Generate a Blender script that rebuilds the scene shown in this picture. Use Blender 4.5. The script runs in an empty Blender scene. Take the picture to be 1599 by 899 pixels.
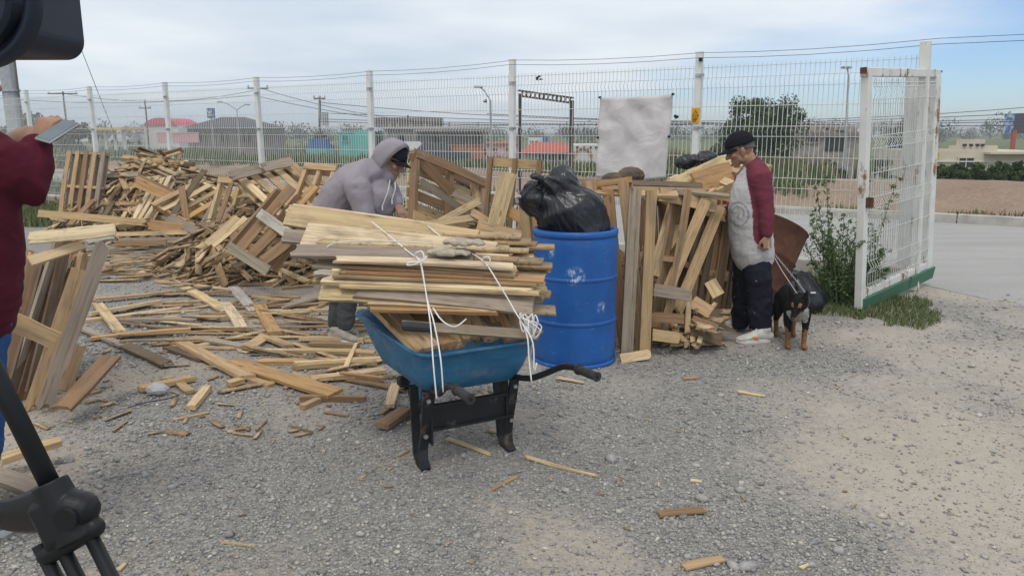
import bpy, bmesh, math, random
import numpy as np
from mathutils import Vector, Matrix, Quaternion, noise as mnoise

random.seed(7)
rng = np.random.default_rng(7)
SC = bpy.context.scene
COL = SC.collection
R = math.radians

# ------------------------------------------------------------------ camera
ZC, PITCH, F = 1.62, R(11.5), 1200.0
cd = bpy.data.cameras.new('camera')
cd.sensor_width = 36.0
cd.lens = 36.0 * F / 1599.0
cd.clip_start, cd.clip_end = 0.05, 6000
cam = bpy.data.objects.new('camera', cd)
COL.objects.link(cam)
cam.location = (0, 0, ZC)
cam.rotation_euler = (math.pi / 2 - PITCH, 0, 0)
SC.camera = cam

# ------------------------------------------------------------------ sky, sun, exposure
SUN_EL, SUN_AZ = R(62), R(188)          # azimuth measured from +Y clockwise: behind the camera, slightly left
wd = bpy.data.worlds.new('World')
SC.world = wd
wd.use_nodes = True
nt = wd.node_tree
nt.nodes.clear()
def wn(t, **kw):
    n = nt.nodes.new(t)
    for k, v in kw.items(): setattr(n, k, v)
    return n
sky = wn('ShaderNodeTexSky', sky_type='NISHITA', sun_disc=False, sun_elevation=SUN_EL, sun_rotation=SUN_AZ)
sky.air_density, sky.dust_density, sky.ozone_density = 1.0, 0.25, 4.0
bg1 = wn('ShaderNodeBackground'); bg1.inputs[1].default_value = 0.088
tint = wn('ShaderNodeMix', data_type='RGBA', blend_type='MULTIPLY'); tint.inputs[0].default_value = 1.0; tint.inputs[7].default_value = (0.80, 0.95, 1.16, 1)
nt.links.new(sky.outputs[0], tint.inputs[6]); nt.links.new(tint.outputs[2], bg1.inputs[0])
tc = wn('ShaderNodeTexCoord')
sep = wn('ShaderNodeSeparateXYZ'); nt.links.new(tc.outputs['Generated'], sep.inputs[0])
def wmath(op, a, b=None, clamp=False):
    n = wn('ShaderNodeMath', operation=op, use_clamp=clamp)
    for i, v in enumerate((a, b)):
        if v is None: continue
        if isinstance(v, (int, float)): n.inputs[i].default_value = v
        else: nt.links.new(v, n.inputs[i])
    return n.outputs[0]
# clouds lie on a flat layer: project the direction on it
zz = wmath('ADD', wmath('MAXIMUM', sep.outputs[2], 0.0), 0.10)
cx = wmath('DIVIDE', sep.outputs[0], zz); cy = wmath('DIVIDE', sep.outputs[1], zz)
cmb = wn('ShaderNodeCombineXYZ'); nt.links.new(cx, cmb.inputs[0]); nt.links.new(cy, cmb.inputs[1])
n1 = wn('ShaderNodeTexNoise'); n1.inputs['Scale'].default_value = 0.55; n1.inputs['Detail'].default_value = 7
n1.inputs['Roughness'].default_value = 0.5; nt.links.new(cmb.outputs[0], n1.inputs['Vector'])
n2 = wn('ShaderNodeTexNoise'); n2.inputs['Scale'].default_value = 0.22; n2.inputs['Detail'].default_value = 5
nt.links.new(cmb.outputs[0], n2.inputs['Vector'])
# the overcast ends towards the right: clear strip low on that side
cover = wmath('ADD', wmath('MULTIPLY', n1.outputs[0], 0.55), wmath('MULTIPLY', sep.outputs[0], -1.15))
cover = wmath('ADD', cover, wmath('MULTIPLY', sep.outputs[2], 3.2))
cover = wmath('ADD', cover, 0.25)
rampc = wn('ShaderNodeMapRange', interpolation_type='SMOOTHSTEP')
rampc.inputs[1].default_value = 0.20; rampc.inputs[2].default_value = 0.62
rampc.inputs[3].default_value = 0.0; rampc.inputs[4].default_value = 0.96
nt.links.new(cover, rampc.inputs[0])
cr = wn('ShaderNodeValToRGB')
cr.color_ramp.elements[0].position = 0.41; cr.color_ramp.elements[0].color = (0.44, 0.52, 0.60, 1)
cr.color_ramp.elements[1].position = 0.59; cr.color_ramp.elements[1].color = (0.70, 0.73, 0.76, 1)
mixn = wmath('ADD', wmath('MULTIPLY', n2.outputs[0], 0.6), wmath('MULTIPLY', n1.outputs[0], 0.4))
mixn = wmath('ADD', mixn, wmath('MULTIPLY', wmath('SUBTRACT', sep.outputs[2], 0.10), 0.55))
nt.links.new(mixn, cr.inputs[0])
bg2 = wn('ShaderNodeBackground'); bg2.inputs[1].default_value = 1.06
nt.links.new(cr.outputs[0], bg2.inputs[0])
mx = wn('ShaderNodeMixShader'); nt.links.new(rampc.outputs[0], mx.inputs[0])
nt.links.new(bg1.outputs[0], mx.inputs[1]); nt.links.new(bg2.outputs[0], mx.inputs[2])
wo = wn('ShaderNodeOutputWorld'); nt.links.new(mx.outputs[0], wo.inputs[0])

sd = bpy.data.lights.new('sun', 'SUN'); sd.energy = 1.0; sd.angle = R(20); sd.color = (1.0, 0.95, 0.88)
sun = bpy.data.objects.new('sun', sd); COL.objects.link(sun)
sdir = Vector((math.sin(SUN_AZ) * math.cos(SUN_EL), math.cos(SUN_AZ) * math.cos(SUN_EL), math.sin(SUN_EL)))
sun.rotation_euler = (-sdir).to_track_quat('-Z', 'Y').to_euler()
SC.view_settings.view_transform = 'Standard'
try: SC.view_settings.look = 'None'
except Exception: pass
SC.view_settings.exposure = 0.38
SC.view_settings.gamma = 1.0

# ------------------------------------------------------------------ helpers
cp, sp = math.cos(PITCH), math.sin(PITCH)
def ray(px, py):
    a, b = (px - 799.5) / F, (449.5 - py) / F
    return Vector((a, cp + b * sp, -sp + b * cp))
def W(px, py, Y):
    d = ray(px, py); return Vector((0, 0, ZC)) + d * (Y / d.y)
def G(px, py, z=0.0):
    d = ray(px, py); return Vector((0, 0, ZC)) + d * ((z - ZC) / d.z)
# fence frame: s along the fence (to the gate), t beyond it
FO = Vector((2.15, 9.15, 0)); FD = Vector((0.840, -0.542, 0)).normalized(); FN = Vector((0.542, 0.840, 0)).normalized()
def ST(s, t, z=0.0): return FO + FD * s + FN * t + Vector((0, 0, z))
def toST(p): d = Vector((p[0], p[1], 0)) - FO; return d.dot(FD), d.dot(FN)

def tag(o, label=None, cat=None, group=None, kind=None):
    if label: o['label'] = label
    if cat: o['category'] = cat
    if group: o['group'] = group
    if kind: o['kind'] = kind
    return o
def link(name, me, mat=None, parent=None, color=None):
    o = bpy.data.objects.new(name, me); COL.objects.link(o)
    if mat is not None and not me.materials: me.materials.append(mat)
    if parent is not None: o.parent = parent
    if color is not None: o.color = (*color[:3], 1)
    return o
def empty(name, loc, label, cat, group=None, rz=0.0):
    o = bpy.data.objects.new(name, None); COL.objects.link(o)
    o.location = loc; o.rotation_euler = (0, 0, rz); o.empty_display_size = 0.1
    return tag(o, label, cat, group)
def np_mesh(name, V, Fc, smooth=False):
    V = np.asarray(V, np.float32); Fc = np.asarray(Fc, np.int32)
    me = bpy.data.meshes.new(name); k = Fc.shape[1]
    me.vertices.add(len(V)); me.vertices.foreach_set('co', V.ravel())
    me.loops.add(Fc.size); me.loops.foreach_set('vertex_index', Fc.ravel())
    me.polygons.add(len(Fc)); me.polygons.foreach_set('loop_start', np.arange(0, Fc.size, k, dtype=np.int32))
    try: me.polygons.foreach_set('loop_total', np.full(len(Fc), k, np.int32))
    except Exception: pass
    if smooth: me.polygons.foreach_set('use_smooth', np.ones(len(Fc), bool))
    me.update(calc_edges=True); me.validate()
    return me

def frame_from(d, side=None):
    d = Vector(d).normalized()
    s = Vector(side) if side is not None else (Vector((0, 0, 1)) if abs(d.z) < 0.9 else Vector((1, 0, 0)))
    s = s - d * s.dot(d)
    if s.length < 1e-5: s = d.orthogonal()
    s.normalize()
    return s, d.cross(s)

class MB:
    """collects shapes into one mesh"""
    def __init__(self): self.v = []; self.f = []
    def add(self, vs, fs):
        o = len(self.v); self.v += [tuple(p) for p in vs]; self.f += [tuple(i + o for i in q) for q in fs]; return self
    def box(self, c, size, M=None, taper=1.0):
        x, y, z = (k / 2 for k in size); c = Vector(c)
        P = [Vector((sx * x * (taper if sz > 0 else 1), sy * y * (taper if sz > 0 else 1), sz * z)) for sz in (-1, 1) for sx, sy in ((-1, -1), (1, -1), (1, 1), (-1, 1))]
        if M is not None: P = [M @ p for p in P]
        return self.add([c + p for p in P], [(3, 2, 1, 0), (4, 5, 6, 7), (0, 1, 5, 4), (1, 2, 6, 5), (2, 3, 7, 6), (3, 0, 4, 7)])
    def cbox(self, c, size, b, M=None):
        """box with chamfered edges"""
        x, y, z = (k / 2 for k in size); c = Vector(c); vs = []; idx = {}
        for sx in (-1, 1):
            for sy in (-1, 1):
                for sz in (-1, 1):
                    for ax in range(3):
                        p = [sx * (x - b), sy * (y - b), sz * (z - b)]; p[ax] = (sx * x, sy * y, sz * z)[ax]
                        idx[sx, sy, sz, ax] = len(vs); vs.append(Vector(p))
        fs = []
        for ax in range(3):
            o1, o2 = (ax + 1) % 3, (ax + 2) % 3
            for s in (-1, 1):
                q = []
                for a, b_ in ((-1, -1), (1, -1), (1, 1), (-1, 1)):
                    k = [0, 0, 0]; k[ax] = s; k[o1] = a; k[o2] = b_; q.append(idx[k[0], k[1], k[2], ax])
                fs.append(q if s > 0 else q[::-1])
        for ax in range(3):
            o1, o2 = (ax + 1) % 3, (ax + 2) % 3
            for a in (-1, 1):
                for b_ in (-1, 1):
                    k0 = [0, 0, 0]; k1 = [0, 0, 0]; k0[ax] = -1; k1[ax] = 1
                    for k in (k0, k1): k[o1] = a; k[o2] = b_
                    q = [idx[(*k0, o1)], idx[(*k1, o1)], idx[(*k1, o2)], idx[(*k0, o2)]]
                    fs.append(q if a * b_ < 0 else q[::-1])
        for sx in (-1, 1):
            for sy in (-1, 1):
                for sz in (-1, 1):
                    q = [idx[sx, sy, sz, i] for i in range(3)]
                    fs.append(q if sx * sy * sz > 0 else q[::-1])
        if M is not None: vs = [M @ p for p in vs]
        return self.add([c + p for p in vs], fs)
    def tube(self, pts, r, n=8, side=None, caps=True, round_caps=False):
        """sweep; r: number, list of numbers or list of (a, b) where a lies along side"""
        pts = [Vector(p) for p in pts]; N = len(pts)
        rr = list(r) if isinstance(r, (list, tuple)) else [r] * N
        rr = [(q, q) if isinstance(q, (int, float)) else q for q in rr]
        tang = []
        for i in range(N):
            a = pts[max(i - 1, 0)]; b = pts[min(i + 1, N - 1)]
            d = (b - a); tang.append(d.normalized() if d.length > 1e-9 else Vector((0, 0, 1)))
        s, u = frame_from(tang[0], side)
        if round_caps:
            P2, R2, T2 = [], [], []
            for th in (80, 55, 28):
                k = math.cos(R(th)); h = math.sin(R(th)); m = min(rr[0])
                P2.append(pts[0] - tang[0] * m * h); R2.append((rr[0][0] * k, rr[0][1] * k)); T2.append(tang[0])
            P2 += pts; R2 += rr; T2 += tang
            for th in (28, 55, 80):
                k = math.cos(R(th)); h = math.sin(R(th)); m = min(rr[-1])
                P2.append(pts[-1] + tang[-1] * m * h); R2.append((rr[-1][0] * k, rr[-1][1] * k)); T2.append(tang[-1])
            pts, rr, tang = P2, R2, T2; N = len(pts)
        vs = []
        for i in range(N):
            if side is not None: s, u = frame_from(tang[i], side)
            else:
                s = s - tang[i] * s.dot(tang[i]); s.normalize(); u = tang[i].cross(s)
            for k in range(n):
                a = 2 * math.pi * k / n
                vs.append(pts[i] + s * (math.cos(a) * rr[i][0]) + u * (math.sin(a) * rr[i][1]))
        fs = []
        for i in range(N - 1):
            for k in range(n):
                k2 = (k + 1) % n
                fs.append((i * n + k, i * n + k2, (i + 1) * n + k2, (i + 1) * n + k))
        if caps: fs += [tuple(range(n))[::-1], tuple((N - 1) * n + k for k in range(n))]
        return self.add(vs, fs)
    def ell(self, c, rad, ax=None, n=14, m=9):
        c = Vector(c); ax = ax or (Vector((1, 0, 0)), Vector((0, 1, 0)), Vector((0, 0, 1)))
        vs = []; fs = []
        for i in range(m + 1):
            th = math.pi * (i + 0.02) / (m + 0.04)
            for k in range(n):
                a = 2 * math.pi * k / n
                vs.append(c + ax[0] * (rad[0] * math.sin(th) * math.cos(a)) + ax[1] * (rad[1] * math.sin(th) * math.sin(a)) + ax[2] * (rad[2] * math.cos(th)))
        for i in range(m):
            for k in range(n):
                k2 = (k + 1) % n; fs.append((i * n + k, (i + 1) * n + k, (i + 1) * n + k2, i * n + k2))
        fs += [tuple(range(n)), tuple(m * n + k for k in range(n))[::-1]]
        return self.add(vs, fs)
    def lathe(self, prof, n=32, M=None, cap0=False, cap1=False):
        vs = []; fs = []
        for (r, z) in prof:
            for k in range(n):
                a = 2 * math.pi * k / n; vs.append(Vector((r * math.cos(a), r * math.sin(a), z)))
        for i in range(len(prof) - 1):
            for k in range(n):
                k2 = (k + 1) % n; fs.append((i * n + k, i * n + k2, (i + 1) * n + k2, (i + 1) * n + k))
        if cap0: fs.append(tuple(range(n))[::-1])
        if cap1: fs.append(tuple((len(prof) - 1) * n + k for k in range(n)))
        if M is not None: vs = [M @ p for p in vs]
        return self.add(vs, fs)
    def mesh(self, name, smooth=False, fix=False):
        me = bpy.data.meshes.new(name); me.from_pydata(self.v, [], self.f)
        if fix:
            bm = bmesh.new(); bm.from_mesh(me); bmesh.ops.recalc_face_normals(bm, faces=bm.faces); bm.to_mesh(me); bm.free()
        if smooth: me.polygons.foreach_set('use_smooth', np.ones(len(me.polygons), bool))
        me.update(); return me
    def build(self, name, mat, parent=None, smooth=False, color=None, fix=False, origin=None):
        if origin is not None:
            o0 = Vector(origin); self.v = [tuple(Vector(p) - o0) for p in self.v]
        o = link(name, self.mesh(name, smooth, fix), mat, parent, color)
        if origin is not None: o.location = origin
        return o

def fused(mb, name, voxel, smooth=6, parent=None, mat=None, displace=None, colors=None):
    """one continuous surface out of overlapping closed shapes"""
    tmp = bpy.data.objects.new('tmp', mb.mesh('tmp', fix=True)); COL.objects.link(tmp)
    m = tmp.modifiers.new('r', 'REMESH'); m.mode = 'VOXEL'; m.voxel_size = voxel; m.use_smooth_shade = True
    m = tmp.modifiers.new('s', 'SMOOTH'); m.factor = 0.5; m.iterations = smooth
    dg = bpy.context.evaluated_depsgraph_get()
    me = bpy.data.meshes.new_from_object(tmp.evaluated_get(dg)); me.name = name
    bpy.data.objects.remove(tmp)
    n = len(me.vertices); co = np.empty(n * 3, np.float32); me.vertices.foreach_get('co', co); co = co.reshape(-1, 3)
    if displace is not None:
        no = np.empty(n * 3, np.float32); me.vertices.foreach_get('normal', no); no = no.reshape(-1, 3)
        co = co + no * displace(co, no)[:, None]; me.vertices.foreach_set('co', co.astype(np.float32).ravel())
    if colors is not None:
        ca = me.color_attributes.new('tone', 'FLOAT_COLOR', 'POINT')
        c4 = np.ones((n, 4), np.float32); c4[:, :3] = colors(co); ca.data.foreach_set('color', c4.ravel())
    me.polygons.foreach_set('use_smooth', np.ones(len(me.polygons), bool)); me.update()
    me.materials.clear()
    return link(name, me, mat, parent)

# numpy value noise
def _hash(i, j, k):
    h = (i.astype(np.int64) * 374761393 + j.astype(np.int64) * 668265263 + k.astype(np.int64) * 2147483647) & 0xffffffff
    h = ((h ^ (h >> 13)) * 1274126177) & 0xffffffff
    return ((h ^ (h >> 16)) & 0xffff) / 65535.0
def vnoise(p):
    p = np.asarray(p, float); i = np.floor(p); f = p - i; f = f * f * (3 - 2 * f); i = i.astype(np.int64)
    out = 0
    for a in (0, 1):
        for b in (0, 1):
            for c in (0, 1):
                w = (f[:, 0] if a else 1 - f[:, 0]) * (f[:, 1] if b else 1 - f[:, 1]) * (f[:, 2] if c else 1 - f[:, 2])
                out = out + w * _hash(i[:, 0] + a, i[:, 1] + b, i[:, 2] + c)
    return out
def fbm(p, oct=4):
    p = np.asarray(p, float); s = 0; a = 0.5; t = 0
    for o in range(oct): s = s + a * vnoise(p * 2 ** o + o * 17.3); t += a; a *= 0.5
    return s / t
def P3(x, y, z=0.0): return np.stack([x, y, np.zeros_like(x) + z], 1)

# ------------------------------------------------------------------ materials
class NM:
    def __init__(self, name, rough=0.7, metal=0.0, spec=0.3):
        self.m = bpy.data.materials.new(name); self.m.use_nodes = True; self.t = self.m.node_tree
        self.b = self.t.nodes['Principled BSDF']; self.b.inputs['Roughness'].default_value = rough
        self.b.inputs['Metallic'].default_value = metal; self.b.inputs['Specular IOR Level'].default_value = spec
    def n(self, t, **kw):
        n = self.t.nodes.new(t)
        for k, v in kw.items(): setattr(n, k, v)
        return n
    def L(self, a, b): self.t.links.new(a, b)
    def set(self, sock, v):
        if isinstance(v, (int, float)): sock.default_value = v
        elif isinstance(v, (tuple, list)): sock.default_value = (*v[:3], 1) if sock.type == 'RGBA' else v
        else: self.L(v, sock)
    def coord(self, scale=(1, 1, 1), which='Object', rand=False):
        tc = self.n('ShaderNodeTexCoord'); mp = self.n('ShaderNodeMapping'); self.L(tc.outputs[which], mp.inputs[0])
        mp.inputs['Scale'].default_value = scale
        if rand:
            oi = self.n('ShaderNodeObjectInfo'); ml = self.n('ShaderNodeMath', operation='MULTIPLY'); ml.inputs[1].default_value = 87.0
            self.L(oi.outputs['Random'], ml.inputs[0]); cb = self.n('ShaderNodeCombineXYZ')
            for i in range(3): self.L(ml.outputs[0], cb.inputs[i])
            self.L(cb.outputs[0], mp.inputs['Location'])
        return mp.outputs[0]
    def noise(self, vec, scale, detail=4, rough=0.55, dist=0.0):
        n = self.n('ShaderNodeTexNoise'); n.inputs['Scale'].default_value = scale; n.inputs['Detail'].default_value = detail
        n.inputs['Roughness'].default_value = rough; n.inputs['Distortion'].default_value = dist; self.L(vec, n.inputs['Vector']); return n.outputs[0]
    def voro(self, vec, scale, feature='F1', out='Distance', rnd=1.0):
        n = self.n('ShaderNodeTexVoronoi', feature=feature); n.inputs['Scale'].default_value = scale; n.inputs['Randomness'].default_value = rnd
        self.L(vec, n.inputs['Vector']); return n.outputs[out]
    def ramp(self, fac, stops, interp='LINEAR'):
        n = self.n('ShaderNodeValToRGB'); e = n.color_ramp.elements; n.color_ramp.interpolation = interp
        while len(e) < len(stops): e.new(0.5)
        for q, (p, c) in zip(e, stops):
            q.position = p; q.color = (*c, 1) if isinstance(c, (tuple, list)) else (c, c, c, 1)
        self.L(fac, n.inputs[0]); return n.outputs[0]
    def mix(self, fac, a, b, mode='MIX'):
        n = self.n('ShaderNodeMix', data_type='RGBA', blend_type=mode)
        self.set(n.inputs[0], fac); self.set(n.inputs[6], a); self.set(n.inputs[7], b); return n.outputs[2]
    def math(self, op, a, b=None, clamp=False):
        n = self.n('ShaderNodeMath', operation=op, use_clamp=clamp); self.set(n.inputs[0], a)
        if b is not None: self.set(n.inputs[1], b)
        return n.outputs[0]
    def color(self, c): self.set(self.b.inputs['Base Color'], c); return self
    def rough(self, r): self.set(self.b.inputs['Roughness'], r); return self
    def bump(self, h, strength=0.3, dist=0.01):
        n = self.n('ShaderNodeBump'); n.inputs['Strength'].default_value = strength; n.inputs['Distance'].default_value = dist
        self.L(h, n.inputs['Height']); self.L(n.outputs[0], self.b.inputs['Normal']); return self

def simple(name, c, rough=0.7, metal=0.0, var=0.12, scale=8, bump=0.15, bscale=60, spec=0.3, bdist=0.004):
    m = NM(name, rough, metal, spec); v = m.coord()
    k = m.noise(v, scale, 5); lo = tuple(x * (1 - var) for x in c); hi = tuple(min(1, x * (1 + var)) for x in c)
    m.color(m.ramp(k, [(0.3, lo), (0.7, hi)]))
    if bump: m.bump(m.noise(v, bscale, 3), bump, bdist)
    return m.m
def wood_mat(name, island=False):
    m = NM(name, 0.78, 0, 0.2)
    if island:
        ge = m.n('ShaderNodeNewGeometry')
        base = m.ramp(ge.outputs['Random Per Island'], [(0, (.15, .10, .06)), (.12, (.32, .21, .115)), (.36, (.45, .305, .165)), (.6, (.36, .28, .195)), (.78, (.55, .40, .225)), (1, (.66, .52, .32))])
        v = m.coord((9, 9, 9)); v2 = m.coord((1, 1, 1))
    else:
        oi = m.n('ShaderNodeObjectInfo'); base = oi.outputs['Color']
        v = m.coord((1.3, 26, 26), rand=True); v2 = m.coord((2.2, 6, 6), rand=True)
    g = m.noise(v, 1.6, 6, 0.6, 0.6)
    c = m.mix(1.0, base, m.ramp(g, [(0.25, (.60, .55, .50)), (0.5, (.95, .94, .92)), (0.75, (1.16, 1.14, 1.10))]), 'MULTIPLY')
    st = m.noise(v2, 1.5, 4, 0.6)
    c = m.mix(m.math('MULTIPLY', m.ramp(st, [(0.50, 0.0), (0.70, 1.0)]), 0.60), c, (.20, .155, .12))
    ck = m.noise(m.coord((.9, 34, 34), rand=not island) if not island else m.coord((6, 6, 6)), 1.1, 3, .5, .3)
    c = m.mix(m.math('MULTIPLY', m.ramp(m.math('ABSOLUTE', m.math('SUBTRACT', ck, .5)), [(.0, 1.0), (.016, 0.0)]), .6), c, (.09, .06, .04))
    if not island:
        c = m.mix(m.ramp(m.noise(m.coord((9, 9, 9), rand=True), 1.4, 6, .7), [(.60, 0.0), (.70, .5)]), c, (.30, .27, .23))
        kn = m.voro(m.coord((3.2, 11, 11), rand=True), 1.0)
        c = m.mix(m.math('MULTIPLY', m.ramp(kn, [(0.05, 1.0), (0.16, 0.0)]), 0.75), c, (.16, .085, .04))
    m.color(c); m.bump(g, 0.35, 0.004)
    return m.m
def island_mat(name, stops, rough=0.9, trans=0.0, nscale=40, bump=0.2):
    m = NM(name, rough, 0, 0.15); ge = m.n('ShaderNodeNewGeometry')
    c = m.ramp(ge.outputs['Random Per Island'], stops); v = m.coord()
    c = m.mix(0.5, c, m.ramp(m.noise(v, nscale, 4), [(0.3, .55), (0.7, 1.25)]), 'MULTIPLY')
    if name == 'gravel_stone': c = m.mix(1.0, c, (1.03, 1.0, .95), 'MULTIPLY')
    m.color(c)
    if bump: m.bump(m.noise(v, nscale * 3, 3), bump, 0.003)
    return m.m
def rusty_paint(name, c, amount=0.5, rough=0.5):
    m = NM(name, rough, 0, 0.35); v = m.coord(); n = m.noise(v, 3.2, 8, 0.68); n2 = m.noise(m.coord((14, 14, 1.6)), 1.0, 5)
    k = m.math('ADD', m.math('MULTIPLY', n, 0.6), m.math('MULTIPLY', n2, 0.4))
    p0 = 0.66 - 0.22 * amount
    f = m.ramp(k, [(p0, 0.0), (p0 + .05, 1.0)])
    rust = m.ramp(m.noise(v, 30, 4), [(.3, (.16, .065, .025)), (.7, (.36, .17, .07))])
    pc = m.ramp(m.noise(v, 6, 5), [(.3, tuple(x * .86 for x in c)), (.7, c)])
    m.color(m.mix(f, pc, rust)); m.rough(m.mix(f, (rough,) * 3, (.9, .9, .9))); m.bump(k, 0.2, 0.003)
    return m.m
def fabric(name, c=None, attr=None, rough=0.9, wr=6.0, flecks=None, var=.14, bdist=.012, heather=False):
    m = NM(name, rough, 0, 0.12); v = m.coord()
    w = m.noise(v, wr, 4, 0.5, 1.6); fine = m.noise(v, 260, 2)
    if attr:
        a = m.n('ShaderNodeVertexColor', layer_name=attr); base = a.outputs[0]
    else: base = (*c, 1)
    k = m.ramp(w, [(.3, 1 - var), (.7, 1 + var * .7)])
    col = m.mix(1.0, base, k, 'MULTIPLY')
    if heather: col = m.mix(1.0, col, m.ramp(m.noise(m.coord((60, 60, 260)), 1.0, 3), [(.35, .78), (.6, 1.05)]), 'MULTIPLY')
    if flecks: col = m.mix(m.ramp(m.noise(v, 34, 3, .6), [(.70, 0.0), (.73, 1.0)]), col, flecks)
    m.color(col)
    h = m.math('ADD', w, m.math('MULTIPLY', fine, 0.06)); m.bump(h, 0.55, bdist)
    return m.m

MAT = {}
MAT['wood'] = wood_mat('wood'); MAT['scrap'] = wood_mat('wood_scrap', True)
MAT['white'] = rusty_paint('fence_white_paint', (.74, .75, .73), 0.05, .45)
MAT['white_rust'] = rusty_paint('gate_white_paint', (.70, .70, .66), 0.50, .55)
MAT['green_rust'] = rusty_paint('green_paint', (.05, .16, .10), 0.35, .6)
MAT['concrete'] = simple('concrete', (.40, .38, .34), .9, var=.22, scale=4, bump=.4)
MAT['black_steel'] = None
MAT['rubber'] = simple('rubber', (.035, .035, .037), .75, var=.3, bump=.3, bscale=90)
MAT['rope'] = simple('white_twine', (.74, .73, .70), .9, var=.1, bump=.4, bscale=300)
MAT['black_plastic'] = simple('black_plastic', (.008, .009, .011), .45, var=.2, scale=5, bump=.08, bscale=240)
MAT['navy_plastic'] = simple('camera_plastic', (.013, .019, .036), .5, var=.2, scale=3, bump=.15, bscale=420, bdist=.0015)
MAT['skin'] = simple('skin', (.33, .185, .12), .55, var=.14, scale=22, bump=.15, bscale=120, spec=.4)
MAT['cap_black'] = fabric('cap_cloth', (.012, .013, .017), wr=20, bdist=.002)
MAT['hoodie'] = fabric('hoodie_cloth', (.285, .255, .28), wr=3.6, var=.10, bdist=.03)
MAT['shirt'] = fabric('raglan_cloth', None, 'tone', wr=4.5, var=.08, bdist=.025, heather=True)
MAT['navy_trousers'] = fabric('work_trousers', (.016, .017, .027), wr=8, flecks=(.45, .45, .47), bdist=.025)
MAT['grey_trousers'] = fabric('grey_trousers', (.07, .075, .082), wr=8, bdist=.025)
MAT['jeans'] = fabric('denim', (.03, .085, .22), wr=9, bdist=.02)
MAT['maroon'] = fabric('maroon_cloth', (.080, .011, .022), wr=4.5, bdist=.03)
MAT['shoe'] = simple('shoe_cloth', (.52, .50, .46), .8, var=.2, scale=14, bump=.3)
MAT['shoe_grey'] = simple('dusty_shoe', (.30, .27, .23), .9, var=.2, scale=14, bump=.3)
MAT['sole'] = simple('shoe_sole', (.60, .59, .56), .7, var=.12, scale=14)
MAT['dog'] = fabric('dog_fur', None, 'tone', rough=.95, wr=40, var=.3, bdist=.008)
MAT['eye'] = simple('eye', (.015, .012, .010), .15, bump=0, spec=.6)
MAT['hair'] = simple('grey_hair', (.11, .10, .095), .8, scale=60, var=.5, bump=.5, bscale=200)
MAT['steel'] = simple('bare_steel', (.45, .45, .46), .4, .9, bump=.05)
MAT['glass_dark'] = simple('dark_glass', (.02, .024, .03), .12, bump=0, spec=.6, var=.2)
MAT['banner'] = fabric('banner_cloth', (.60, .57, .57), wr=2.6, var=.10, bdist=.05)
MAT['asphalt_line'] = simple('pale_line', (.55, .54, .50), .9)
MAT['leaf'] = island_mat('tree_leaf', [(0, (.04, .065, .025)), (.5, (.07, .105, .042)), (1, (.115, .155, .065))], .6, bump=0)
MAT['leaf_bright'] = island_mat('weed_leaf', [(0, (.05, .09, .03)), (.5, (.095, .15, .055)), (1, (.17, .23, .095))], .6, bump=0)
MAT['far_leaf'] = island_mat('far_leaf', [(0, (.06, .075, .055)), (.5, (.085, .105, .07)), (1, (.12, .14, .09))], .8, bump=0)
MAT['grass'] = island_mat('grass_blade', [(0, (.075, .11, .04)), (.55, (.12, .165, .06)), (.8, (.18, .20, .09)), (1, (.30, .26, .15))], .8, bump=0)
MAT['dry_grass'] = island_mat('dry_grass_blade', [(0, (.10, .13, .05)), (.5, (.22, .20, .10)), (1, (.38, .30, .17))], .8, bump=0)
MAT['stone'] = island_mat('gravel_stone', [(0, (.20, .20, .205)), (.35, (.285, .288, .295)), (.65, (.36, .36, .36)), (.86, (.43, .42, .395)), (.95, (.48, .45, .40)), (1, (.58, .57, .54))], .9, nscale=60, bump=.3)
MAT['bark'] = simple('bark', (.12, .09, .065), .95, var=.4, scale=10, bump=.8, bscale=30, bdist=.02)
MAT['pole_wood'] = simple('pole_wood', (.12, .11, .10), .9, var=.25)
MAT['pole_grey'] = simple('grey_pole', (.33, .35, .36), .8, var=.12)
MAT['cable'] = simple('cable', (.05, .055, .06), .7, bump=0)
MAT['brown_metal'] = simple('brown_metal', (.075, .05, .045), .6, var=.25)
def paint(name, c, **k): return simple(name, c, k.pop('rough', .85), var=k.pop('var', .1), scale=k.pop('scale', .8), bump=k.pop('bump', .2), bscale=k.pop('bscale', 9), **k)

def m_bag():
    m = NM('black_bag_film', .28, 0, .5); v = m.coord()
    a = m.noise(m.coord((1.6, 1.6, .8)), 6, 3, .45, 1.0); r = m.math('ABSOLUTE', m.math('SUBTRACT', a, .5))
    m.color((.010, .011, .015)); m.bump(r, .45, .035); m.rough(m.ramp(m.noise(v, 9, 3), [(.3, .24), (.7, .42)])); return m.m
MAT['bag'] = m_bag()
def m_tray():
    m = NM('tray_blue_paint', .5, 0, .35); v = m.coord(); n = m.noise(v, 7, 7, .7); n2 = m.noise(m.coord((3, 3, 9)), 2.2, 5, .6)
    c = m.ramp(n2, [(.3, (.018, .115, .24)), (.7, (.035, .19, .36))])
    c = m.mix(m.math('MULTIPLY', m.ramp(n, [(.52, 0.0), (.66, 1.0)]), .5), c, (.22, .24, .24))
    c = m.mix(m.ramp(m.noise(v, 26, 6, .75), [(.66, 0.0), (.71, 1.0)]), c, (.10, .07, .05))
    m.color(c); m.rough(m.ramp(n, [(.4, .42), (.7, .8)])); m.bump(n, .25, .004); return m.m
MAT['tray'] = m_tray()
def m_black_steel():
    m = NM('black_painted_steel', .5, 0, .35); v = m.coord(); n = m.noise(v, 9, 7, .7)
    c = m.mix(m.ramp(n, [(.58, 0.0), (.70, 1.0)]), (.014, .015, .017), (.13, .10, .075))
    m.color(c); m.rough(m.ramp(n, [(.45, .4), (.65, .9)])); m.bump(n, .2, .003); return m.m
MAT['black_steel'] = m_black_steel()
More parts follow.
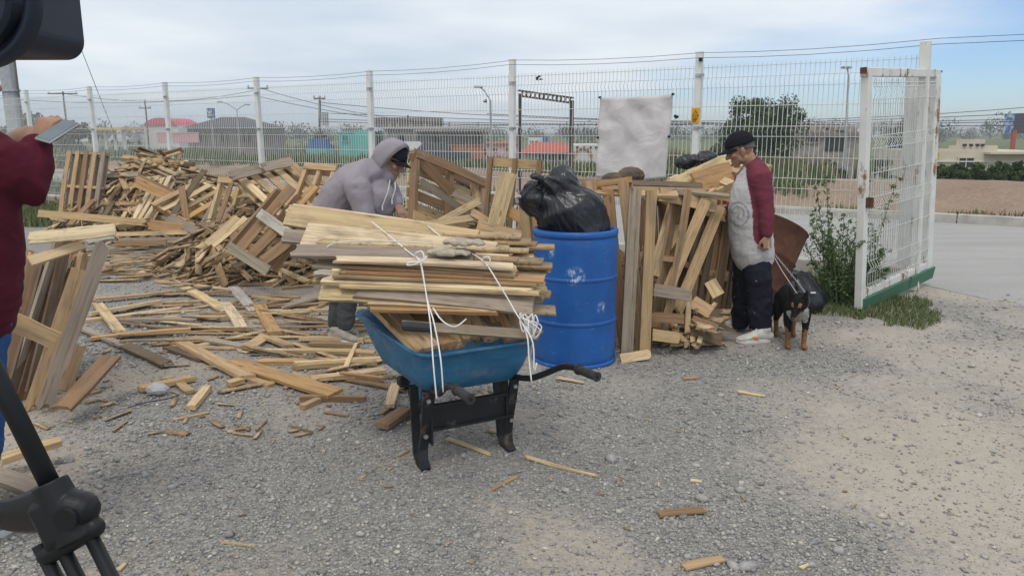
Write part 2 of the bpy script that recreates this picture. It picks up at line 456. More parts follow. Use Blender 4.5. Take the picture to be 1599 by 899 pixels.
def m_drum():
    m = NM('blue_drum_plastic', .42, 0, .4); v = m.coord(); n = m.noise(v, 3, 6, .6)
    c = m.ramp(n, [(.3, (.008, .075, .29)), (.7, (.016, .125, .42))])
    sc = m.noise(m.coord((5, 5, 22)), 3, 6, .7)                      # scuffs
    c = m.mix(m.math('MULTIPLY', m.ramp(sc, [(.60, 0.0), (.70, 1.0)]), .35), c, (.30, .38, .50))
    vs = m.noise(m.coord((30, 30, 3.0)), 1.2, 4, .6)                 # vertical runs
    c = m.mix(m.math('MULTIPLY', m.ramp(vs, [(.64, 0.0), (.70, 1.0)]), .30), c, (.012, .045, .16))
    # white paint scraps
    for p, r in (((-.02, -.295, .66), .075), ((.165, -.235, .435), .05), ((-.17, -.235, .80), .04)):
        tc_ = m.n('ShaderNodeTexCoord'); d = m.n('ShaderNodeVectorMath', operation='DISTANCE'); m.L(tc_.outputs['Object'], d.inputs[0]); d.inputs[1].default_value = p
        near = m.ramp(m.math('DIVIDE', d.outputs['Value'], r), [(.55, 1.0), (1.0, 0.0)])
        k = m.math('MULTIPLY', near, m.ramp(m.noise(m.coord((1, 1, .7)), 30, 6, .75), [(.47, 0.0), (.60, 1.0)]))
        c = m.mix(m.math('MULTIPLY', k, .8), c, (.52, .60, .70))
    m.color(c); m.rough(m.ramp(n, [(.3, .36), (.7, .55)])); m.bump(n, .12, .01); return m.m
MAT['drum'] = m_drum()
def m_rust():
    m = NM('rusted_steel', .85, .1, .2); v = m.coord(); n = m.noise(v, 4, 8, .7)
    m.color(m.ramp(n, [(.25, (.040, .020, .014)), (.5, (.10, .045, .028)), (.72, (.17, .085, .05))])); m.bump(n, .4, .006); return m.m
MAT['rust'] = m_rust()
def m_ground():
    m = NM('gravel_yard', .95, 0, .15); v = m.coord()
    a = m.n('ShaderNodeVertexColor', layer_name='dust'); se = m.n('ShaderNodeSeparateColor'); m.L(a.outputs[0], se.inputs[0])
    dust, warm = se.outputs[0], se.outputs[1]
    cell = m.n('ShaderNodeTexVoronoi'); cell.inputs['Scale'].default_value = 62; m.L(v, cell.inputs['Vector'])
    sc_ = m.n('ShaderNodeSeparateColor'); m.L(cell.outputs['Color'], sc_.inputs[0])
    st = m.ramp(sc_.outputs[0], [(0, (.20, .20, .205)), (.4, (.29, .293, .30)), (.8, (.365, .365, .365)), (1, (.46, .44, .41))])
    st = m.mix(m.ramp(cell.outputs['Distance'], [(.3, 0.0), (.75, 1.0)]), st, (.23, .22, .21))
    cell2 = m.n('ShaderNodeTexVoronoi'); cell2.inputs['Scale'].default_value = 190; m.L(v, cell2.inputs['Vector'])
    sc2 = m.n('ShaderNodeSeparateColor'); m.L(cell2.outputs['Color'], sc2.inputs[0])
    sand = m.ramp(m.noise(v, 5, 6, .65), [(.3, (.35, .33, .30)), (.7, (.46, .44, .405))])
    sand = m.mix(.38, sand, m.ramp(sc2.outputs[0], [(0, (.24, .22, .20)), (1, (.50, .47, .42))]))
    sandw = m.ramp(m.noise(v, 4, 5), [(.3, (.30, .25, .195)), (.7, (.40, .345, .28))])
    sand = m.mix(m.math('MULTIPLY', warm, .7), sand, sandw)
    k = m.math('ADD', dust, m.math('MULTIPLY', m.math('SUBTRACT', m.noise(v, 22, 5, .7), .5), 1.5))
    f = m.ramp(k, [(.22, 0.0), (.82, 1.0)])
    m.color(m.mix(1.0, m.mix(f, st, sand), (1.03, 1.0, .95), 'MULTIPLY'))
    h = m.math('ADD', m.math('MULTIPLY', m.math('SUBTRACT', 1.0, cell.outputs['Distance']), m.math('SUBTRACT', 1.0, m.math('MULTIPLY', f, .75))), m.math('MULTIPLY', m.noise(v, 130, 4), .35))
    m.bump(h, .9, .012); return m.m
MAT['ground'] = m_ground()
def m_road():
    m = NM('dusty_road', .95, 0, .15); v = m.coord(); 
    c = m.ramp(m.noise(m.coord((.5, 2.4, 1)), .8, 6, .6), [(.3, (.27, .265, .255)), (.7, (.38, .37, .35))])
    c = m.mix(.4, c, m.ramp(m.noise(v, 70, 4, .7), [(.3, (.20, .20, .20)), (.7, (.45, .44, .42))]))
    m.color(c); m.bump(m.noise(v, 90, 4), .4, .005); return m.m
MAT['road'] = m_road()
def m_dirt(name, lo, hi, green=None, gpos=.5):
    m = NM(name, .95, 0, .1); v = m.coord()
    c = m.ramp(m.noise(v, .9, 8, .65), [(.3, lo), (.7, hi)])
    c = m.mix(.35, c, m.ramp(m.noise(v, 14, 5, .7), [(.3, tuple(x * .6 for x in lo)), (.7, tuple(x * 1.2 for x in hi))]))
    if green: c = m.mix(m.ramp(m.noise(v, .7, 6, .6), [(gpos, 0.0), (gpos + .12, 1.0)]), c, green)
    m.color(c); m.bump(m.noise(v, 12, 6, .7), .7, .06); return m.m
MAT['bank'] = m_dirt('bank_earth', (.22, .16, .12), (.36, .27, .20))
MAT['field'] = m_dirt('field_grass', (.12, .13, .055), (.21, .20, .095), (.075, .105, .04), .45)
# ================================================================== SETTING
def dust_mask(x, y):
    """0 gravel .. 1 dusty sand, in world metres"""
    n = fbm(P3(x * .55 + 3, y * .55), 5); n2 = fbm(P3(x * 1.7 + 40, y * 1.7 + 11), 4)
    d = (n - .5) * 2.0 + (n2 - .5) * 1.1 + .40
    track = np.clip((x - 1.15 - .16 * (y - 2.2)) / 1.1, 0, 1) * np.clip((8.5 - y) / 2, 0, 1)       # worn sandy track on the gate side
    d = d + .36 * track
    lane = np.exp(-((x - (.95 - .85 * (y - 2.0))) / .32) ** 2) * np.clip((3.4 - y) / .8, 0, 1)         # pale wheel lane in front
    d = d + .45 * lane
    core = np.exp(-(((x - 1.0) / .75) ** 2 + ((y - 3.6) / 1.3) ** 2)); d = d - .40 * core              # deep blue gravel
    left = np.clip((-.6 - x) / 1.5, 0, 1) * np.clip((4.4 - y) / 1.5, 0, 1); d = d + .26 * left
    return np.clip(d, 0, 1)
def ground_z(x, y):
    z = .030 * (fbm(P3(x * .8, y * .8, 5.0), 3) - .5) + .016 * (fbm(P3(x * 4, y * 4, 9.0), 3) - .5)
    s, t = toST_np(x, y)
    return z * np.clip((.6 - t) / 1.0, 0, 1)
def toST_np(x, y):
    dx, dy = x - FO.x, y - FO.y
    return dx * FD.x + dy * FD.y, dx * FN.x + dy * FN.y
def grid_faces(nu, nv):
    i, j = np.meshgrid(np.arange(nu - 1), np.arange(nv - 1), indexing='ij'); a = (i * nv + j).ravel()
    return np.stack([a, a + nv, a + nv + 1, a + 1], 1)
def st_sheet(name, S, T, zf, mat, attr=None):
    s, t = np.meshgrid(S, T, indexing='ij'); s = s.ravel(); t = t.ravel()
    x = FO.x + FD.x * s + FN.x * t; y = FO.y + FD.y * s + FN.y * t
    z = zf(x, y, s, t)
    me = np_mesh(name, np.stack([x, y, z], 1), grid_faces(len(S), len(T)), True)
    if me.polygons[0].normal.z < 0: me.flip_normals()
    if attr:
        ca = me.color_attributes.new('dust', 'FLOAT_COLOR', 'POINT'); c = np.ones((len(x), 4), np.float32); c[:, :3] = attr(x, y); ca.data.foreach_set('color', c.ravel())
    return tag(link(name, me, mat), kind='structure')
def span(a, b, st): return list(np.arange(a, b, st))
Sg = span(-60, -16, 1.5) + span(-16, -7, .15) + span(-7, 6.5, .05) + span(6.5, 12, .2) + span(12, 61, 2)
Tg = span(-30, -9.5, 1.0) + span(-9.5, -3, .05) + span(-3, .9, .08)
def dust_attr(x, y):
    warm = np.clip(.32 + .9 * (fbm(P3(x * .5 + 9, y * .5 + 4), 3) - .5) + np.clip((-x + .6) / 2.5, 0, .6), 0, 1)
    return np.stack([dust_mask(x, y), warm, np.zeros_like(x)], 1)
st_sheet('ground', Sg, Tg, lambda x, y, s, t: ground_z(x, y), MAT['ground'], dust_attr)
# road beyond the fence, 4 mm proud, ragged near edge
def road_pts():
    S = np.array(span(-90, -12, 3) + span(-12, 14, .25) + span(14, 120, 3)); T = np.array([0.0, .5, 1, 2, 3, 4, 5, 6, 7.05])
    return S, T
S_, T_ = road_pts()
def road_z(x, y, s, t): return np.full_like(x, .006)
o = st_sheet('road', S_, T_, road_z, MAT['road'])
co = np.empty(len(o.data.vertices) * 3, np.float32); o.data.vertices.foreach_get('co', co); co = co.reshape(-1, len(T_), 3)
edge = .55 + .30 * (fbm(P3(S_ * .9, S_ * 0), 4) - .5) - 1.1 * np.clip((S_ - 2.2) / 1.5, 0, 1)
co[:, 0, 0] += FN.x * edge; co[:, 0, 1] += FN.y * edge; co[:, 0, 2] = .002
k = np.clip(edge + .25 - .5, 0, None); co[:, 1, 0] += FN.x * k; co[:, 1, 1] += FN.y * k
o.data.vertices.foreach_set('co', co.ravel()); o.data.update()
# kerb on the far side of the road, one mesh per stone length is beyond sight: a run of kerb stones
kb = []
for i in range(60):
    mb = MB(); s0 = -60 + i * 1.6
    mb.cbox((0, 0, 0), (1.58, .16, .22), .012, Matrix(((FD.x, FN.x, 0), (FD.y, FN.y, 0), (0, 0, 1))))
    kb.append((s0, mb))
kerb = tag(bpy.data.objects.new('kerb', None), kind='structure'); COL.objects.link(kerb)
for s0, mb in kb: 
    c = mb.build('kerb_stone', MAT['concrete'], kerb); c.location = ST(s0 + .8, 7.13, .045 + .012 * math.sin(s0 * 3))
# earth bank
def bank_z(x, y, s, t):
    n = fbm(P3(x * .5, y * .5, 3.0), 4) - .5
    up = np.clip((t - 7.7) / 1.7, 0, 1); up = up * up * (3 - 2 * up)
    dn = np.clip((t - 11) / 5, 0, 1); dn = dn * dn * (3 - 2 * dn)
    return .03 + .46 * up + n * .35 * up * (1 - dn) - 2.06 * dn
Sb = span(-120, -20, 2.5) + span(-20, 16, .22) + span(16, 140, 3)
Tb = span(7.2, 11.2, .2) + span(11.2, 16.6, .6)
st_sheet('embankment', Sb, Tb, bank_z, MAT['bank'])
def field_z(x, y, s, t):
    r = np.hypot(x, y)
    return -1.58 + 1.1 * np.clip((r - 90) / 110, 0, 1) + .12 * (fbm(P3(x * .15, y * .15), 3) - .5)
st_sheet('field', span(-3000, -200, 280) + span(-200, 200, 4) + span(200, 3001, 280), span(15.6, 140, 3) + span(140, 300, 20) + span(300, 3600, 300), field_z, MAT['field'])

# ---- small loose stones: nobody could count them
def scatter_px(n, x0, x1, y0, y1, power=1.0):
    px = rng.uniform(x0, x1, n); py = y0 + (y1 - y0) * rng.random(n) ** power
    a = (px - 799.5) / F; b = (449.5 - py) / F
    dy = cp + b * sp; dz = -sp + b * cp; k = -ZC / dz
    return a * k, dy * k
ICO = bmesh.new(); bmesh.ops.create_icosphere(ICO, subdivisions=1, radius=1)
ICOV = np.array([v.co[:] for v in ICO.verts]); ICOF = np.array([[v.index for v in f.verts] for f in ICO.faces]); ICO.free()
OCV = np.array([(1, 0, 0), (-1, 0, 0), (0, 1, 0), (0, -1, 0), (0, 0, 1), (0, 0, -1)], float); OCF = np.array([(0, 2, 4), (2, 1, 4), (1, 3, 4), (3, 0, 4), (2, 0, 5), (1, 2, 5), (3, 1, 5), (0, 3, 5)])
def rot_z(n):
    a = rng.uniform(0, 6.283, n); c, s = np.cos(a), np.sin(a); z = np.zeros(n); o1 = np.ones(n)
    return np.stack([np.stack([c, -s, z], 1), np.stack([s, c, z], 1), np.stack([z, z, o1], 1)], 1)
def blobs(name, P, size, flat, base=(ICOV, ICOF), jit=.28, sink=.25):
    n = len(P); V0, F0 = base; m = len(V0)
    V = V0[None] * (1 + rng.uniform(-jit, jit, (n, m, 1)))
    sc = np.stack([size * rng.uniform(.75, 1.35, n), size * rng.uniform(.7, 1.0, n), size * flat], 1)
    V = V * sc[:, None]; V = np.einsum('nij,nmj->nmi', rot_z(n), V)
    P = P.copy(); P[:, 2] += sc[:, 2] * (1 - 2 * sink)
    V = V + P[:, None]; Fc = F0[None] + (np.arange(n) * m)[:, None, None]
    return np_mesh(name, V.reshape(-1, 3), Fc.reshape(-1, F0.shape[1]))
def keep_ground(x, y, thr, soft):
    s, t = toST_np(x, y); d = dust_mask(x, y)
    p = np.clip((thr - d) / soft, .16, 1)
    return (rng.random(len(x)) < p) & (t < .25) & (y > .4)
x, y = scatter_px(112000, -60, 1660, 395, 960, .85); k = keep_ground(x, y, .72, .55); x, y = x[k], y[k]
r = np.hypot(x, y); size = np.clip(rng.lognormal(math.log(.0046), .45, len(x)), .0028, .018) * np.clip(r / 4.2, .85, 1.6)
tag(link('gravel', blobs('gravel', np.stack([x, y, ground_z(x, y)], 1), size, rng.uniform(.45, .8, len(x)), (OCV, OCF)), MAT['stone']), kind='stuff')
x, y = scatter_px(2000, -60, 1660, 420, 960, .75); k = keep_ground(x, y, .75, .5); x, y = x[k], y[k]
size = np.clip(rng.lognormal(math.log(.0108), .34, len(x)), .006, .024)
tag(link('pebbles', blobs('pebbles', np.stack([x, y, ground_z(x, y)], 1), size, rng.uniform(.35, .7, len(x)), jit=.34), MAT['stone']), kind='stuff')

# ---- grass blades
def blades(name, P, h, w, mat, lean=.35, per=1):
    n = len(P); a = rng.uniform(0, 6.283, n); c, s = np.cos(a), np.sin(a)
    la = rng.uniform(0, 6.283, n); lr = np.abs(rng.normal(0, lean, n)) * h
    wv = np.stack([c * w, s * w, np.zeros(n)], 1) / 2
    tip = P + np.stack([np.cos(la) * lr, np.sin(la) * lr, h], 1); mid = P + np.stack([np.cos(la) * lr * .35, np.sin(la) * lr * .35, h * .55], 1)
    V = np.stack([P - wv, P + wv, mid + wv * .8, tip, mid - wv * .8], 1).reshape(-1, 3)
    b = np.arange(n)[:, None] * 5
    Fq = np.concatenate([b + np.array([[0, 1, 2]]), b + np.array([[0, 2, 4]]), b + np.array([[4, 2, 3]])], 0)
    return tag(link(name, np_mesh(name, V, Fq), mat), kind='stuff')
def grass_st(name, n, s0, s1, t0, t1, h, w, mat, clump=.5, lean=.35, zf=None, cs=.35):
    s = rng.uniform(s0, s1, n); t = rng.uniform(t0, t1, n)
    edge = np.clip(np.minimum(np.minimum(s - s0, s1 - s), np.minimum(t - t0, t1 - t)) / (.38 * min(s1 - s0, t1 - t0)), 0, 1)
    k = fbm(P3(s * cs * 3, t * cs * 3), 4) > clump + .40 * (1 - edge) ** 1.5; s, t = s[k], t[k]
    x = FO.x + FD.x * s + FN.x * t; y = FO.y + FD.y * s + FN.y * t
    z = zf(x, y, s, t) if zf else ground_z(x, y)
    hh = h * rng.uniform(.4, 1.25, len(x)) * (.6 + .8 * fbm(P3(s * .9, t * .9), 2))
    return blades(name, np.stack([x, y, z], 1), hh, w, mat, lean)
grass_st('grass_by_gate', 17000, .3, 2.9, -2.0, -.05, .06, .008, MAT['grass'], .40, .6)
grass_st('weeds_by_gate', 5200, .6, 2.7, -1.5, .0, .17, .012, MAT['grass'], .48, .4)
grass_st('grass_by_far_heap', 9000, -15, -8.2, -2.6, -.1, .24, .022, MAT['grass'], .42, .4)
grass_st('fence_line_grass', 22000, -22, -2.2, .25, 2.4, .42, .022, MAT['grass'], .40, .35)
grass_st('verge_grass', 11000, -20, 14, 7.3, 8.3, .16, .04, MAT['dry_grass'], .50, .5, bank_z)
grass_st('bank_grass', 34000, -42, 0, 7.9, 13, .34, .05, MAT['grass'], .35, .35, bank_z)
grass_st('tall_field_grass', 60000, -60, 0, 12, 34, .55, .07, MAT['grass'], .40, .3, lambda x, y, s, t: np.where(t < 16, bank_z(x, y, s, t), field_z(x, y, s, t)))
grass_st('dry_grass_strip', 9000, -6, -.2, 10.6, 14, .6, .05, MAT['dry_grass'], .40, .3, bank_z)
grass_st('far_field_grass', 40000, -120, 30, 34, 90, .7, .2, MAT['grass'], .42, .3, field_z)

# ================================================================== FENCE
M_st = Matrix(((FD.x, FN.x, 0), (FD.y, FN.y, 0), (0, 0, 1)))
SP = 2.55; POSTS = [-SP * k for k in range(11)]; S_END = 2.42
kw = MB(); kw.cbox((0, 0, 0), (32.0, .20, .44), .012, M_st)
kw_o = kw.build('footing_wall', MAT['concrete']); kw_o.location = ST(S_END - 16.0 - .1, .03, .02)
tag(kw_o, 'low grey concrete footing wall under the white wire fence', 'wall')
fence = empty('wire_fence', ST(0, 0), 'long white welded wire fence on square posts behind the wood heaps', 'fence')
def child(o, parent, loc): o.parent = parent; o.location = Vector(loc) - parent.location; return o
for k, s in enumerate(POSTS):
    h = 2.50 + (.04 if k == 1 else 0)
    c = MB().cbox((0, 0, h / 2), (.075, .075, h), .006, M_st).box((0, 0, h + .004), (.085, .085, .012), M_st).build('post', MAT['white'], fence)
    c.location = ST(s, 0) - fence.location
    for z in (1.0, 1.66, 2.25):
        b = MB().box((0, -.045, z), (.10, .02, .035), M_st).box((.0, -.062, z), (.02, .02, .02), M_st).build('clamp', MAT['steel'], c)
pr = MB().cbox((0, 0, 1.245), (.095, .095, 2.49), .006, M_st).build('post', MAT['white_rust'], fence)
pr.rotation_euler = (0, R(-3.2), 0); pr['label'] = 'tall rust streaked end post'; pr.location = ST(S_END, 0) - fence.location
def wire_panel(L, z0, z1, folds, pitch=.05, rad=.0040, dep=.032, hw=None):
    """welded wire panel: x along, y depth, z up"""
    st = [(0, z0)]
    for f in folds: st += [(0, f - .055), (-dep, f), (0, f + .055)]
    st += [(0, z1)]
    st = np.array(st); n = int(L / pitch); xs = (np.arange(n) + .5) * L / n; m = len(st)
    ang = np.array([0, 2.094, 4.188]); ring = np.stack([np.cos(ang), np.sin(ang)], 1) * rad
    V = np.zeros((n, m, 3, 3)); V[..., 0] = xs[:, None, None] + ring[None, None, :, 0]
    V[..., 1] = st[None, :, None, 0] + ring[None, None, :, 1]; V[..., 2] = st[None, :, None, 1]
    V[:, :, :, 0] += rng.normal(0, .0018, (n, m))[:, :, None]; V[:, :, :, 1] += rng.normal(0, .0016, (n, m))[:, :, None]
    V = V.reshape(-1, 3); Fs = []
    base = (np.arange(n) * m * 3)[:, None] + (np.arange(m - 1) * 3)[None]; base = base.ravel()
    for a in range(3):
        b = (a + 1) % 3; Fs.append(np.stack([base + a, base + b, base + b + 3, base + a + 3], 1))
    Fc = np.concatenate(Fs)
    hs = []
    for f in folds: hs += [(0, f - .055), (0, f + .055)]
    for z in (hw or []): hs.append((0, z))
    hs += [(0, z0 + .04), (0, z1 - .03)]
    for (yy, z) in hs:
        o = len(V); sag = 0
        q = np.array([[xx, yy - .005 + math.cos(t) * rad, z + math.sin(t) * rad] for xx in (0, L) for t in ang]); V = np.concatenate([V, q])
        Fc = np.concatenate([Fc, np.array([[o + a, o + (a + 1) % 3, o + 3 + (a + 1) % 3, o + 3 + a] for a in range(3)])])
    return np_mesh('wire_panel', V, Fc)
wp = [wire_panel(SP - .06, .26, 2.36, (.50, 1.06, 1.62, 2.16), hw=(.78, 1.34, 1.90)) for _ in range(3)]
rz = math.atan2(FD.y, FD.x)
for k, s in enumerate(POSTS[1:]):
    c = link('wire_panel', wp[k % 3], MAT['white'], fence); c.location = ST(s + .03, -.02) - fence.location; c.rotation_euler.z = rz
c = link('wire_panel', wire_panel(S_END - .1, .26, 2.36, (.50, 1.06, 1.62, 2.16), hw=(.78, 1.34, 1.90)), MAT['white'], fence); c.location = ST(.04, -.02) - fence.location; c.rotation_euler.z = rz
# guard wires running over the post tops
for z, t in ((2.505, .05), (2.44, -.06)):
    pts = [ST(s, t, z + (.04 if abs(s + SP) < .1 else 0)) for s in POSTS[::-1]] + [ST(2.4, t, z + .01), ST(9, t, z + .03)]
    full = []
    for a, b in zip(pts, pts[1:]):
        full += [a.lerp(b, q) - Vector((0, 0, .03 * 4 * q * (1 - q))) for q in (0, .25, .5, .75)]
    tag(MB().tube(full + [pts[-1]], .0026, 4).build('guard_wire', MAT['cable'], None), 'thin dark guard wire strung %s over the fence posts' % ('on the street side' if t > 0 else 'on the yard side'), 'wire')
# insulator hooks on one post
c = MB()
for t, z in ((.055, 2.47), (-.055, 2.42)): c.box((0, t, z), (.03, .05, .04), M_st)
c.build('wire_hook', MAT['black_plastic'], fence).location = ST(0, 0) - fence.location

# banner, warning plate
def banner():
    a, b = W(935, 153, 9.72), W(1048, 149, 9.18); n, m = 26, 30
    sa = toST(a)[0]; sb = toST(b)[0]; ztop, zbot = 2.03, 1.06
    s0, s1 = sa, sb; V = []; Fc = []
    for i in range(n + 1):
        for j in range(m + 1):
            u, v = i / n, j / m
            s = s0 + (s1 - s0) * (u * (1 - .05 * v) + (.0 if v < .5 else 0)) - .01 * v; z = ztop - .012 * math.sin(u * 3.1) + .015 * u - (ztop - zbot) * v - .02 * math.sin(u * math.pi) * v
            d = -.055 - .03 * math.sin(u * 9 + v * 2) * v - .012 * math.sin((u - v) * 14) * (1 - v) - .035 * fbm(np.array([[u * 4, v * 5, 2.0]]), 3)[0] - .02 * v
            V.append(ST(s, d, z))
    for i in range(n):
        for j in range(m): Fc.append((i * (m + 1) + j, (i + 1) * (m + 1) + j, (i + 1) * (m + 1) + j + 1, i * (m + 1) + j + 1))
    cen = ST((s0 + s1) / 2, -.06, 1.5)
    e = empty('banner', cen, 'plain white cloth banner tied onto the wire fence', 'banner')
    mb = MB().add([p - cen for p in V], Fc); sh = mb.build('cloth', MAT['banner'], e, smooth=True); so = sh.modifiers.new('thick', 'SOLIDIFY'); so.thickness = .002
    for q in ((0, 0), (n, 0), (0, m // 2), (n, m // 2)):
        p = V[q[0] * (m + 1) + q[1]] - cen; MB().box(p, (.025, .03, .025), M_st).build('tie', MAT['black_plastic'], e)
banner()
def warn_plate():
    p = ST(0, -.052, 1.80); e = empty('warning_sign', p, 'small yellow warning plate with black triangle on a white fence post', 'sign')
    y = paint('sign_yellow', (.72, .36, .02), rough=.5); k = MAT['black_plastic']; Z = Matrix.Rotation(rz, 4, 'Z').to_3x3()
    def q(name, m, pts, d):
        mb = MB().add([Z @ Vector((a, d, b)) for a, b in pts] + [Z @ Vector((a, d - .002, b)) for a, b in pts], [tuple(range(len(pts))), tuple(len(pts) + i for i in range(len(pts)))[::-1]] + [(i, i + len(pts), (i + 1) % len(pts) + len(pts), (i + 1) % len(pts)) for i in range(len(pts))])
        return mb.build(name, m, e, fix=True)
    q('plate', y, [(-.05, -.085), (.05, -.085), (.05, .085), (-.05, .085)], 0)
    q('triangle', k, [(-.04, -.01), (.04, -.01), (0, .065)], -.004); q('triangle_field', y, [(-.028, -.003), (.028, -.003), (0, .052)], -.008)
    q('bolt_mark', k, [(-.004, .002), (.006, .016), (.001, .018), (.006, .038), (-.006, .018), (-.001, .016)], -.012)
    for i in range(3): q('text_line', k, [(-.035, -.035 - i * .017), (.03 - i * .01, -.035 - i * .017), (.03 - i * .01, -.028 - i * .017), (-.035, -.028 - i * .017)], -.004)
warn_plate()
# bits of rubbish caught in the wire
for i, (px, py, lab) in enumerate(((761, 158, 'grey rag scrap snagged in the fence wire beside the banner-free bay'), (843, 122, 'small dark scrap snagged in the fence wire above the brown metal frame'), (1058, 182, 'black plastic scrap snagged in the wire next to the yellow warning plate'))):
    d = ray(px, py); p0 = Vector((0, 0, ZC)); tt = (FO - p0).dot(FN) / d.dot(FN); p = p0 + d * tt - FN * .03
    mb = MB()
    for j in range(4): mb.ell(p + Vector((random.uniform(-.03, .03), 0, random.uniform(-.02, .02))), (random.uniform(.01, .03), .012, random.uniform(.008, .02)), n=7, m=5)
    tag(mb.build('scrap', MAT['black_plastic']), lab.replace(' beside the banner-free bay', ' over the grey block house'), 'scrap')

# ---- gate leaf standing open
def gate():
    a = G(1342, 486); b = G(1444, 447); d = (b - a); L = d.length; rot = math.atan2(d.y, d.x)
    e = empty('gate_leaf', a, 'white wire gate leaf standing open with rust streaked frame', 'gate'); e.rotation_mode = 'QUATERNION'; e.rotation_quaternion = Matrix.Rotation(R(-3.4), 3, 'Y').to_quaternion() @ Matrix.Rotation(rot, 3, 'Z').to_quaternion()
    H = 2.07
    MB().cbox((0, 0, H / 2 + .03), (.085, .07, H), .005).build('stile', MAT['white_rust'], e)
    MB().cbox((L, 0, H / 2 + .03), (.13, .08, H), .005).build('stile', MAT['white_rust'], e)
    MB().cbox((L / 2, 0, H + .055), (L + .13, .07, .075), .005).build('rail', MAT['white_rust'], e)
    MB().cbox((L / 2, 0, .16), (L - .1, .06, .07), .005).build('rail', MAT['white_rust'], e)
    MB().box((-.06, 0, H + .07), (.05, .05, .05)).build('hinge_stub', MAT['rust'], e)
    MB().box((L + .11, 0, H + .075), (.10, .03, .02)).build('hinge_stub', MAT['rust'], e)
    pn = link('wire_panel', wire_panel(L - .12, .2, H, (.40, .98, 1.52, 1.95), pitch=.055, hw=(.7, 1.25)), MAT['white'], e); pn.location = (.06, -.03, 0)
    MB().cbox((L * .42, -.03, .065), (L * .86, .025, .12), .004, Matrix.Rotation(.15, 3, 'X')).build('kick_board', MAT['green_rust'], e)
    MB().cbox((L * .86, -.04, .07), (L * .40, .025, .13), .004, Matrix.Rotation(.2, 3, 'X')).build('kick_board', MAT['green_rust'], e)
    MB().box((.0, -.06, 1.0), (.05, .05, .09)).build('latch', MAT['rust'], e)
    p2 = b + Vector((-.11, .25, 0))
    tag(MB().cbox((0, 0, 1.12), (.10, .10, 2.24), .006).build('gate_post', MAT['white_rust'], origin=None), 'square white rust streaked post just behind the open gate leaf', 'post'); gp = bpy.data.objects['gate_post']; gp.location = p2; gp.rotation_euler = (0, R(-3.2), 0)
gate()

# ================================================================== BEYOND THE FENCE
def bx_at(x0, x1, yt, yb, Y, depth=4.0, zb=None):
    a = W(x0, yt, Y); b = W(x1, yb, Y); z0 = b.z if zb is None else zb
    return a.x, b.x, z0, a.z
def house(name, label, cat, x0, x1, yt, Y, wall, depth=6, zb=-1.7, windows=(), doors=(), roof=None, roof_over=.25, parapet=0, extra=None):
    X0, X1, z0, z1 = bx_at(x0, x1, yt, 240, Y, zb=zb)
    e = empty(name, ((X0 + X1) / 2, Y, zb), label, cat)
    def loc(px, py): p = W(px, py, Y); return p.x - e.location.x, p.z - zb
    w, h = X1 - X0, z1 - z0
    MB().box((0, depth / 2, h / 2), (w, depth, h)).build('wall', wall, e)
    if roof: MB().box((0, depth / 2, h + .1), (w + 2 * roof_over, depth + 2 * roof_over, .2)).build('roof', roof, e)
    for (a, b, c, d) in windows:
        p, q = loc(a, b), loc(c, d); cxx, czz = (p[0] + q[0]) / 2, (p[1] + q[1]) / 2; ww, hh = abs(q[0] - p[0]), abs(p[1] - q[1])
        f = MB().box((0, 0, hh / 2 + .04), (ww + .16, .12, .08)).box((0, 0, -hh / 2 - .04), (ww + .2, .16, .08)).box((-ww / 2 - .04, 0, 0), (.08, .12, hh)).box((ww / 2 + .04, 0, 0), (.08, .12, hh)).box((0, 0, 0), (.05, .08, hh)).build('window', wall, e); f.location = (cxx, -.03, czz)
        g = MB().box((0, -.012, 0), (ww, .03, hh)).build('pane', MAT['glass_dark'], f)
    for (a, b, c, d) in doors:
        p, q = loc(a, b), loc(c, d); cxx, czz = (p[0] + q[0]) / 2, (p[1] + q[1]) / 2; ww, hh = abs(q[0] - p[0]), abs(p[1] - q[1])
        MB().box((cxx, -.02, czz), (ww, .06, hh)).build('door', MAT['glass_dark'], e)
    if extra: extra(e, loc, w, h)
    return e
turq = paint('turquoise_wall', (.13, .46, .42)); grey_w = paint('grey_block_wall', (.25, .24, .235), var=.2); slab = paint('slab', (.33, .31, .29))
cream = paint('cream_wall', (.56, .50, .40)); white_w = paint('white_wall', (.62, .61, .58)); redroof = paint('red_roof', (.40, .09, .055)); orange_w = paint('orange_wall', (.38, .17, .09))
pink_w = paint('pink_wall', (.60, .36, .36)); pinkroof = paint('pink_roof', (.50, .06, .10)); dark_roof = paint('dark_roof', (.07, .07, .08)); stone_w = paint('brown_stone_wall', (.19, .165, .145), var=.3)
blue_p = paint('blue_paint', (.05, .14, .34)); yellow_p = paint('yellow_paint', (.62, .36, .03)); ruin_w = paint('ruin_stone', (.30, .26, .235), var=.3, scale=2)
def turq_extra(e, loc, w, h):
    a = loc(556, 205); MB().box((a[0] + .6, -.25, h / 2 + .05), (1.3, .6, h + .1)).build('wall', turq, e); MB().box((0, -.02, h - .08), (w, .1, .12)).build('cornice', turq, e)
house('house', 'turquoise house with three small dark windows across the field', 'house', 528, 582, 205.5, 62, turq, windows=((536, 212, 543, 220), (555, 212, 561, 221), (566, 211, 572, 222)), extra=turq_extra)
def grey_extra(e, loc, w, h):
    for px in (606, 618, 640, 662, 700, 745):
        p = loc(px, 198); MB().box((p[0], 1.0, h + .3), (.16, .16, .5)).build('roof_stub', slab, e)
    for px in (603, 648, 690, 752):
        p = loc(px, 210); MB().box((p[0], -.07, h / 2), (.28, .12, h)).build('pillar', slab, e)
    p = loc(630, 197); MB().box((p[0], 2.6, h + .55), (5.6, 3, .75)).build('rooftop_room', stone_w, e)
    a = loc(720, 202); MB().box((a[0] , -.9, h - .1), (7.0, 1.8, .14)).build('canopy', slab, e)
